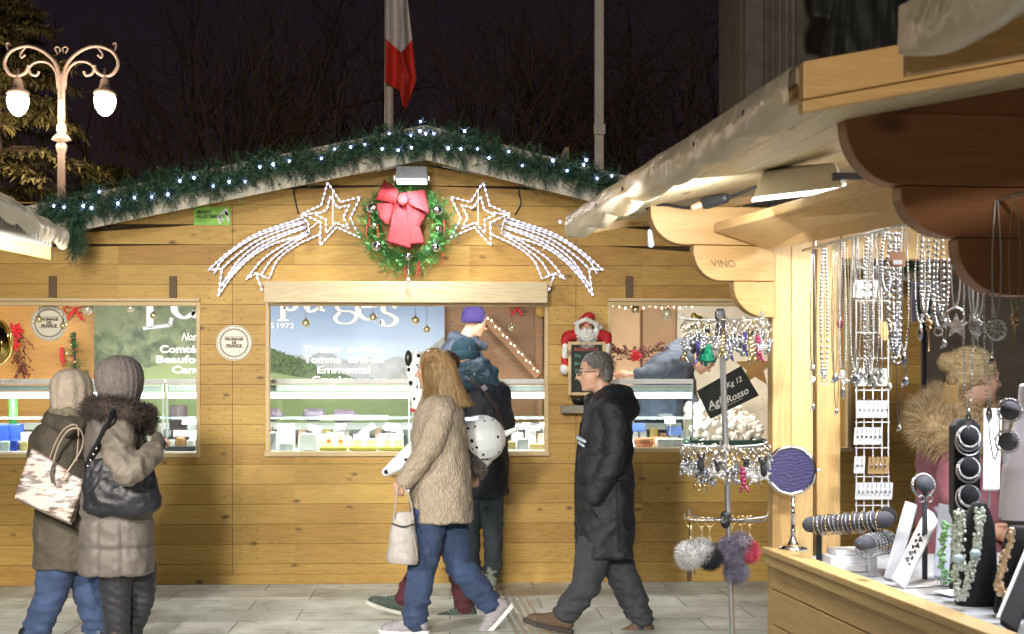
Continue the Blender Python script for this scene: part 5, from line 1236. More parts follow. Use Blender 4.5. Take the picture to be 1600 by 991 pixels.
def shoe(par, ank, toe_dir, L, mat, sole, pitch=0., name='shoe', boot=0., laces=None):
    """ank: ankle point; shoe extends from heel to toe along toe_dir with the sole ~7.5 cm below the ankle"""
    f = V((toe_dir[0], toe_dir[1], 0)).normalized(); l = V((0, 0, 1)).cross(f); q = Matrix.Rotation(pitch, 3, l); m = Matrix((q @ f, l, q @ V((0, 0, 1)))).transposed(); A = V(ank)
    g = lambda x, y, z: A + m @ V((x, y, z))
    mb = MB(); mb.chain([g(-.02, 0, .0), g(-.035, 0, -.04)], [.042, .040]); mb.chain([g(-.025, 0, -.035), g(L * .30, 0, -.045), g(L * .62, 0, -.052)], [.040, .042, .032]); mb.cap(g(.01, 0, -.005), g(L * .35, 0, -.035), .036, .030)
    if boot: mb.cap(g(-.01, 0, 0), g(-.015, 0, boot), .047, .052)
    mb.cap(g(L * .55, .008, -.052), g(L * .66, -.006, -.056), .031, .026)
    sh = blob(mb, name, mat, par, .007, 4)
    lo = [g(-.082, 0, -.078)]
    pr = [(-.085, 0), (-.07, .03), (0, .034), (L * .3, .036), (L * .55, .045), (L * .72, .038), (L * .80, .018), (L * .815, 0)]
    pl = [(x, y) for x, y in pr] + [(x, -y) for x, y in reversed(pr[1:-1])]
    MB().prism([g(x, y, -.094 + (.012 if x > L * .7 else 0)) for x, y in pl], m @ V((0, 0, .026))).build('sole', sole, sh, bev=.006)
    if laces:
        mb = MB()
        for k in range(5):
            x = .035 + k * .022; zt = .022 - k * .008; mb.tube([g(x, .026, zt - .016), g(x + .004, 0, zt - .002), g(x, -.026, zt - .016)], .0032, 5)
        mb.build('laces', laces, sh, smooth=True)
    return sh
def leg_pair(mb, J, r=(.098, .062, .05)):
    for s in 'LR':
        if 'hip' + s in J: mb.chain([J['hip' + s], J['knee' + s], J['ank' + s]], r)
def trousers(par, legs, mat, name='trousers', vox=.010, amp=.006, seat=None, flare=.0, seed=0, zlow=None):
    mb = MB()
    for (h, k, a, r0, r1, r2) in legs:
        h, k, a = V(h), V(k), V(a)
        mb.cap(h, k, r0, r1, 18).cap(k, a, r1, r2, 18)
        mb.ell(k.lerp(h, .12), r1 * 1.02, r1 * 1.02, .06)
    if seat: mb.loft(seat)
    def dsp(p, n):
        low = min((p.z - min(V(l[2]).z for l in legs)) / .3, 1.)
        cr_ = 0
        for l in legs:
            if (V((p.x, p.y, 0)) - V((V(l[1]).x, V(l[1]).y, 0))).length < .3:
                for zc, s_ in ((V(l[1]).z, .09), (V(l[2]).z + .07, .09)):
                    cr_ = max(cr_, math.exp(-((p.z - zc) / s_) ** 2))
        return .0034 * cr_ * (math.sin(p.z * 78 + 16 * noise.noise(p * 4) + p.x * 30) + 1.2 * noise.noise(V((p.x * 14, p.y * 14, p.z * 40)))) + wr_(amp * (1.6 - .9 * max(low, 0)), 15 + 18 * (1 - max(low, 0)), 6, seed)(p, n)
    return blob(mb, name, mat, par, vox, 3, dsp)
def glasses(c, m, s, par):
    g = MB(); C = lambda x, y, z: V(c) + m @ V((x, y, z)) * s
    for sg in (-1, 1):
        g.tube([C(.105, sg * (.034 + .022 * math.cos(a)), .004 + .017 * math.sin(a)) for a in [2 * PI * k / 18 for k in range(18)]], .0016, 5, closed=True)
        g.tube([C(.103, sg * .055, .010), C(.06, sg * .078, .012), C(-.01, sg * .084, .010), C(-.02, sg * .084, -.004)], .0016, 5)
    g.tube([C(.106, .012, .006), C(.112, 0, .010), C(.106, -.012, .006)], .0016, 5)
    o = g.build('glasses', M('dark spectacle frame', (.04, .035, .03), .3, .5), par)
    for sg in (-1, 1): MB().lathe([(.020 * s, 0), (.020 * s, .001)], C(.105, sg * .034, .004), 16, m @ V((1, 0, 0))).build('lens', glass('spectacle glass', (.95, .97, .97), .12), o)
def strands(mb, roots, L, w, fn, n=8):
    for p, nn in roots:
        pts = fn(p, nn, L * random.uniform(.8, 1.1), n); mb.tube(pts, [w * (1 - .6 * k / len(pts)) for k in range(len(pts))], 3)
def person(label, depth, base_px, lab_g=None):
    t = thing('person', label, 'person', V((PD(base_px, 590, depth).x, PD(base_px, 590, depth).y, 0))); return t, (lambda px, py, dd=0.: PD(px, py, depth + dd))

# ---- walking man in a long black coat
D = 8.38; sc = FPX / D
pm, q = person('grey-haired man in glasses and long black coat walking to the left', D, 940)
HC = q(929, 583, -.0); m = hm((-1, -.05), .06)
J = dict(hipL=q(930, 850, -.08), kneeL=q(914, 918, -.09), ankL=q(882, 962, -.09), hipR=q(950, 850, .08), kneeR=q(984, 922, .09), ankR=q(1002, 972, .1))
mb = MB(); head_prims(mb, HC, m, .96, q(950, 622)); mb.loft([(q(950, 612), .07, .12), (q(950, 640), .10, .18), (q(945, 720), .11, .15), (q(942, 840), .12, .15)]); leg_pair(mb, J, (.075, .05, .04))
for s_ in (-1, 1): mb.chain([q(952, 640, s_ * .17), q(962, 715, s_ * .2), q(925, 765, s_ * .17)], (.045, .04, .03))
blob(mb, 'body', SKN, pm, .008, 2); eyes(HC, m, .96, pm); glasses(HC, m, .96, pm)
COAT = M('black coat cloth', (.012, .013, .019), .55, sheen=.15, var=.25, vs=5, bump=.5, bs=160)
mb = MB().loft([(q(946, 868), 43 / sc, .20), (q(945, 820), 45 / sc, .20), (q(945, 770), 44 / sc, .19), (q(946, 715), 42 / sc, .18), (q(948, 665), 38 / sc, .20), (q(950, 632), 34 / sc, .20), (q(954, 612), 22 / sc, .13), (q(955, 604), 14 / sc, .10)])
for s_ in (-1, 1): mb.chain([q(954, 638, s_ * .165), q(966, 672, s_ * .20), q(958, 722, s_ * .225), q(930, 772, s_ * .20)], (.078, .072, .064, .056))
co = blob(mb, 'coat', COAT, pm, .010, 4, wr_(.0085, 9, 7, 3.))
mb = MB().chain([q(922, 624), q(945, 612, .09), q(975, 618, .07), q(985, 640, 0), q(972, 655, -.09), q(945, 634, -.12), q(922, 624)], (.035, .05, .06, .055, .05, .045, .035)); mb.ell(q(975, 640, 0), .055, .13, .07)
blob(mb, 'hood', COAT, pm, .009, 4, wr_(.006, 14, 12, 8.))
SEAM = M('coat seam and belt', (.008, .009, .012), .6)
mb = MB(); mb.tube(crv([q(903, 752, -.10), q(925, 755, -.195), q(962, 752, -.20), q(988, 748, -.08)], 6), .011, 6, flat=.5); mb.tube(crv([q(953, 650, -.17), q(958, 700, -.243), q(962, 760, -.215), q(966, 862, -.205)], 6), .004, 5); mb.tube(crv([q(908, 660, -.12), q(899, 740, -.05), q(900, 862, -.04)], 5), .006, 5); mb.tube(crv([q(916, 768, -.19), q(922, 790, -.22), q(934, 812, -.21)], 5), .006, 5)
mb.build('seams', SEAM, pm, smooth=True)
rf = MB().cap(q(903, 684, -.13), q(914, 690, -.16), .012, .010).cap(q(905, 692, -.14), q(912, 697, -.16), .008, .008); rf.build('reflective_strip', M('silver reflector', (.55, .65, .78), .3, .4), pm, smooth=True)
TR = M('charcoal trousers', (.045, .047, .058), .8, sheen=.2, var=.3, bump=.3, bs=200)
trousers(pm, [(J['hipL'], J['kneeL'], q(884, 957, -.09), .105, .082, .068), (J['hipR'], J['kneeR'], q(1001, 966, .1), .105, .082, .068)], TR, seed=2, amp=.008)
BRN = M('brown suede', (.13, .085, .05), .8, var=.3, bump=.4); SOLE = M('dark rubber sole', (.05, .04, .035), .7)
shoe(pm, q(880, 962, -.09), (-1, -.1), .28, BRN, SOLE, -.22); shoe(pm, q(1003, 976, .1), (-1, -.05), .28, BRN, SOLE, .10)
GHAIR = M('grey hair', (.16, .15, .14), .6, var=.6, vs=120, sheen=.2)
mb = MB().ell(HC + m @ V((-.022, 0, .052)), .094, .081, .080, m).ell(HC + m @ V((-.06, 0, .0)), .052, .074, .075, m); hb = blob(mb, 'hair', GHAIR, pm, .006, 3, lambda p, n: .005 * noise.noise(p * 45))
mb = MB()
for p, nn in ellpts(HC + m @ V((-.026, 0, .050)), .094, .082, .080, 2600, m):
    l = m.transposed() @ (p - HC)
    if l.x > .062 or (l.z < .03 and l.x > -.0): continue
    d = (nn * .5 + m @ V((-.5 if l.z > .05 else -.1, 0, -.7)) + rv(.25)).normalized(); x, y = orth(d); mb.add([p - x * .0014, p + x * .0014, p + d * .03], [(0, 1, 2)])
mb.build('hair_strands', GHAIR, pm)

# ---- blonde woman in the quilted beige coat
D = 8.38; sc = FPX / D
pb, q = person('blonde woman in quilted beige coat and blue jeans striding left', D, 690)
HC = q(676, 580); m = hm((-1, .12), .05)
J = dict(hipL=q(672, 800, -.08), kneeL=q(660, 888, -.08), ankL=q(648, 964, -.08), hipR=q(700, 800, .08), kneeR=q(716, 880, .08), ankR=q(768, 942, .09))
mb = MB(); head_prims(mb, HC, m, .94, q(692, 625)); mb.loft([(q(690, 612), .07, .10), (q(690, 640), .10, .16), (q(688, 720), .11, .13), (q(688, 800), .13, .15)]); leg_pair(mb, J, (.08, .055, .04))
mb.chain([q(690, 640, -.15), q(668, 705, -.19), q(632, 745, -.2)], (.04, .036, .024)); mb.chain([q(695, 640, .15), q(705, 720, .2), q(690, 780, .18)], (.04, .036, .028))
hand_prims(mb, q(630, 748, -.2), (-.35, 0, -1), (-.9, .2, .2), .9, 1.0)
blob(mb, 'body', SKN, pb, .0068, 2); eyes(HC, m, .94, pb)
def quilt():
    mm, t, b = base('quilted beige cloth'); N = t.nodes; L = t.links; b.inputs['Base Color'].default_value = (.38, .31, .235, 1); b.inputs['Roughness'].default_value = .62
    tc = N.new('ShaderNodeTexCoord'); mp = N.new('ShaderNodeMapping'); mp.inputs['Scale'].default_value = (34, 34, 13.); L.new(tc.outputs['Object'], mp.inputs[0])
    vo = N.new('ShaderNodeTexNoise'); vo.inputs['Scale'].default_value = 1.6; vo.inputs['Detail'].default_value = 2; L.new(mp.outputs[0], vo.inputs['Vector'])
    mr = N.new('ShaderNodeMapRange'); mr.inputs['From Max'].default_value = .10; L.new(math_n(t, 'ABSOLUTE', math_n(t, 'SUBTRACT', vo.outputs['Fac'], .5)), mr.inputs['Value'])
    bp = N.new('ShaderNodeBump'); bp.inputs['Strength'].default_value = .6; bp.inputs['Distance'].default_value = .008; L.new(mr.outputs[0], bp.inputs['Height']); L.new(bp.outputs[0], b.inputs['Normal']); return mm
QLT = quilt()
mb = MB().loft([(q(690, 813), 49 / sc, .215), (q(690, 780), 48 / sc, .21), (q(688, 730), 46 / sc, .19), (q(686, 680), 42 / sc, .19), (q(687, 645), 38 / sc, .20), (q(688, 622), 28 / sc, .16), (q(688, 608), 15 / sc, .09)])
mb.chain([q(690, 640, -.15), q(676, 690, -.20), q(655, 722, -.215), q(634, 750, -.2)], (.078, .070, .062, .050)); mb.chain([q(697, 640, .15), q(706, 700, .2), q(700, 765, .2)], (.07, .062, .055))
blob(mb, 'coat', QLT, pb, .009, 4, wr_(.007, 8, 8, 5.))
mb = MB().chain([q(657, 640, -.02), q(668, 615, -.08), q(700, 606, -.06), q(712, 612, .04), q(690, 612, .09)], (.025, .032, .034, .032, .03)); blob(mb, 'collar', QLT, pb, .008, 3)
JN = M('blue denim', (.040, .070, .155), .85, sheen=.2, var=.6, vs=7, bump=.3, bs=240)
trousers(pb, [(J['hipL'], J['kneeL'], q(647, 968, -.08), .110, .080, .066), (J['hipR'], J['kneeR'], q(764, 940, .09), .112, .082, .068)], JN, 'jeans', seed=7, amp=.008)
SNK = M('grey mesh sneaker', (.36, .34, .37), .7, var=.3, vs=60, bump=.5, bs=150); WSOLE = M('white sole', (.72, .72, .72), .5); LAC = M('pale laces', (.7, .7, .7), .7)
shoe(pb, q(650, 967, -.08), (-1, -.05), .27, SNK, WSOLE, .0, 'sneaker', laces=LAC); shoe(pb, q(772, 946, .09), (-1, -.05), .27, SNK, WSOLE, .85, 'sneaker', laces=LAC)
def hairmat():
    mm, t, b = base('dark blonde hair'); N = t.nodes; L = t.links; b.inputs['Roughness'].default_value = .45
    tc = N.new('ShaderNodeTexCoord'); mp = N.new('ShaderNodeMapping'); mp.inputs['Scale'].default_value = (60, 60, 6); L.new(tc.outputs['Object'], mp.inputs[0]); n = N.new('ShaderNodeTexNoise'); n.inputs['Scale'].default_value = 1.; L.new(mp.outputs[0], n.inputs['Vector'])
    mx = N.new('ShaderNodeMix'); mx.data_type = 'RGBA'; L.new(n.outputs['Fac'], mx.inputs[0]); mx.inputs[6].default_value = (.14, .075, .03, 1); mx.inputs[7].default_value = (.50, .33, .16, 1); L.new(mx.outputs[2], b.inputs['Base Color']); return mm
BLH = hairmat()
mb = MB().ell(HC + m @ V((-.022, 0, .045)), .102, .088, .088, m)
mb.loft([(q(700, 640), 19 / sc, .09), (q(700, 618), 24 / sc, .10), (q(694, 590), 26 / sc, .10), (q(686, 565), 26 / sc, .09), (q(683, 552), 16 / sc, .06)])
blob(mb, 'hair', BLH, pb, .008, 5, lambda p, n: .010 * noise.noise(V((p.x * 26, p.y * 26, p.z * 5))))
mb = MB()
for _ in range(1500):
    a = random.uniform(0, 2 * PI); top = HC + m @ V((-.01, 0, .125)); ph = random.uniform(0, 6)
    dx, dy = math.cos(a), math.sin(a); lf = m @ V((dx, dy, 0))
    if dx > .62: continue
    pts = [top + lf * .02 + rv(.012)]
    for k in range(1, 10):
        t_ = k / 9; r_ = .105 * math.sin(min(1, t_ * 2.1) * PI / 2) * (1.0 + .16 * t_)
        pts.append(V((HC.x + .02 * t_ + .05 * t_ * t_, HC.y, HC.z)) + lf * r_ * V((1, 1, 1)).x + V((.013 * t_ * math.sin(ph + t_ * 8) , .013 * t_ * math.cos(ph + t_ * 7), .125 - .335 * t_ ** 1.3 * random.uniform(.97, 1.03))) + (lf * (.012 * random.random() + .035 * t_ ** 5)))
    mb.tube(pts, [.00135 * (1 - .5 * k / 9) for k in range(10)], 3)
mb.build('hair_strands', BLH, pb)
# her grey handbag
D = 8.2
hb_, q = thing('handbag', 'light grey leather tote bag hanging from the hand of the blonde woman', 'handbag', PD(630, 880, 8.17)), (lambda px, py, dd=0.: PD(px, py, 8.17 + dd))
GLE = M('grey leather', (.42, .385, .36), .45, var=.15, bump=.3, bs=60)
mb = MB().loft([(q(629, 880), .085, .055, -.05), (q(629, 872), .093, .065, -.05), (q(630, 835), .078, .05), (q(631, 808), .060, .03), (q(631, 800), .055, .02)]); b_ = blob(mb, 'bag_body', GLE, hb_, .006, 3, wr_(.003, 12, 12, 1.))
for dx in (-.03, .03): MB().tube(crv([q(616, 812, dx), q(619, 780, dx), q(625, 757, dx * .3), q(640, 778, dx), q(646, 812, dx)], 7), .0075, 7, flat=.6).build('handle', GLE, hb_, smooth=True)
MB().tube(crv([q(612, 818, -.05), q(630, 823, -.065), q(650, 818, -.05)], 5), .004, 5).build('trim', DARK, hb_); MB().tube(crv([q(640, 820, -.05), q(648, 845, -.07), q(652, 868, -.05)], 5), .004, 6).build('strap', GLE, hb_)

# ---- person behind the blonde woman, in burgundy trousers
D = 8.95; sc = FPX / D
pd_, q = person('person in burgundy trousers and green sneakers mostly hidden behind the blonde woman', D, 690)
J = dict(hipL=q(688, 800, -.08), kneeL=q(668, 872, -.08), ankL=q(631, 935, -.08), hipR=q(700, 800, .08), kneeR=q(714, 875, .08), ankR=q(726, 946, .08))
HC = q(690, 578); m = hm((-1, 0))
mb = MB(); head_prims(mb, HC, m, .9, q(695, 620)); mb.loft([(q(695, 618), .08, .12), (q(695, 640), .10, .17), (q(693, 800), .12, .15)]); leg_pair(mb, J, (.08, .05, .04)); mb.chain([q(700, 640, -.17), q(722, 700, -.18), q(741, 735, -.16)], (.045, .036, .026)); hand_prims(mb, q(741, 735, -.16), (0, -.3, -1), (-1, 0, 0), .9, 1.2)
blob(mb, 'body', SKN, pd_, .008, 2); eyes(HC, m, .9, pd_)
blob(MB().ell(HC + m @ V((-.02, 0, .045)), .10, .085, .085, m), 'hair', M('dark brown hair', (.05, .03, .02), .5), pd_, .008, 2)
GRC = M('grey tweed coat', (.11, .10, .10), .85, var=.5, vs=60)
mb = MB().loft([(q(695, 800), .15, .17), (q(694, 720), .145, .17), (q(694, 640), .14, .18), (q(694, 615), .07, .1)]); mb.chain([q(702, 640, -.16), q(722, 695, -.19), q(738, 722, -.17)], (.07, .06, .055)); blob(mb, 'coat', GRC, pd_, .010, 4, wr_(.007, 10, 8, 9.))
mb = MB(); cp = q(741, 735, -.17); mb.ell(cp, .062, .06, .05); fur(mb, ellpts(cp, .062, .06, .05, 1400), .030, .0018, .6); mb.build('fur_cuff', M('grey brown fur', (.22, .19, .16), .9, var=.6, vs=40), pd_)
BUR = M('burgundy corduroy', (.085, .018, .028), .85, sheen=.3, var=.3)
trousers(pd_, [(J['hipL'], J['kneeL'], J['ankL'], .10, .07, .058), (J['hipR'], J['kneeR'], J['ankR'], .10, .07, .058)], BUR, seed=11)
GSN = M('dark green sneaker', (.055, .075, .06), .7, bump=.3); MSOLE = M('cream sole', (.55, .55, .48), .5); ML = M('mint laces', (.25, .55, .42), .7)
shoe(pd_, q(628, 937, -.08), (-1, -.1), .27, GSN, MSOLE, -.28, 'sneaker', laces=ML); shoe(pd_, q(727, 950, .08), (-1, -.1), .27, GSN, MSOLE, .05, 'sneaker', laces=ML)

# ---- dalmatian foil balloon carried between them
D = 8.75
bq = lambda px, py, dd=0.: PD(px, py, 8.85 + dd)
db = thing('dog_balloon', 'white dog-shaped balloon with black spots carried behind the blonde woman, its tail to the right', 'balloon', PD(690, 745, 8.85))
def spotted():
    mm, t, b = base('spotted balloon foil'); N = t.nodes; L = t.links; b.inputs['Roughness'].default_value = .22
    tc = N.new('ShaderNodeTexCoord'); vo = N.new('ShaderNodeTexVoronoi'); vo.inputs['Scale'].default_value = 21.; L.new(tc.outputs['Object'], vo.inputs['Vector'])
    n = N.new('ShaderNodeTexNoise'); n.inputs['Scale'].default_value = 30.; L.new(tc.outputs['Object'], n.inputs['Vector'])
    sp = N.new('ShaderNodeSeparateColor'); L.new(vo.outputs['Color'], sp.inputs[0])
    th = math_n(t, 'ADD', math_n(t, 'MULTIPLY', sp.outputs[0], .20), .14); dd = math_n(t, 'ADD', vo.outputs['Distance'], math_n(t, 'MULTIPLY', math_n(t, 'SUBTRACT', n.outputs['Fac'], .5), .45))
    mx = N.new('ShaderNodeMix'); mx.data_type = 'RGBA'; L.new(math_n(t, 'LESS_THAN', dd, th), mx.inputs[0]); mx.inputs[6].default_value = (.84, .88, .90, 1); mx.inputs[7].default_value = (.02, .02, .025, 1); L.new(mx.outputs[2], b.inputs['Base Color']); return mm
DOGM = spotted()
mb = MB().cap(bq(672, 690), bq(752, 686), .12, .155); mb.cap(bq(668, 665), bq(652, 590), .09, .065); mb.ell(bq(650, 578), .065, .06, .125); mb.chain([bq(655, 700, -.05), bq(622, 725, -.07), bq(603, 738, -.07)], (.07, .05, .03)); mb.chain([bq(648, 720, .05), bq(640, 760, .05)], (.06, .045)); mb.cap(bq(745, 715, .03), bq(738, 735, .05), .10, .06)
blob(mb, 'body', DOGM, db, .010, 6)
blob(MB().chain([bq(770, 675), bq(790, 678), bq(808, 670)], (.022, .020, .014)), 'tail', DOGM, db, .006, 2)
MB().ell(bq(638, 560, -.05), .022, .02, .05, None).build('ear', M('black foil', (.02, .02, .02), .3), db, smooth=True); MB().tube([bq(641, 640, -.09), bq(652, 643, -.10), bq(662, 640, -.09)], .010).build('collar', M('red collar', (.5, .05, .04), .4), db)

# ---- man queueing at the counter
D = 9.98; sc = FPX / D
pq, q = person('person in teal knit cap and black coat queueing at the middle window', D, 752)
J = dict(hipL=q(738, 770, 0), kneeL=q(735, 835, 0), ankL=q(738, 903, 0), hipR=q(766, 770, 0), kneeR=q(770, 835, 0), ankR=q(769, 903, 0))
HC = q(727, 558, 0); m = hm((-.25, .9), .22)
mb = MB(); head_prims(mb, HC, m, .95, q(738, 588)); mb.loft([(q(745, 590), .09, .08), (q(750, 620), .17, .11), (q(752, 770), .15, .12)]); leg_pair(mb, J, (.06, .04, .035))
for s_ in (-1, 1): mb.chain([q(750 + s_ * 30, 612), q(750 + s_ * 38, 670, .05), q(750 + s_ * 22, 690, .28)], (.045, .04, .03)); hand_prims(mb, q(750 + s_ * 22, 690, .28), (-s_ * .3, 1, .1), (0, 0, 1), .9, 1.)
blob(mb, 'body', SKN, pq, .008, 2); eyes(HC, m, .95, pq)
NAVY = M('black blue coat', (.014, .018, .030), .6, sheen=.15, var=.3, bump=.3, bs=200); TEAL = M('teal blue shell', (.030, .068, .105), .5, sheen=.2, var=.25, bump=.3)
mb = MB().loft([(q(756, 774), 38 / sc, .18), (q(755, 730), 38 / sc, .18), (q(753, 680), 40 / sc, .17), (q(751, 630), 41 / sc, .16), (q(748, 600), 34 / sc, .14), (q(744, 588), 18 / sc, .10)])
for s_ in (-1, 1): mb.chain([q(751 + s_ * 29, 612), q(753 + s_ * 37, 668, .03), q(750 + s_ * 26, 690, .22)], (.075, .065, .055))
blob(mb, 'coat', NAVY, pq, .010, 4, wr_(.008, 8, 8, 21.))
mb = MB().chain([q(718, 598, -.02), q(730, 578, -.10), q(752, 572, -.11), q(768, 586, -.09), q(772, 604, -.05)], (.04, .055, .06, .05, .04)); mb.ell(q(742, 592, -.10), .13, .07, .07); blob(mb, 'hood', TEAL, pq, .009, 4, wr_(.011, 16, 10, 2.))
MB().tube(crv([q(722, 590, -.13), q(738, 596, -.195), q(758, 612, -.20), q(776, 640, -.19), q(789, 672, -.12)], 6), .016, 6, flat=.3).build('shoulder_strap', M('brown leather', (.07, .04, .035), .5), pq, smooth=True)
MB().obox(q(757, 606, -.21), .035, .006, .045, ax=V((.8, 0, .5)), ay=V((0, 1, 0))).build('buckle', CHROME, pq, bev=.003)
mb = MB().lathe([(.088, -.045), (.098, -.03), (.100, .0), (.101, .03), (.092, .07), (.07, .10), (.035, .122), (.001, .128)], HC + V((0, 0, .012)), 60, m @ V((0, 0, 1)), wob=(30, .015)); mb.build('knit_cap', M('teal knit', (.03, .085, .12), .9, var=.3, bump=.6, bs=120), pq, smooth=True)
MB().lathe([(.101, -.035), (.106, -.02), (.106, .005), (.100, .018)], HC + V((0, 0, .012)), 60, m @ V((0, 0, 1)), wob=(30, .012)).build('cap_brim', M('teal knit', (.05, .1, .2)), pq, smooth=True)
DJ = M('washed black jeans', (.050, .065, .080), .85, var=.4, vs=6, sheen=.2)
trousers(pq, [(q(737, 765), q(735, 835), q(738, 893), .088, .066, .056), (q(768, 765), q(770, 835), q(769, 893), .088, .066, .056)], DJ, 'jeans', seed=5, amp=.007)
GB = M('grey felt boot', (.30, .32, .28), .8, var=.3); shoe(pq, q(738, 902), (-.1, 1), .27, GB, MSOLE, 0, 'boot', .06); shoe(pq, q(768, 902), (.1, 1), .27, GB, MSOLE, 0, 'boot', .06)

# ---- vendor in the purple cap, behind the counter
D = PD(740, 520, 1).y; D = (YW + 1.28) / ray(740, 520).y; sc = FPX / D
pv, q = person('vendor in purple knit cap and glasses behind the middle counter', D, 735)
HC = q(742, 505); m = hm((.95, -.2), .30)
gz_ = .3
mb = MB(); head_prims(mb, HC, m, .95, q(728, 530)); mb.loft([(q(722, 534), .09, .1), (q(722, 560), .15, .17), (q(722, 700), .14, .14)]); 
for s_ in (-1, 1): x_ = q(722, 700).x; y_ = q(722, 700).y; mb.chain([(x_ + .0, y_ + s_ * .09, q(722, 700).z), (x_, y_ + s_ * .09, .7), (x_, y_ + s_ * .09, .36)], (.08, .06, .045)); mb.chain([q(720, 562, s_ * .17), q(716, 615, s_ * .2), q(745, 632, s_ * .16)], (.045, .04, .03)); hand_prims(mb, q(745, 632, s_ * .16), (1, 0, -.1), (0, 0, 1), .9, .8)
blob(mb, 'body', SKN, pv, .008, 2); eyes(HC, m, .95, pv); glasses(HC, m, .95, pv)
BJ = M('slate blue jacket', (.028, .042, .075), .7, sheen=.2, var=.25)
mb = MB().loft([(q(722, 690), .17, .17), (q(722, 620), .19, .19), (q(719, 565), .19, .21), (q(720, 541), .15, .17), (q(726, 528), .10, .11)])
for s_ in (-1, 1): mb.chain([q(720, 562, s_ * .17), q(714, 612, s_ * .21), q(738, 632, s_ * .17)], (.078, .066, .052))
blob(mb, 'jacket', BJ, pv, .010, 4, wr_(.009, 10, 9, 4.))
blob(MB().chain([q(737, 536, -.09), q(756, 541, -.02), q(744, 536, .07), q(716, 528, .08), q(708, 528, -.03), q(737, 536, -.09)], (.035, .035, .035, .045, .05, .035)), 'collar', BJ, pv, .008, 4, wr_(.005, 14, 14, 6.))
mb = MB().lathe([(.090, -.02), (.100, .0), (.101, .03), (.095, .07), (.075, .105), (.045, .125), (.001, .132)], HC + m @ V((-.018, 0, .014)), 60, (m @ V((-.28, 0, 1))), wob=(30, .015)); mb.build('knit_cap', M('purple knit', (.035, .022, .13), .9, sheen=.3, var=.3), pv, smooth=True)
MB().cap((q(722, 700).x, q(722, 700).y, .36), (q(722, 700).x, q(722, 700).y, 1.05), .1, .17).build('trousers', TR, pv, smooth=True)

# ---- vendor bending over the right counter
D = (YW + 1.15) / ray(1050, 570).y; sc = FPX / D
pw, q = person('vendor in blue-grey jumper bending over the right counter', D, 1040)
HC = q(1100, 562, -.1); m = hm((.9, -.5), .9)
mb = MB(); head_prims(mb, HC, m, .95, q(1078, 545, -.03)); mb.loft([(q(1030, 690), .14, .13), (q(1028, 640), .15, .14), (q(1030, 600), .16, .15)]); mb.cap(q(1035, 590), q(1070, 555), .12, .10); x_ = q(1030, 690)
for s_ in (-1, 1): mb.chain([(x_.x, x_.y + s_ * .09, x_.z), (x_.x, x_.y + s_ * .09, .7), (x_.x, x_.y + s_ * .09, .36)], (.08, .06, .045))
mb.chain([q(1060, 560, -.17), q(1010, 590, -.2), q(985, 586, -.3)], (.045, .04, .028)); hand_prims(mb, q(985, 586, -.3), (-1, -.1, -.1), (0, 0, 1), .9, .7)
mb.chain([q(1060, 560, .17), q(1070, 620, .1), q(1085, 640, -.1)], (.045, .04, .028)); blob(mb, 'body', SKN, pw, .008, 2); eyes(HC, m, .95, pw)
blob(MB().ell(HC + m @ V((-.02, 0, .045)), .10, .085, .085, m), 'hair', GHAIR, pw, .008, 2)
JMP = M('blue grey wool', (.07, .085, .12), .9, sheen=.4, var=.25, bump=.3, bs=150)
mb = MB().loft([(q(1030, 690), .18, .17), (q(1028, 640), .20, .19), (q(1032, 600), .21, .20)]); mb.cap(q(1035, 590), q(1066, 556), .18, .14).cap(q(1040, 585, -.08), q(1060, 562, -.12), .13, .12)
mb.chain([q(1058, 562, -.16), q(1018, 582, -.24), q(1000, 586, -.28)], (.09, .07, .055)); mb.chain([q(1066, 565, .14), q(1075, 615, .08), q(1082, 632, -.05)], (.08, .065, .05)); mb.ell(q(1080, 545), .07, .08, .05)
blob(mb, 'jumper', JMP, pw, .010, 5, wr_(.010, 9, 9, 31.)); MB().cap((x_.x, x_.y, .4), (x_.x, x_.y, .98), .12, .16).build('trousers', TR, pw, smooth=True)
# carrier of white cloth beside the queue
# ---- two women at the left, seen from behind
D = 7.9; sc = FPX / D
pa, q = person('woman in cream knit hat, olive jacket and blue jeans, leftmost person', D, 110)
HC = q(115, 620); m = hm((.55, .8), .12)
J = dict(hipL=q(90, 870, -.05), kneeL=q(80, 930, -.05), ankL=q(48, 1002, -.05), hipR=q(130, 870, .08), kneeR=q(142, 935, .08), ankR=q(156, 1000, .08))
mb = MB(); head_prims(mb, HC, m, .92, q(108, 655)); mb.loft([(q(105, 655), .08, .08), (q(100, 685), .15, .11), (q(105, 860), .14, .13)]); leg_pair(mb, J, (.08, .055, .042))
mb.chain([q(66, 690), q(62, 760, -.06), q(95, 790, .12)], (.045, .038, .028)); hand_prims(mb, q(95, 790, .12), (1, .4, .2), (0, 0, 1), .9, .8); mb.chain([q(140, 690, .05), q(152, 755, .1), q(150, 780, .25)], (.045, .038, .028))
blob(mb, 'body', SKN, pa, .008, 2); eyes(HC, m, .92, pa)
OLV = M('olive brown jacket cloth', (.075, .060, .042), .75, sheen=.2, var=.3, bump=.3, bs=130)
mb = MB().loft([(q(106, 886), 49 / sc, .18), (q(106, 840), 49 / sc, .18), (q(104, 780), 46 / sc, .17), (q(100, 720), 45 / sc, .16), (q(100, 680), 42 / sc, .15), (q(104, 655), 27 / sc, .12)])
mb.chain([q(70, 686), q(64, 735, -.05), q(74, 780, .0), q(98, 788, .1)], (.082, .074, .062, .05)); mb.chain([q(138, 690, .05), q(152, 750, .1), q(150, 775, .22)], (.075, .066, .055))
blob(mb, 'jacket', OLV, pa, .010, 4, wr_(.008, 8, 8, 41.))
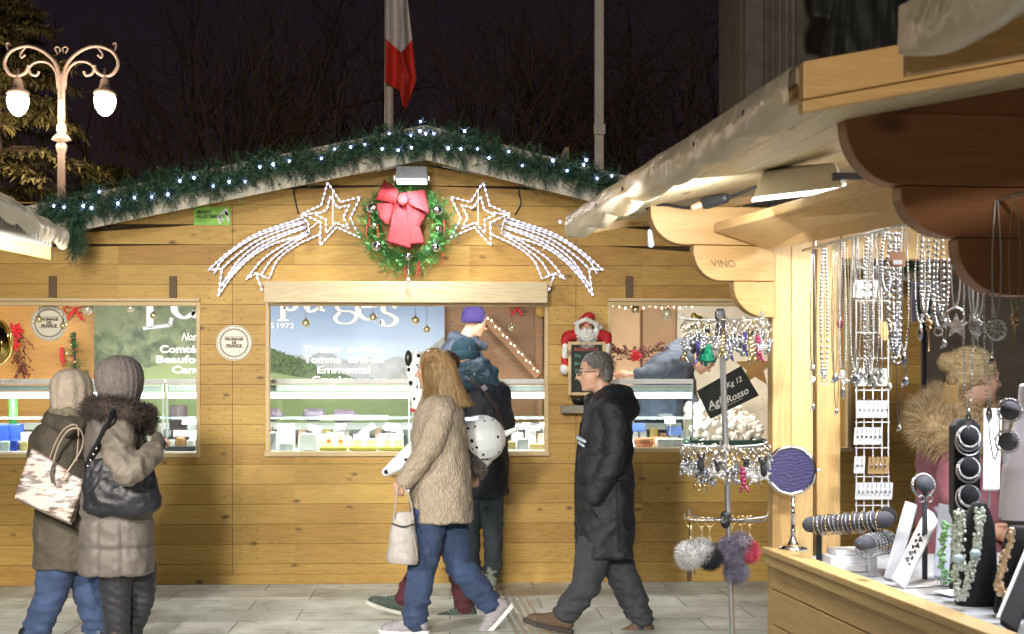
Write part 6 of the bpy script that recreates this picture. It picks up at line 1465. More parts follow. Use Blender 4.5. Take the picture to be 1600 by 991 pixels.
blob(MB().chain([q(80, 660, -.08), q(110, 668, -.14), q(134, 660, -.05), q(125, 650, .06), q(85, 650, .05), q(80, 660, -.08)], (.045, .055, .045, .04, .04, .045)), 'hood', OLV, pa, .009, 4, wr_(.010, 16, 12, 3.))
blob(MB().chain([q(86, 642, -.06), q(108, 648, -.10), q(130, 643, -.03), q(118, 640, .07), q(92, 640, .06), q(86, 642, -.06)], (.036, .04, .036, .034, .034, .036)), 'scarf', M('camouflage scarf', (.20, .18, .12), .9, var=.9, vs=26), pa, .008, 3, wr_(.008, 20, 16, 5.))
CRK = M('cream knit', (.46, .38, .30), .95, var=.25, vs=30, bump=.8, bs=90)
MB().lathe([(.100, -.085), (.110, -.06), (.114, -.01), (.116, .04), (.110, .09), (.09, .125), (.06, .148), (.02, .158), (.001, .157)], HC + m @ V((-.015, 0, -.004)), 88, m @ V((-.14, 0, 1)), wob=(11, .035)).build('knit_hat', CRK, pa, smooth=True)
trousers(pa, [(J['hipL'], J['kneeL'], J['ankL'], .115, .085, .062), (J['hipR'], J['kneeR'], J['ankR'], .11, .082, .062)], JN, 'jeans', seed=17, amp=.008)
LB = M('black leather boot', (.02, .02, .02), .4); shoe(pa, q(46, 1008, -.05), (.4, .9), .25, LB, SOLE, 0, 'boot', .06); shoe(pa, q(158, 1006, .08), (.5, .9), .25, LB, SOLE, 0, 'boot', .06)
# snake print bag
sb, q = thing('handbag', 'pale snake-print tote bag on the shoulder of the woman in the cream hat', 'handbag', PD(78, 818, 7.62)), (lambda px, py, dd=0.: PD(px, py, 7.62 + dd))
SNP = M('snake print leather', (.52, .44, .39), .4, var=.95, vs=22, bump=.3, bs=60)
def snake():
    mm, t, b = base('snake print'); N = t.nodes; L = t.links; b.inputs['Roughness'].default_value = .38; tc = N.new('ShaderNodeTexCoord')
    mp = N.new('ShaderNodeMapping'); mp.inputs['Scale'].default_value = (14, 14, 48); mp.inputs['Rotation'].default_value = (0, R(-28), 0); L.new(tc.outputs['Object'], mp.inputs[0]); n = N.new('ShaderNodeTexNoise'); n.inputs['Scale'].default_value = 1.; n.inputs['Detail'].default_value = 4; L.new(mp.outputs[0], n.inputs['Vector'])
    n2 = N.new('ShaderNodeTexNoise'); n2.inputs['Scale'].default_value = 6.; L.new(tc.outputs['Object'], n2.inputs['Vector'])
    cr = N.new('ShaderNodeValToRGB'); cr.color_ramp.elements[0].position = .50; cr.color_ramp.elements[0].color = (.52, .43, .38, 1); cr.color_ramp.elements[1].position = .58; cr.color_ramp.elements[1].color = (.12, .085, .07, 1)
    L.new(math_n(t, 'ADD', math_n(t, 'MULTIPLY', n.outputs['Fac'], .75), math_n(t, 'MULTIPLY', n2.outputs['Fac'], .25)), cr.inputs[0]); L.new(cr.outputs[0], b.inputs['Base Color']); return mm
SNM = snake()
mb = MB()
cs4 = [q(26, 778), q(112, 818), q(134, 752), q(50, 700)]; nrm = V((0, .05, 0))
mb.hexa([cs4[0] - nrm * 1.2, cs4[1] - nrm * 1.2, cs4[1] + nrm * 1.2, cs4[0] + nrm * 1.2, cs4[3] - nrm * .5, cs4[2] - nrm * .5, cs4[2] + nrm * .5, cs4[3] + nrm * .5])
blob(mb, 'bag_body', SNM, sb, .008, 9, lambda p, n: .006 * noise.noise(p * 9))
SNH = M('bag handle leather', (.42, .33, .25), .45)
for dd in (-.05, .03): MB().tube(crv([q(82, 728, dd), q(92, 695, dd - .03), q(108, 672, dd - .06), q(126, 672, dd - .05), q(128, 700, dd), q(98, 748, dd - .02)] if dd < 0 else [q(76, 722, dd), q(88, 690, dd - .02), q(104, 668, dd - .03), q(122, 668, dd - .02), q(120, 720, dd)], 6), .010, 7, flat=.5).build('handle', SNH, sb, smooth=True)
MB().tube(crv([q(26, 779, -.066), q(68, 800, -.07), q(112, 819, -.066)], 4), .006, 6).build('piping', M('dark leather piping', (.10, .075, .06), .5), sb)
MB().tube(crv([q(84, 722, -.05), q(80, 740, -.07), q(82, 755, -.075)], 4), .007, 6).build('tassel', M('dark leather piping', (.1, .08, .06)), sb)

D = 7.62; sc = FPX / D
pc, q = person('woman in taupe knit hat and long padded coat with dark fur collar', D, 195)
HC = q(192, 600); m = hm((.85, .5), .10)
J = dict(hipL=q(182, 880, -.05), kneeL=q(182, 930, -.05), ankL=q(185, 1015, -.05), hipR=q(215, 880, .08), kneeR=q(222, 935, .08), ankR=q(200, 1000, .10))
mb = MB(); head_prims(mb, HC, m, .94, q(182, 640)); mb.loft([(q(182, 640), .08, .08), (q(180, 670), .14, .14), (q(184, 870), .14, .14)]); leg_pair(mb, J, (.08, .055, .042))
mb.chain([q(192, 680, -.16), q(192, 745, -.2), q(238, 710, -.12)], (.045, .038, .026)); hand_prims(mb, q(238, 706, -.10), (.6, .4, .5), (0, 0, 1), .85, 1.2); mb.chain([q(178, 680, .15), q(190, 745, .2), q(235, 720, .15)], (.045, .038, .028))
blob(mb, 'body', SKN, pc, .008, 2); eyes(HC, m, .94, pc)
TAU = M('taupe padded coat', (.115, .098, .085), .58, sheen=.2, var=.15, bump=.25, bs=90)
TAU2 = M('taupe coat upper', (.165, .135, .11), .6, sheen=.2, var=.2, bump=.3, bs=120)
mb = MB().loft([(q(182, 898), 59 / sc, .19), (q(183, 850), 58 / sc, .19), (q(183, 790), 54 / sc, .18), (q(184, 740), 48 / sc, .17), (q(182, 690), 46 / sc, .18), (q(180, 655), 38 / sc, .16), (q(184, 636), 20 / sc, .11)])
q0 = q
def pad(p, n):
    z_ = (p.z - q0(182, 898).z) / .155; a = -.012 * math.exp(-((z_ - round(z_)) / .10) ** 2) if p.z < q0(182, 790).z else 0
    x_ = (p.x - q0(182, 898).x + 5) / .13; b = -.007 * math.exp(-((x_ - round(x_)) / .10) ** 2) if p.z < q0(182, 810).z else 0
    return a + b + wr_(.005, 11, 9, 51.)(p, n)
blob(mb, 'coat', TAU, pc, .009, 4, pad)
mb = MB().chain([q(186, 678, -.15), q(186, 715, -.26), q(200, 738, -.30), q(220, 724, -.26), q(240, 706, -.18)], (.088, .078, .070, .062, .052)); mb.chain([q(178, 680, .14), q(188, 745, .19), q(230, 722, .15)], (.08, .068, .055)); blob(mb, 'sleeve', TAU2, pc, .009, 4, wr_(.010, 12, 10, 8.))
MB().ell(q(243, 700, -.16), .036, .036, .03).build('cuff', M('dark knit cuff', (.06, .05, .045), .9), pc, smooth=True)
mb = MB().lathe([(.094, -.10), (.104, -.08), (.118, -.04), (.128, .01), (.126, .06), (.108, .105), (.075, .135), (.035, .150), (.001, .153)], HC + m @ V((-.018, 0, .0)), 96, m @ V((-.16, 0, 1)), wob=(24, .018)); mb.build('knit_hat', M('taupe knit', (.20, .165, .155), .95, var=.4, vs=60, bump=.9, bs=110), pc, smooth=True)
FURD = M('dark brown fur', (.060, .042, .034), .85, var=.7, vs=50); FPTS = [q(150, 640, -.08), q(172, 640, -.15), q(200, 646, -.14), q(222, 650, -.05), q(228, 655, .04), q(205, 648, .12), q(160, 640, .12), q(146, 640, .02), q(150, 640, -.08)]
mb = MB(); mb.chain(FPTS, [.062, .066, .066, .06, .055, .055, .055, .058, .062]); fb = blob(mb, 'fur_collar', FURD, pc, .010, 3, lambda p, n: .008 * noise.noise(p * 30))
mb = MB(); rp_ = random.sample(range(len(fb.data.vertices)), min(5200, len(fb.data.vertices))); fur(mb, [(fb.data.vertices[i].co + ORG[pc.name], fb.data.vertices[i].normal) for i in rp_], .038, .0016, .5, grav=.3)
fur(mb, [(q(228 + random.uniform(-8, 8), 650 + random.uniform(-16, 30), random.uniform(-.08, .05)), V((1, -.2, random.uniform(-.3, .5))).normalized()) for _ in range(900)], .055, .0018, .4, grav=.25)
mb.build('fur_hair', FURD, fb)
LEG = M('black leggings', (.014, .014, .018), .7, sheen=.3, var=.3)
trousers(pc, [(J['hipL'], J['kneeL'], J['ankL'], .10, .075, .056), (J['hipR'], J['kneeR'], J['ankR'], .10, .072, .05)], LEG, 'leggings', seed=23, amp=.005)
BB = M('brown leather boot', (.10, .05, .03), .45); shoe(pc, q(188, 1020, -.05), (.8, .5), .25, BB, SOLE, 0, 'boot', .12); shoe(pc, q(202, 1004, .1), (.8, .5), .25, BB, SOLE, .35, 'boot', .08)
MB().chain([q(240, 704, -.15), q(247, 694, -.11), q(246, 684, -.09)], (.045, .042, .030)).build('glove', M('taupe wool glove', (.09, .075, .065), .95, bump=.6), pc, smooth=True)
# black shoulder bag
kb, q = thing('handbag', 'large slouchy black shoulder bag on the woman with the fur collar', 'handbag', PD(190, 808, 7.46)), (lambda px, py, dd=0.: PD(px, py, 7.46 + dd))
BKL = M('soft black leather', (.012, .012, .018), .5, var=.2, bump=.3, bs=40)
mb = MB().loft([(q(190, 806), .10, .05), (q(190, 796), .19, .08), (q(190, 770), .20, .09), (q(188, 745), .185, .06), (q(186, 725), .165, .03), (q(184, 718), .15, .02)]); blob(mb, 'bag_body', BKL, kb, .009, 6, wr_(.009, 9, 7, 2.))
MB().tube(crv([q(136, 732, .02), q(150, 700, -.04), q(168, 662, -.10), q(180, 640, -.05)], 6), [.028] * 7 + [.020] * 12, 8, flat=.35).build('strap', BKL, kb, smooth=True)
MB().tube(crv([q(240, 735, .05), q(232, 700, .08), q(205, 655, .02), q(182, 642, -.03)], 6), .012, 8, flat=.4).build('strap', BKL, kb, smooth=True)
mb = MB()
for k in range(4): mb.lathe([(.0035, -.002), (.0045, 0), (.0035, .002)], q(137 + k * 4.6, 728 - k * 9, -.06 - .008 * k), 10, V((0, -1, .2)))
mb.build('chain_rings', M('dull bronze', (.25, .2, .15), .4, .8), kb)

# ---- shopper beyond the jewellery stall
D = 5.75; sc = FPX / D
ps, q = person('fair-haired shopper with furry hood and mauve coat behind the jewellery display', D, 1510)
HC = q(1527, 592); m = hm((.95, .15), .05)
mb = MB(); head_prims(mb, HC, m, .93, q(1508, 640)); mb.loft([(q(1505, 650), .08, .1), (q(1500, 690), .12, .18), (q(1500, 850), .13, .15)]); x_ = q(1500, 850)
for s_ in (-1, 1): mb.chain([(x_.x, x_.y + s_ * .08, x_.z), (x_.x, x_.y + s_ * .08, .45), (x_.x, x_.y + s_ * .08, .09)], (.08, .055, .045)); mb.chain([q(1500, 690, s_ * .18), q(1495, 780, s_ * .22), q(1540, 830, s_ * .17)], (.045, .04, .028)); hand_prims(mb, q(1540, 830, s_ * .17), (1, -.2, -.2), (0, 0, 1), .9, .8)
blob(mb, 'body', SKN, ps, .008, 2); eyes(HC, m, .93, ps)
MAU = M('mauve coat', (.36, .13, .17), .75, sheen=.3, var=.2)
mb = MB().loft([(q(1500, 1000), .17, .19), (q(1500, 850), .165, .18), (q(1500, 760), .16, .18), (q(1498, 700), .15, .19), (q(1502, 670), .12, .16)])
for s_ in (-1, 1): mb.chain([q(1500, 695, s_ * .17), q(1492, 780, s_ * .215), q(1530, 828, s_ * .18)], (.078, .066, .052))
blob(mb, 'coat', MAU, ps, .012, 4, wr_(.007, 8, 8, 61.)); MB().cap((x_.x, x_.y, .12), (x_.x, x_.y, .6), .09, .13).build('trousers', TR, ps, smooth=True)
for s_ in (-1, 1): shoe(ps, (x_.x, x_.y + s_ * .08, .09), (1, 0), .25, LB, SOLE)
BLS = M('streaked blond hair', (.40, .29, .15), .5, var=.8, vs=45)
mb = MB().ell(HC + m @ V((-.028, 0, .045)), .100, .088, .086, m).ell(HC + m @ V((-.075, 0, .0)), .05, .07, .06, m); mb.ell(HC + m @ V((-.13, 0, .06)), .045, .045, .045); blob(mb, 'hair', BLS, ps, .007, 3, lambda p, n: .006 * noise.noise(V((p.x * 20, p.y * 50, p.z * 50))))
mb = MB()
for p, nn in ellpts(HC + m @ V((-.03, 0, .045)), .102, .09, .088, 900, m):
    l = m.transposed() @ (p - HC)
    if l.x > .05 or (l.z < .0 and l.x > -.02): continue
    e = HC + m @ V((-.13, 0, .055)); mb.tube([p, p.lerp(e, .35) + nn * .012, p.lerp(e, .85) + nn * .006], [.002, .002, .001], 3)
mb.build('hair_strands', BLS, ps)
FURL = M('honey fur', (.50, .36, .20), .9, var=.6, vs=30); mb = MB().chain([q(1462, 672, -.14), q(1500, 690, -.2), q(1540, 678, -.12), q(1550, 662, 0), q(1535, 655, .12), q(1490, 640, .15), q(1458, 650, .03), q(1462, 672, -.14)], [.075, .075, .065, .055, .055, .065, .08, .075]).ell(q(1478, 640, 0), .09, .12, .08); fb = blob(mb, 'fur_hood', FURL, ps, .011, 3)
mb = MB(); rp_ = random.sample(range(len(fb.data.vertices)), min(6500, len(fb.data.vertices))); fur(mb, [(fb.data.vertices[i].co + ORG[ps.name], fb.data.vertices[i].normal) for i in rp_], .060, .0016, .45, grav=.2); mb.build('fur_hair', FURL, fb)
# ================================================================ flood lamp and cable under the right eave
random.seed(77)
fl = thing('flood_lamp', 'white flood lamp under the eave of the near stall, shining on the folded flap', 'flood lamp', S(.9, -.3, 2.05))
f8 = [PD(1176, 316, 4.35), PD(1318, 300, 4.05), PD(1312, 268, 4.25), PD(1190, 275, 4.6)]
hb8 = [(1176, 309, 4.35), (1318, 293, 4.05), (1322, 285, 4.35), (1200, 297, 4.65)]; top8 = [(1192, 268, 4.42), (1306, 256, 4.15), (1304, 254, 4.3), (1204, 262, 4.55)]
MB().hexa([PD(*p) for p in hb8] + [PD(*p) for p in top8]).build('housing', M('cream lamp housing', (.62, .58, .50), .45), fl, bev=.008)
MB().hexa([PD(1175, 316, 4.35), PD(1319, 300, 4.05), PD(1322, 291, 4.35), PD(1200, 304, 4.65), PD(1175, 310, 4.35), PD(1319, 294, 4.05), PD(1322, 286, 4.35), PD(1200, 298, 4.65)]).build('lens', M('bright flood lens', (.9, .95, 1)), fl)
MB().obox(PD(1325, 276, 4.1), .09, .02, .02).build('bracket', DARK, fl)
cb_ = thing('power_cable', 'cable with a black plug coupling under the eave of the near stall', 'cable', PD(1110, 315, 4.8))
MB().tube(crv([PD(1010, 326, 5.0), PD(1035, 320, 4.95), PD(1078, 325, 4.85), PD(1100, 317, 4.8)], 5), .006, 6).build('cord', DARK, cb_); MB().cap(PD(1084, 324, 4.8), PD(1098, 319, 4.8), .011, .013).build('plug', M('orange beige plug', (.62, .32, .2), .5), cb_, smooth=True)
MB().cap(PD(1103, 317, 4.8), PD(1132, 310, 4.75), .022, .018).build('coupling', DARK, cb_, smooth=True); MB().tube(crv([PD(1132, 310, 4.75), PD(1155, 303, 4.7), PD(1180, 292, 4.5)], 4), .006, 6).build('cord', DARK, cb_)
tag(MB().cap(PD(1015, 362, 4.95), PD(1017, 382, 4.95), .008, .012).build('glass_drop', M('clear crystal', (.8, .85, .9)), smooth=True), 'small glass drop hanging under the scalloped bracket of the near stall', 'ornament')

# ================================================================ key ring stand
KD = 4.93; ksc = FPX / KD
kq = lambda px, py, dd=0.: PD(px, py, KD + dd)
ks = thing('key_ring_stand', 'slim metal pole stand with three tiers of arms hung with key rings', 'display stand', V((kq(1150, 0).x, kq(1150, 0).y, 0)))
base_p = V((kq(1150, 0).x, kq(1150, 0).y, .03)); MB().tube([kq(1126, 482), kq(1134, 700), kq(1144, 990), base_p], .0105, 12).build('pole', METAL, ks, smooth=True)
MB().cap(kq(1125, 490), kq(1126, 525), .018, .018).build('collar', DARK, ks, smooth=True); MB().cap(kq(1134, 806), kq(1134, 818), .018, .018).build('collar', DARK, ks, smooth=True); MB().lathe([(.2, 0), (.2, .02), (.03, .03)], (base_p.x, base_p.y, 0), 24).build('foot_plate', METAL, ks)
arms = []
for (cx, cy, rad) in ((1127, 500, .155), (1132, 697, .155), (1135, 812, .15)):
    for k in range(6):
        a = k * PI / 3 + .25; c = kq(cx, cy); e = c + V((math.cos(a) * rad, math.sin(a) * rad, .006)); arms.append((cy, c, e))
        MB().tube(crv([c, c.lerp(e, .5) - V((0, 0, .004)), e, e + V((math.cos(a) * .008, math.sin(a) * .008, .018))], 4), .0032, 6).build('arm', METAL, ks, smooth=True)
def torus(mb, c, r, t, ax=V((0, 1, 0)), n=18, k=6):
    x, y = orth(V(ax)); return mb.tube([V(c) + x * r * math.cos(a) + y * r * math.sin(a) for a in [2 * PI * i / n for i in range(n)]], t, k, closed=True)
CRY = M('crystal beads', (.50, .52, .56), .15, .8, var=.25, vs=60); BRASS = M('pale gold metal', (.75, .60, .32), .2, 1., var=.1)
GG = M('green glitter', (.01, .20, .11), .3, .5, var=.9, vs=200, bump=.8, bs=300); PG = M('purple glitter', (.09, .07, .30), .3, .5, var=.8, vs=200); RG = M('wine glitter', (.38, .05, .12), .3, .5, var=.8, vs=200); SG = M('silver glitter', (.62, .64, .72), .2, .8, var=.6, vs=200, bump=.8, bs=300); BKF = M('black felt', (.015, .015, .018), .8)
def heart_pts(s): return [V((s * math.sin(t) ** 3, 0, s / 16 * (13 * math.cos(t) - 5 * math.cos(2 * t) - 2 * math.cos(3 * t) - math.cos(4 * t)))) for t in [2 * PI * k / 22 for k in range(22)]]
def star_pts(s, n=5, r=.42): return [V((math.sin(k * PI / n) * (s if k % 2 == 0 else s * r), 0, math.cos(k * PI / n) * (s if k % 2 == 0 else s * r))) for k in range(2 * n)]
def keyring(kind):
    t = thing('key_ring', '', 'key ring', (0, 0, 0)); mb = torus(MB(), (0, 0, -.014), .014, .0014); r_ = random.random()
    for k in range(3): torus(mb, (0, 0, -.032 - k * .006), .004, .0009, (1, 0, 0) if k % 2 else (0, 1, 0), 10, 4)
    mb.build('split_ring', BRASS if kind in 'tgw' else CHROME, t, smooth=True); mb = MB(); z0 = -.05
    if kind == 't': mb.lathe([(.004, 0), (.012, -.01), (.022, -.045), (.016, -.048), (.001, -.046)][::-1], (0, 0, z0), 16, wob=(8, .08)).lathe([(.005, -.058), (.005, -.044)], (0, 0, z0), 8); m_ = GG
    elif kind == 'h': mb.prism([p + V((0, -.004, z0 - .014)) for p in heart_pts(.017)], (0, .008, 0)); m_ = SG
    elif kind == 's': mb.prism([p + V((0, -.003, z0 - .018)) for p in star_pts(.022)], (0, .006, 0)); m_ = SG
    elif kind == 'b': mb.ell((0, 0, z0 - .012), .010, .009, .019).ell((0, 0, z0 + .006), .009, .009, .008).cap((-.008, 0, z0 + .012), (-.010, 0, z0 + .022), .004, .002, 8, 3).cap((.008, 0, z0 + .012), (.010, 0, z0 + .022), .004, .002, 8, 3); m_ = BKF
    elif kind == 'c':
        for k in range(16): mb.ell(V((0, 0, z0 - .016)) + V((random.uniform(-.012, .012), random.uniform(-.01, .01), random.uniform(-.022, .020))), .0055, .0055, .0055, None, 7, 5)
        m_ = CRY
    elif kind in 'pwg':
        for k in range(5): mb.ell(V((0, 0, z0 - k * .010)), .007 + .003 * (k % 2), .007, .0065, None, 9, 6)
        mb.cap((-.006, 0, z0 - .05), (-.012, 0, z0 - .062), .005, .003, 8, 3).cap((.006, 0, z0 - .05), (.012, 0, z0 - .062), .005, .003, 8, 3); m_ = {'p': PG, 'w': RG, 'g': BRASS}[kind]
    mb.build('charm', m_, t, smooth=kind not in 'hs', bev=.001 if kind in 'hs' else 0); return t
KN = {'t': 'green glitter tree', 'h': 'silver heart', 's': 'silver star', 'b': 'black cat', 'c': 'crystal cluster', 'p': 'purple glitter', 'w': 'wine red glitter', 'g': 'gold bead'}
kp = {}
def putkey(kind, px, py, dd, tier, sc_=1.):
    lab = '%s key ring on the %s tier of the pole stand' % (KN[kind], tier); loc = kq(px, py, dd)
    if kind not in kp: kp[kind] = o = keyring(kind); o.location = loc
    else: o = dup(kp[kind], loc)
    o['label'] = lab; o['group'] = '%s key rings on the %s tier' % (KN[kind], tier); o.scale = (sc_,) * 3; o.rotation_euler = (0, random.uniform(-.12, .12), random.uniform(-.9, .9))
seq1 = 'cgcbcpccbtccscghcpcbccpgbcwcbsc'; seq2 = 'cbhccgcbgcccsbchscgcscwcbchscgbsc'
for i, k in enumerate(seq1):
    px = 1070 + i * 4.3; putkey(k, px, 499 + random.uniform(-5, 9), random.uniform(-.14, .12), 'top', random.uniform(1.0, 1.4) * (1.1 if k in 't' else 1))
for i, k in enumerate(seq2):
    px = 1067 + i * 4.1; putkey(k, px, 697 + random.uniform(-4, 8), random.uniform(-.15, .12), 'middle', random.uniform(1.05, 1.4))
def pompom(px, py, r, rz_, col, label, n=1700, L=.019, shaggy=.5, ears=False, top=808):
    c = kq(px, py, -.05 if px < 1120 else .0); t = thing('pompom_key_ring', label, 'key ring', kq(px, top, -.05)); fm = M('fur ' + label[:18], col, .95, var=.45, vs=30)
    MB().ell(c, r, r, rz_).build('core', fm, t, smooth=True); mb = MB(); fur(mb, ellpts(c, r, r, rz_, int(n * 1.6)), L, .0008, shaggy, grav=.25); mb.build('fur', fm, t)
    tp = V((c.x, c.y, kq(px, top).z)); mb = torus(MB(), tp + V((0, 0, -.012)), .016, .0016); z_ = tp.z - .03
    while z_ > c.z + rz_: torus(mb, (c.x, c.y, z_), .005, .0012, (1, 0, 0) if int(z_ * 1000) % 2 else (0, 1, 0), 10, 4); z_ -= .0075
    mb.build('chain', BRASS, t, smooth=True)
    if ears: mb = MB().cap(c + V((-.018, 0, rz_ * .9)), c + V((-.028, 0, rz_ * 1.55)), .010, .003).cap(c + V((.018, 0, rz_ * .9)), c + V((.026, 0, rz_ * 1.55)), .010, .003); mb.ell(c + V((0, 0, rz_ * 1.15)), .028, .02, .02); mb.build('cat_head', BKF, t, smooth=True)
pompom(1078, 868, .040, .040, (.74, .74, .74), 'white fur pompom key ring at the left of the lowest tier'); pompom(1096, 862, .035, .036, (.60, .58, .60), 'pale grey fur pompom key ring beside the white one')
pompom(1109, 872, .033, .032, (.02, .022, .03), 'black fur pompom key ring with a little cat head', ears=True, L=.018)
pompom(1143, 862, .034, .045, (.24, .22, .30), 'shaggy lilac grey fur key ring in front of the pole', 2600, .024, .6); pompom(1150, 893, .030, .034, (.22, .21, .28), 'lower shaggy grey fur key ring hanging below the lilac one', 1800, .024, .6, top=850)
pompom(1158, 850, .030, .034, (.28, .24, .28), 'mauve grey fur key ring right of the pole', 1300, .02, .6); pompom(1171, 862, .025, .029, (.68, .09, .16), 'pink fur pompom key ring at the right of the lowest tier', L=.018)
for i, (px, py) in enumerate(((1083, 895), (1077, 905))): tag(MB().tube([kq(px, 815, -.05), kq(px, py - 16, -.05)], .0025).cap(kq(px, py - 14, -.05), kq(px, py, -.05), .007, .008).build('leather_tassel', M('brown tassel', (.10, .05, .02), .7) if i else BRASS, smooth=True), 'small %s tassel hanging under the white pompoms' % ('brown' if i else 'golden'), 'tassel')

# ================================================================ round mirror
mr = thing('table_mirror', 'round chrome table mirror on a stem at the corner of the jewellery counter', 'mirror', PD(1238, 858, 4.98)); mc = PD(1236, 735, 4.98); md = V((-.25, -1, .05)).normalized()
b0 = V((PD(1239, 858, 4.98).x, PD(1239, 858, 4.98).y, .897))
MB().lathe([(.052, 0), (.050, .008), (.036, .016), (.018, .024), (.010, .04), (.008, .055), (.011, .06), (.007, .07), (.007, .12), (.010, .125), (.006, .135), (.006, mc.z - .088 - b0.z)], b0, 28).build('stem_and_foot', CHROME, mr, smooth=True)
MB().lathe([(.078, -.010), (.086, -.006), (.089, 0), (.086, .006), (.078, .008), (.0775, .004), (.0775, -.009)], mc, 48, md, wob=(36, .01)).build('rim', CHROME, mr, smooth=True)
def mirm():
    mm, t, b = base('painted reflection'); N = t.nodes; L = t.links; b.inputs['Roughness'].default_value = .4; b.inputs['Metallic'].default_value = 0  # mirror face: the reflection is painted on as dark blue bands
    tc = N.new('ShaderNodeTexCoord'); wv = N.new('ShaderNodeTexWave'); wv.bands_direction = 'Z'; wv.inputs['Scale'].default_value = 26; wv.inputs['Distortion'].default_value = 16; wv.inputs['Detail'].default_value = 3; wv.inputs['Detail Scale'].default_value = .6; L.new(tc.outputs['Object'], wv.inputs['Vector'])
    mx = N.new('ShaderNodeMix'); mx.data_type = 'RGBA'; L.new(wv.outputs['Fac'], mx.inputs[0]); mx.inputs[6].default_value = (.022, .020, .075, 1); mx.inputs[7].default_value = (.060, .055, .15, 1); L.new(mx.outputs[2], b.inputs['Base Color']); return mm
MB().lathe([(.079, 0), (.079, .005)], mc, 48, md).build('mirror_face', mirm(), mr); MB().cap(mc + V((.088, 0, 0)), mc + V((.100, 0, 0)), .004, .006).build('knob', CHROME, mr, smooth=True)

# ================================================================ counter displays
T = lambda px, py: HZ(px, py, .860)
VEL = M('grey velvet', (.075, .078, .10), .9, sheen=.5); BVEL = M('black velvet', (.010, .010, .016), .9, sheen=.3); WLE = M('white leatherette', (.76, .76, .80), .5, var=.04); LIL = M('lilac white bust', (.62, .60, .72), .5, var=.06)
SIL = M('silver chain', (.52, .52, .55), .28, 1., var=.3, vs=40)
def ring_of(mb, c, r, ax, bead, n=26): 
    x, y = orth(V(ax))
    for k in range(n): a = 2 * PI * k / n; mb.ell(V(c) + (x * math.cos(a) + y * math.sin(a)) * r, bead, bead, bead, None, 6, 4)
    return mb
# roll with bracelets
r0, r1 = PD(1266, 820, 4.78), PD(1384, 812, 4.62); rl_ = thing('bracelet_roll', 'long dark grey velvet roll carrying bracelets, right of the table mirror', 'display roll', T(1325, 888))
MB().cap(r0, r1, .027, .027, 20, 3).build('roll', VEL, rl_, smooth=True)
for f_ in (.12, .85): p = r0.lerp(r1, f_); MB().tube([p, V((p.x, p.y, .86))], .010).build('stand', BVEL, rl_)
MB().cap(r1 + V((.035, .1, .0)), r1 + V((.036, .1, .0)), .032, .032).build('end_disc', BVEL, rl_, smooth=True)
bp_ = None; ax_ = (r1 - r0).normalized()
for i in range(16):
    p = r0.lerp(r1, .10 + .055 * i); lab = 'thin bracelet on the dark grey roll beside the mirror'; mat_ = BRASS if i % 3 == 0 else SIL
    mb = torus(MB(), p + V((0, 0, -.004)), .034, .0016, (ax_ + V((0, 0, random.uniform(-.25, .25)))).normalized(), 26, 6)
    if i % 2: ring_of(mb, p + V((0, 0, -.004)), .034, ax_, .003, 18)
    tag(mb.build('bracelet', mat_, smooth=True), '%s bracelet on the grey velvet roll beside the mirror' % ('thin gold' if i % 3 == 0 else 'thin silver'), 'bracelet', '%s bracelets on the roll' % ('gold' if i % 3 == 0 else 'silver'))
# second short roll pointing at the viewer
c0_, c1_ = PD(1346, 850, 4.5), PD(1388, 840, 4.72); t = thing('bracelet_roll', 'short grey velvet roll with a round end cushion and chain bracelets', 'display roll', T(1362, 905)); MB().cap(c0_, c1_, .022, .022, 20, 3).build('roll', VEL, t, smooth=True); p = c0_.lerp(c1_, .4); MB().box((p.x - .012, p.y - .012, .861), (p.x + .012, p.y + .012, p.z)).build('stand', METAL, t)
for i in range(7):
    p = c0_.lerp(c1_, .18 + .12 * i) - V((0, 0, .012)); mb = ring_of(MB(), p, .036, (c1_ - c0_ + rv(.03)), .0038, 26); tag(mb.build('bracelet', SIL, smooth=True), 'beaded silver chain bracelet on the short roll with the round end', 'bracelet', 'beaded bracelets on the short roll')
for i, (a, b_, z0, z1) in enumerate(((1288, 1352, .861, .885), (1300, 1348, .886, .91), (1312, 1345, .911, .93))):
    p = T(a, 884); p2 = T(b_, 900); tag(MB().obox(V(((p.x + p2.x) / 2, p.y - .12 + .015 * i, (z0 + z1) / 2)), .15 - .02 * i, .09, z1 - z0, ax=RR, ay=U, az=V((0, 0, 1))).build('gift_box', WLE, bev=.002), 'flat white gift box, %s of the pile behind the short roll' % ('bottom', 'middle', 'top')[i], 'box')
def easel(q4, d, name, label, mat, th=.012, cat='display stand', base=None):
    ps_ = [PD(px, py, dd) for px, py, dd in q4]; t = thing(name, label, cat, V((ps_[2].x, ps_[2].y, .861))); n_ = (ps_[1] - ps_[0]).cross(ps_[3] - ps_[0]).normalized()
    if n_.dot(CAM - ps_[0]) > 0: n_ = -n_
    MB().prism(ps_, n_ * th).build('pad', mat, t, bev=.003); mid = (ps_[0] + ps_[1]) / 2 + n_ * th; MB().tube([mid.lerp((ps_[2] + ps_[3]) / 2, .3), V((mid.x, mid.y + .06, .862))], .004).build('prop', METAL, t); return t, ps_, -n_
easel([(1414, 782, 4.75), (1433, 788, 4.72), (1402, 908, 4.45), (1380, 902, 4.5)], 0, 'necklace_pad', 'narrow tall grey display pad leaning back, left of the white pad', M('silver grey pad', (.36, .38, .44), .6))
t, ps_, nn = easel([(1447, 793, 4.6), (1468, 808, 4.55), (1414, 918, 4.3), (1393, 903, 4.36)], 0, 'necklace_pad', 'white leaning pad with a dark crystal necklace', WLE)
mb = MB(); mid = lambda u, v: ps_[0].lerp(ps_[1], u).lerp(ps_[3].lerp(ps_[2], u), v) + nn * .004
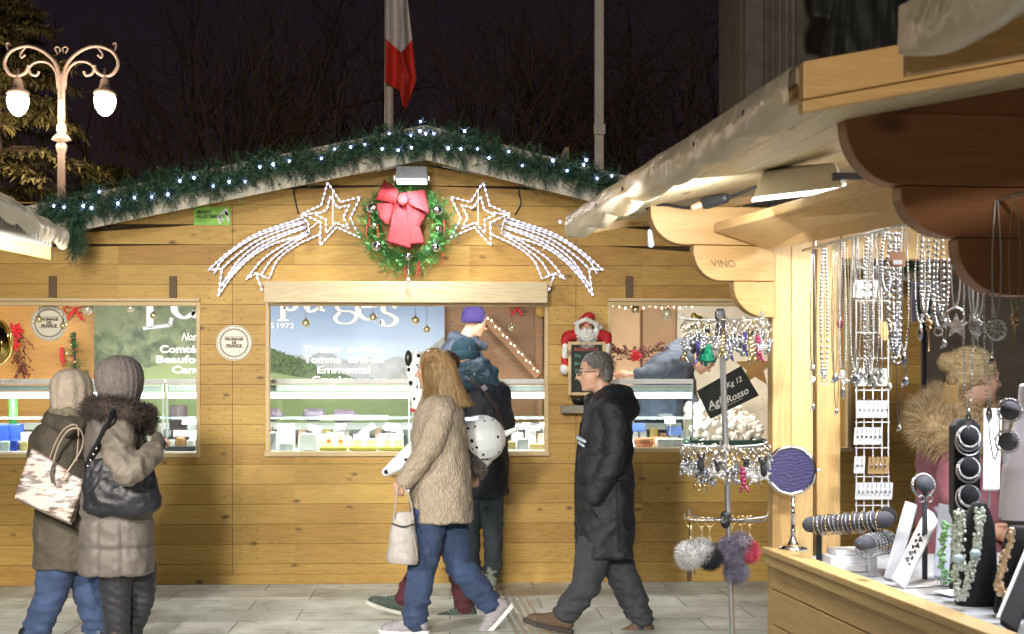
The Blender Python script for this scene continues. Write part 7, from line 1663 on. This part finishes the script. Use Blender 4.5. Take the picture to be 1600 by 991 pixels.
for k in range(26): v_ = .30 + .44 * k / 25; mb.ell(mid(.5 + .17 * math.sin(k * 1.3), v_), .0045, .003, .0045, None, 6, 4)
tag(mb.build('necklace', M('dark crystals', (.20, .20, .24), .1, .8)), 'dark crystal necklace fixed on the white leaning pad', 'necklace')
easel([(1466, 785, 4.35), (1490, 792, 4.3), (1480, 905, 4.12), (1458, 900, 4.16)], 0, 'necklace_pad', 'grey blue pad behind the pale green bead strand', M('blue grey pad', (.30, .33, .42), .6))
# watch cushion
t = thing('cushion_stand', 'round grey cushion on a stem wearing a studded silver bracelet', 'display stand', T(1446, 905)); c = PD(1445, 757, 4.5)
MB().lathe([(.022, -.012), (.027, 0), (.026, .012), (.001, .018)], c, 24, V((-.1, -1, .1))).build('cushion', VEL, t, smooth=True); MB().tube([c, V((c.x, c.y, .862))], .009).build('stem', VEL, t)
mb = ring_of(MB(), c + V((0, .01, -.004)), .034, V((-.1, -1, .1)), .0045, 30); ring_of(mb, c + V((0, .016, -.004)), .037, V((0, -1, .1)), .004, 30)
for dx in (-.014, .012): torus(mb, c + V((dx, -.01, -.045)), .010, .002)
tag(mb.build('bracelet', SIL, smooth=True), 'studded silver bracelet around the round grey cushion', 'bracelet')
# black tower with three cushions
t = thing('bracelet_tower', 'tall black velvet tower with three round bracelet cushions', 'display stand', T(1512, 930)); a = PD(1491, 655, 4.25); b_ = PD(1533, 800, 4.25); z1 = a.z; w_ = b_.x - a.x
MB().prism([V((a.x, a.y, .862)), V((b_.x, a.y, .862)), V((b_.x, a.y, z1 - .02)), V((b_.x - .02, a.y, z1)), V((a.x + .02, a.y, z1)), V((a.x, a.y, z1 - .02))], (0, .05, 0)).build('tower_body', BVEL, t, bev=.004)
for k, py in enumerate((680, 729, 772)):
    c = PD(1511, py, 4.24); MB().lathe([(.027, 0), (.027, .018), (.022, .024), (.001, .026)], c, 24, V((0, -1, 0))).build('cushion', BVEL, t, smooth=True)
    mb = ring_of(MB(), c + V((0, -.018, -.004)), .031, V((0, -1, .15)), .0045, 28)
    if k < 2: ring_of(mb, c + V((0, -.012, -.010)), .036, V((0, -1, .1)), .0042, 30)
    else: torus(mb, c + V((0, -.016, -.012)), .040, .002, V((0, -1, .2)), 24)
    if k == 0: torus(mb, c + V((0, -.012, -.02)), .040, .0022, V((0, -1, .2)), 24)
    tag(mb.build('bracelet', SIL, smooth=True), 'silver bracelet on the %s cushion of the black tower' % ('top', 'middle', 'bottom')[k], 'bracelet')
def bust(pts, d, name, label, mat, th=.05):
    t = thing('display_bust', label, 'display bust', V((PD(pts[0][0], 0, d).x, PD(pts[0][0], 0, d).y, .861))); mb = MB()
    rings = [(PD((x0 + x1) / 2, y, d + 0), (x1 - x0) / 2 * d / FPX, th * s_) for x0, x1, y, s_ in pts]; mb.loft(rings); blob(mb, 'bust_form', mat, t, .005, 5); return t
bust([(1492, 1560, 945, 1.), (1494, 1558, 925, 1.), (1500, 1556, 870, .9), (1506, 1553, 820, .8), (1514, 1545, 795, .6), (1520, 1540, 785, .4)], 4.02, 'b', 'black velvet bust wearing a thick pale crystal necklace', BVEL)
mb = MB()
for (pl_, s_) in ((((1497, 800), (1493, 840), (1492, 880), (1497, 920), (1502, 934)), 5), (((1532, 795), (1530, 830), (1524, 865), (1515, 900), (1505, 934)), 5), (((1503, 800), (1500, 850), (1502, 890)), 4)):
    for p in crv([PD(x, y, 3.93) for x, y in pl_], 9):
        for _ in range(s_): mb.ell(p + rv(.010), .0055, .0055, .0055, None, 6, 5)
tag(mb.build('necklace', M('pale green crystal', (.66, .74, .68), .12, .35, var=.3, vs=70), smooth=True), 'thick pale crystal necklace on the black bust', 'necklace')
for dx, dy in ((1497, 873), (1524, 865)): tag(MB().ell(PD(dx, dy, 3.90), .016, .010, .012).build('pendant_stone', M('milky blue stone', (.45, .60, .70), .1, coat=.5), smooth=True), 'milky blue %s stone on the pale crystal necklace' % ('left' if dx < 1510 else 'right'), 'pendant')
mb = MB()
for p in crv([PD(x, y, 4.1) for x, y in ((1478, 820), (1472, 850), (1472, 880), (1480, 908))], 8):
    for _ in range(3): mb.ell(p + rv(.009), .0055, .0055, .0055, None, 6, 5)
tag(mb.build('necklace', M('light green beads', (.30, .58, .28), .2), smooth=True), 'light green bead strand on the blue grey pad', 'necklace')
t, ps_, nn = easel([(1538, 638, 4.3), (1566, 638, 4.3), (1562, 765, 4.2), (1536, 765, 4.2)], 0, 'necklace_pad', 'upright white pad with a thin dark chain, between tower and white bust', WLE)
tag(MB().tube(crv([PD(1545, 640, 4.18), PD(1546, 680, 4.16), PD(1554, 718, 4.15), PD(1561, 685, 4.16), PD(1562, 640, 4.18)], 6), .0022, 5).tube(crv([PD(1549, 640, 4.18), PD(1552, 675, 4.16), PD(1556, 690, 4.15), PD(1560, 640, 4.18)], 6), .0016, 5).build('necklace', M('dark chain', (.08, .08, .11), .3, .8)), 'thin dark chain necklace on the upright white pad', 'necklace')
bust([(1560, 1680, 812, 1.), (1563, 1670, 780, 1.1), (1568, 1665, 730, 1.1), (1578, 1655, 690, 1.), (1588, 1640, 655, .8), (1592, 1630, 625, .6), (1594, 1628, 600, .5)], 3.95, 'w', 'large pale lilac necklace bust at the right edge of the photo', LIL, .06)
for i, (px, py) in enumerate(((1578, 642), (1575, 690))):
    t = thing('ring_cushion', 'round grey cushion at the right edge, %s one' % ('upper' if i == 0 else 'lower, darker'), 'cushion', PD(px, py + 14, 3.75)); c = PD(px, py, 3.75)
    MB().lathe([(.023, -.02), (.025, 0), (.023, .010), (.001, .016)], c, 24, V((-.3, -1, .1))).build('cushion', VEL, t, smooth=True); MB().tube([c + V((0, .02, 0)), c + V((.03, .1, -.06))], .006).build('stem', METAL, t)
    tag(ring_of(MB(), c + V((0, .004, 0)), .030, V((-.3, -1, .1)), .004, 24).build('bracelet', SIL, smooth=True), 'silver bracelet around the %s round cushion at the right edge' % ('upper' if i == 0 else 'lower'), 'bracelet')
bust([(1553, 1640, 960, 1.), (1556, 1636, 935, 1.), (1562, 1628, 880, .9), (1570, 1618, 840, .7), (1578, 1612, 822, .5)], 3.82, 'k', 'black bust wearing a necklace of big golden beads, at the right edge', BVEL)
mb = MB()
for p in crv([PD(x, y, 3.72) for x, y in ((1581, 830), (1577, 850), (1571, 870), (1564, 890), (1560, 908), (1562, 925), (1575, 930), (1592, 905), (1602, 885))], 4): mb.ell(p + rv(.004), .0095, .0095, .0095, None, 10, 7); mb.ell(p + rv(.012), .006, .006, .006, None, 8, 5)
tag(mb.build('necklace', M('champagne beads', (.66, .50, .34), .2, .4, var=.2, vs=40), smooth=True), 'necklace of big golden beads on the black bust at the right edge', 'necklace')
easel([(1612, 845, 3.7), (1630, 850, 3.68), (1588, 985, 3.45), (1562, 968, 3.5)], 0, 'necklace_pad', 'black leaning pad with a white edge in the bottom right corner', BVEL, .02)
tag(MB().tube([PD(1609, 846, 3.72), PD(1559, 966, 3.52)], .005).build('pad_edge_strip', WLE), 'white strip along the black leaning pad in the corner', 'strip')
for i, (x0, y0, x1, y1, r_) in enumerate(((1395, 905, 1450, 925, .2), (1440, 900, 1500, 925, -.15), (1470, 918, 1520, 940, .35), (1535, 925, 1580, 955, .1))):
    c = T((x0 + x1) / 2, (y0 + y1) / 2); tag(MB().obox(c + V((0, 0, .002 + .002 * i)), .12, .09, .0015, ax=V((math.cos(r_), math.sin(r_), 0)), ay=V((-math.sin(r_), math.cos(r_), .02))).build('paper_sheet', WLE), 'white paper lying on the grey flannel, %s from the left' % nth(i), 'paper')
t = thing('ring_tray', 'mauve ring tray with rows of silver rings behind the white pad', 'ring tray', T(1478, 890)); a = PD(1478, 802, 4.45)
MB().obox(a, .07, .05, .02, ax=V((1, .1, 0)), ay=V((0, 1, .5))).build('tray', M('mauve velvet', (.22, .16, .26), .8), t, bev=.003); MB().box((a.x - .02, a.y, .861), (a.x + .02, a.y + .02, a.z - .01)).build('block', BVEL, t)
for k in range(8): torus(MB(), a + V((-.026 + .0075 * k, -.012, .018)), .009, .0016, (1, .2, 0), 12, 5).build('ring', SIL, t, smooth=True)
for i in range(3): c = T(1465 + 5 * i, 915); tag(MB().tube([c, c + V((0, 0, .11 - .01 * i))], .0015, 5).box(c + V((-.010, 0, .07)), c + V((.010, .001, .10))).lathe([(.012, 0), (.012, .003)], c, 12).build('earring_card', WLE), 'little earring card on a pin in front of the green beads, %s' % ('left', 'middle', 'right')[i], 'earring card')

# ================================================================ earring rack in the far opening
rk = thing('earring_rack', 'tall wire rack of white earring cards behind the jewellery counter', 'display rack', PD(1362, 800, 5.02)); RD = 5.02
mb = MB()
for px in (1338, 1350, 1364, 1378, 1388): mb.tube([PD(px, 398, RD), PD(px, 800, RD)], .0022, 5)
for py in (418, 470, 520, 560, 610, 660, 700, 745, 790): mb.tube([PD(1336, py, RD), PD(1390, py, RD)], .002, 5)
mb.build('wire_frame', M('white wire', (.75, .75, .78), .3), rk); MB().box((PD(1360, 0, RD).x - .06, RD + .02, .86), (PD(1360, 0, RD).x + .06, RD + .06, .88)).build('foot', WHITE, rk)
EC = M('white earring card', (.78, .80, .84), .5, var=.04)
for i, (py, x0, x1, m_) in enumerate(((452, 1333, 1372, EC), (590, 1340, 1388, EC), (640, 1338, 1388, EC), (682, 1334, 1378, EC), (727, 1334, 1352, EC), (728, 1356, 1390, BRASS), (768, 1336, 1396, EC))):
    a, b_ = PD(x0, py - 14, RD - .012), PD(x1, py + 13, RD - .022); cd_ = MB().hexa([V((a.x, a.y, b_.z)), V((b_.x, a.y, b_.z)), V((b_.x, a.y + .002, b_.z)), V((a.x, a.y + .002, b_.z)), V((a.x, a.y - .012, a.z)), V((b_.x, a.y - .012, a.z)), V((b_.x, a.y - .010, a.z)), V((a.x, a.y - .010, a.z))]).build('card', m_ if m_ is EC else M('kraft card', (.45, .28, .12), .7), rk)
    mb = MB()
    for k in range(int((x1 - x0) / 7)):
        p = V((a.x + .010 + k * .0158, a.y - .014, a.z - .004)); mb.tube([p, p - V((0, 0, .022))], .0012, 4).ell(p - V((0, 0, .028)), .004, .003, .0075, None, 7, 5)
        mb.tube([p + V((-.003, 0, .004)), p + V((-.004, -.006, .010))], .0012, 4)
    mb.build('earrings', M('gunmetal', (.30, .31, .34), .2, .9) if i % 2 else SIL, cd_, smooth=True)

# ================================================================ necklaces hanging from the rail
def rail(px): d = 1.644 / ((px - 800) / FPX + .135); return d, V((PD(px, 590, d).x, PD(px, 590, d).y, 1.930))
PW = M('white pearl', (.55, .54, .50), .2, coat=.4); RST = M('dark red stone', (.20, .03, .06), .15); STN = M('silver filigree', (.66, .68, .74), .2, .9, var=.4, vs=80, bump=.5, bs=200); THR = M('pale silver cord', (.72, .74, .76), .3, .6); GCH = M('pale gold chain', (.70, .62, .42), .25, .8)
def necklace(px, bot, kind, spread=.018, off=0.):
    d, tp = rail(px); z1 = 1.5 + (590 - bot) / FPX * d; tp = tp + U * off; L = tp.z - z1
    names = {'thin': ('thin silver necklace with a small pendant', SIL), 'gold': ('thin gold-toned necklace with a small pendant', GCH), 'pearl': ('pearl bead strand', PW), 'bead': ('chunky silver bead strand', SIL), 'star': ('cord necklace with a big silver star', THR), 'tree': ('necklace with a round filigree pendant', THR), 'owl': ('white cord necklace with a silver owl pendant', THR), 'stick': ('necklace with wooden ball and long pin', GCH), 'red': ('thin necklace with a dark red stone', SIL)}
    s_, m_ = names[kind]; t = thing('necklace', s_ + ' on the rail of the jewellery stall', 'necklace', tp, s_.split(' with')[0] + ' hanging on the rail'); mb = MB(); xa = V((1, .3, 0)).normalized()
    sw = random.uniform(.7, 1.2) * spread; pts = crv([tp - xa * sw * .3, tp - xa * sw + V((0, 0, -L * .45)), tp - xa * sw * .8 + V((0, 0, -L * .85)), tp + V((0, 0, -L)), tp + xa * sw * .8 + V((0, 0, -L * .85)), tp + xa * sw + V((0, 0, -L * .45)), tp + xa * sw * .3], 8)
    if kind in ('pearl', 'bead'):
        r_ = .0032 if kind == 'pearl' else .0055; acc = 0
        for i in range(len(pts) - 1):
            seg = (pts[i + 1] - pts[i]).length; n_ = max(1, int(seg / (r_ * 2.1)))
            for k in range(n_): mb.ell(pts[i].lerp(pts[i + 1], k / n_), r_, r_, r_ * random.uniform(.8, 1.2), None, 6, 4)
        mb.build('beads', m_, t, smooth=True)
    else: mb.tube(pts, .0013 if kind in ('thin', 'gold', 'red', 'stick') else .0022, 5).build('chain', m_, t, smooth=True)
    e = tp + V((0, -.002, -L)); pn = MB(); pm_ = STN
    if kind in ('thin', 'gold'): 
        r_ = random.choice((.006, .008, .010)); pn.ell(e - V((0, 0, r_)), r_, r_ * .6, r_ * random.uniform(1, 1.6), None, 8, 6).ell(e - V((r_, 0, r_ * 2.2)), r_ * .5, r_ * .5, r_ * .5, None, 7, 5); pm_ = random.choice((STN, CRY, PW))
    elif kind == 'bead': torus(pn, e - V((0, 0, .012)), .011, .0025)
    elif kind == 'pearl': pn.lathe([(.001, -.05), (.006, -.04), (.008, -.025), (.002, -.0)], e, 12); pm_ = CRY
    elif kind == 'star': torus(pn, e - V((0, 0, .022)), .022, .003, n=24); pn.prism([p + e + V((0, -.006, -.048)) for p in star_pts(.034)], (0, .005, 0))
    elif kind == 'tree':
        torus(pn, e - V((0, 0, .026)), .024, .0035, n=26)
        for k in range(9): a = k * .7; pn.tube([e - V((0, 0, .026)) + V((math.cos(a) * .004, 0, math.sin(a) * .004)), e - V((0, 0, .026)) + V((math.cos(a + .4) * .022, 0, math.sin(a + .4) * .022))], .0016, 5)
        for k in range(8): torus(pn, e - V((0, 0, .026)) + V((math.cos(k * .8) * .012, 0, math.sin(k * .8) * .012)), .006, .001, n=10, k=4)
    elif kind == 'owl': pn.ell(e - V((0, 0, .022)), .013, .007, .022).cap(e + V((-.008, 0, -.004)), e + V((-.011, 0, .004)), .003, .002, 6, 3).cap(e + V((.008, 0, -.004)), e + V((.011, 0, .004)), .003, .002, 6, 3); torus(pn, e + V((-.005, -.008, -.012)), .004, .0014, n=10); torus(pn, e + V((.005, -.008, -.012)), .004, .0014, n=10); pn.tube([e - V((0, 0, .044)), e - V((0, 0, .075))], .0016)
    elif kind == 'stick': pn.ell(e - V((0, 0, .008)), .010, .010, .010).ell(e - V((0, 0, .022)), .008, .008, .006); pn.tube([e - V((0, 0, .028)), e - V((0, 0, .085))], .0016); pm_ = M('varnished wood bead', (.52, .30, .12), .3)
    elif kind == 'red': pn.ell(e - V((0, 0, .012)), .010, .007, .016); pm_ = RST
    pn.build('pendant', pm_, t, smooth=kind != 'star')
    return t
for px, b_, k in [(1269, 570, 'thin'), (1267, 632, 'gold'), (1280, 575, 'thin'), (1289, 583, 'thin'), (1293, 590, 'bead'), (1299, 588, 'gold'), (1304, 640, 'thin'), (1310, 500, 'red'), (1315, 580, 'thin'), (1323, 600, 'pearl'), (1331, 578, 'thin'), (1337, 585, 'gold'), (1342, 580, 'pearl'), (1347, 588, 'thin'), (1352, 580, 'gold'), (1357, 590, 'thin'), (1361, 583, 'pearl'), (1366, 588, 'thin'), (1371, 580, 'thin'), (1376, 590, 'gold'), (1387, 455, 'bead'), (1393, 520, 'bead'), (1399, 548, 'bead'), (1405, 535, 'bead'), (1411, 548, 'pearl'), (1396, 600, 'gold'), (1409, 590, 'thin'), (1402, 665, 'thin'), (1434, 505, 'pearl'), (1444, 490, 'bead'), (1453, 500, 'stick'), (1464, 470, 'pearl'), (1477, 510, 'bead'), (1484, 532, 'gold'), (1501, 480, 'star'), (1523, 495, 'owl'), (1533, 498, 'owl'), (1527, 640, 'pearl'), (1549, 630, 'pearl'), (1561, 498, 'tree'), (1597, 490, 'stick'), (1272, 590, 'thin'), (1307, 586, 'gold'), (1319, 592, 'gold'), (1334, 590, 'gold'), (1345, 575, 'thin'), (1355, 584, 'bead'), (1363, 592, 'gold'), (1369, 575, 'pearl'), (1374, 582, 'thin'), (1402, 555, 'bead'), (1408, 520, 'bead'), (1470, 500, 'thin'), (1481, 495, 'bead'), (1516, 520, 'thin'), (1555, 560, 'thin')]:
    necklace(px, b_, k, .010 if k in ('thin', 'gold', 'red') else .016, random.uniform(-.03, .05))
# tags and wooden charms
tt = thing('price_tag', 'brown paper price tag with a white sticker on the silver bead strands', 'price tag', PD(1401, 418, 3.9)); a, b_ = PD(1389, 393, 3.95), PD(1415, 417, 3.95)
MB().box((a.x, a.y - .002, b_.z), (b_.x, a.y, a.z)).build('paper', M('brown tag paper', (.40, .22, .13), .7), tt); MB().box((a.x + .010, a.y - .004, b_.z + .006), (b_.x - .010, a.y - .0025, b_.z + .018)).build('sticker', WLE, tt)
for (px, py, s_, lab) in ((1386, 512, 1., 'tan wooden cat-head plaque hanging behind the silver strands'), (1487, 612, .9, 'wooden cat-head charm hanging over the furry hood')):
    D_ = 4.9 if px < 1400 else 3.95; w_ = 12 * s_; mb = MB().prism([PD(px - w_, py - 16, D_), PD(px - w_ * .6, py - 9, D_), PD(px + w_ * .6, py - 9, D_), PD(px + w_, py - 16, D_), PD(px + w_ * .95, py + 12, D_), PD(px + w_ * .5, py + 20, D_), PD(px - w_ * .5, py + 20, D_), PD(px - w_ * .95, py + 12, D_)], (0, .004, 0)); mb.tube([PD(px, py - 10, D_), PD(px + 3, py - 70, D_)], .001, 4)
    tag(mb.build('wooden_charm', M('tan plywood', (.55, .34, .14), .6, var=.2), bev=.001), lab, 'charm')
pc_ = thing('framed_print', 'pale framed print on the far wall seen between the hanging necklaces', 'picture', P(1448, 500, YW - .05)); YB = 7.2
a, b_ = P(1425, 440, YB), P(1472, 503, YB); MB().box((a.x, YB, b_.z), (b_.x, YB + .02, a.z)).build('frame', M('lilac board', (.48, .46, .66), .6), pc_, bev=.003); MB().box((a.x + .03, YB - .004, b_.z + .04), (b_.x - .04, YB - .001, a.z - .03)).build('print', M('grey green print', (.10, .16, .15), .6, var=.5), pc_)
hp = thing('menu_post', 'thin dark post carrying the pale framed print behind the necklaces', 'post', V((P(1448, 0, YB).x, YB + .03, 0))); MB().box((P(1444, 0, YB).x, YB + .022, 0), (P(1450, 0, YB).x, YB + .05, a.z - .02)).build('post', DARK, hp)
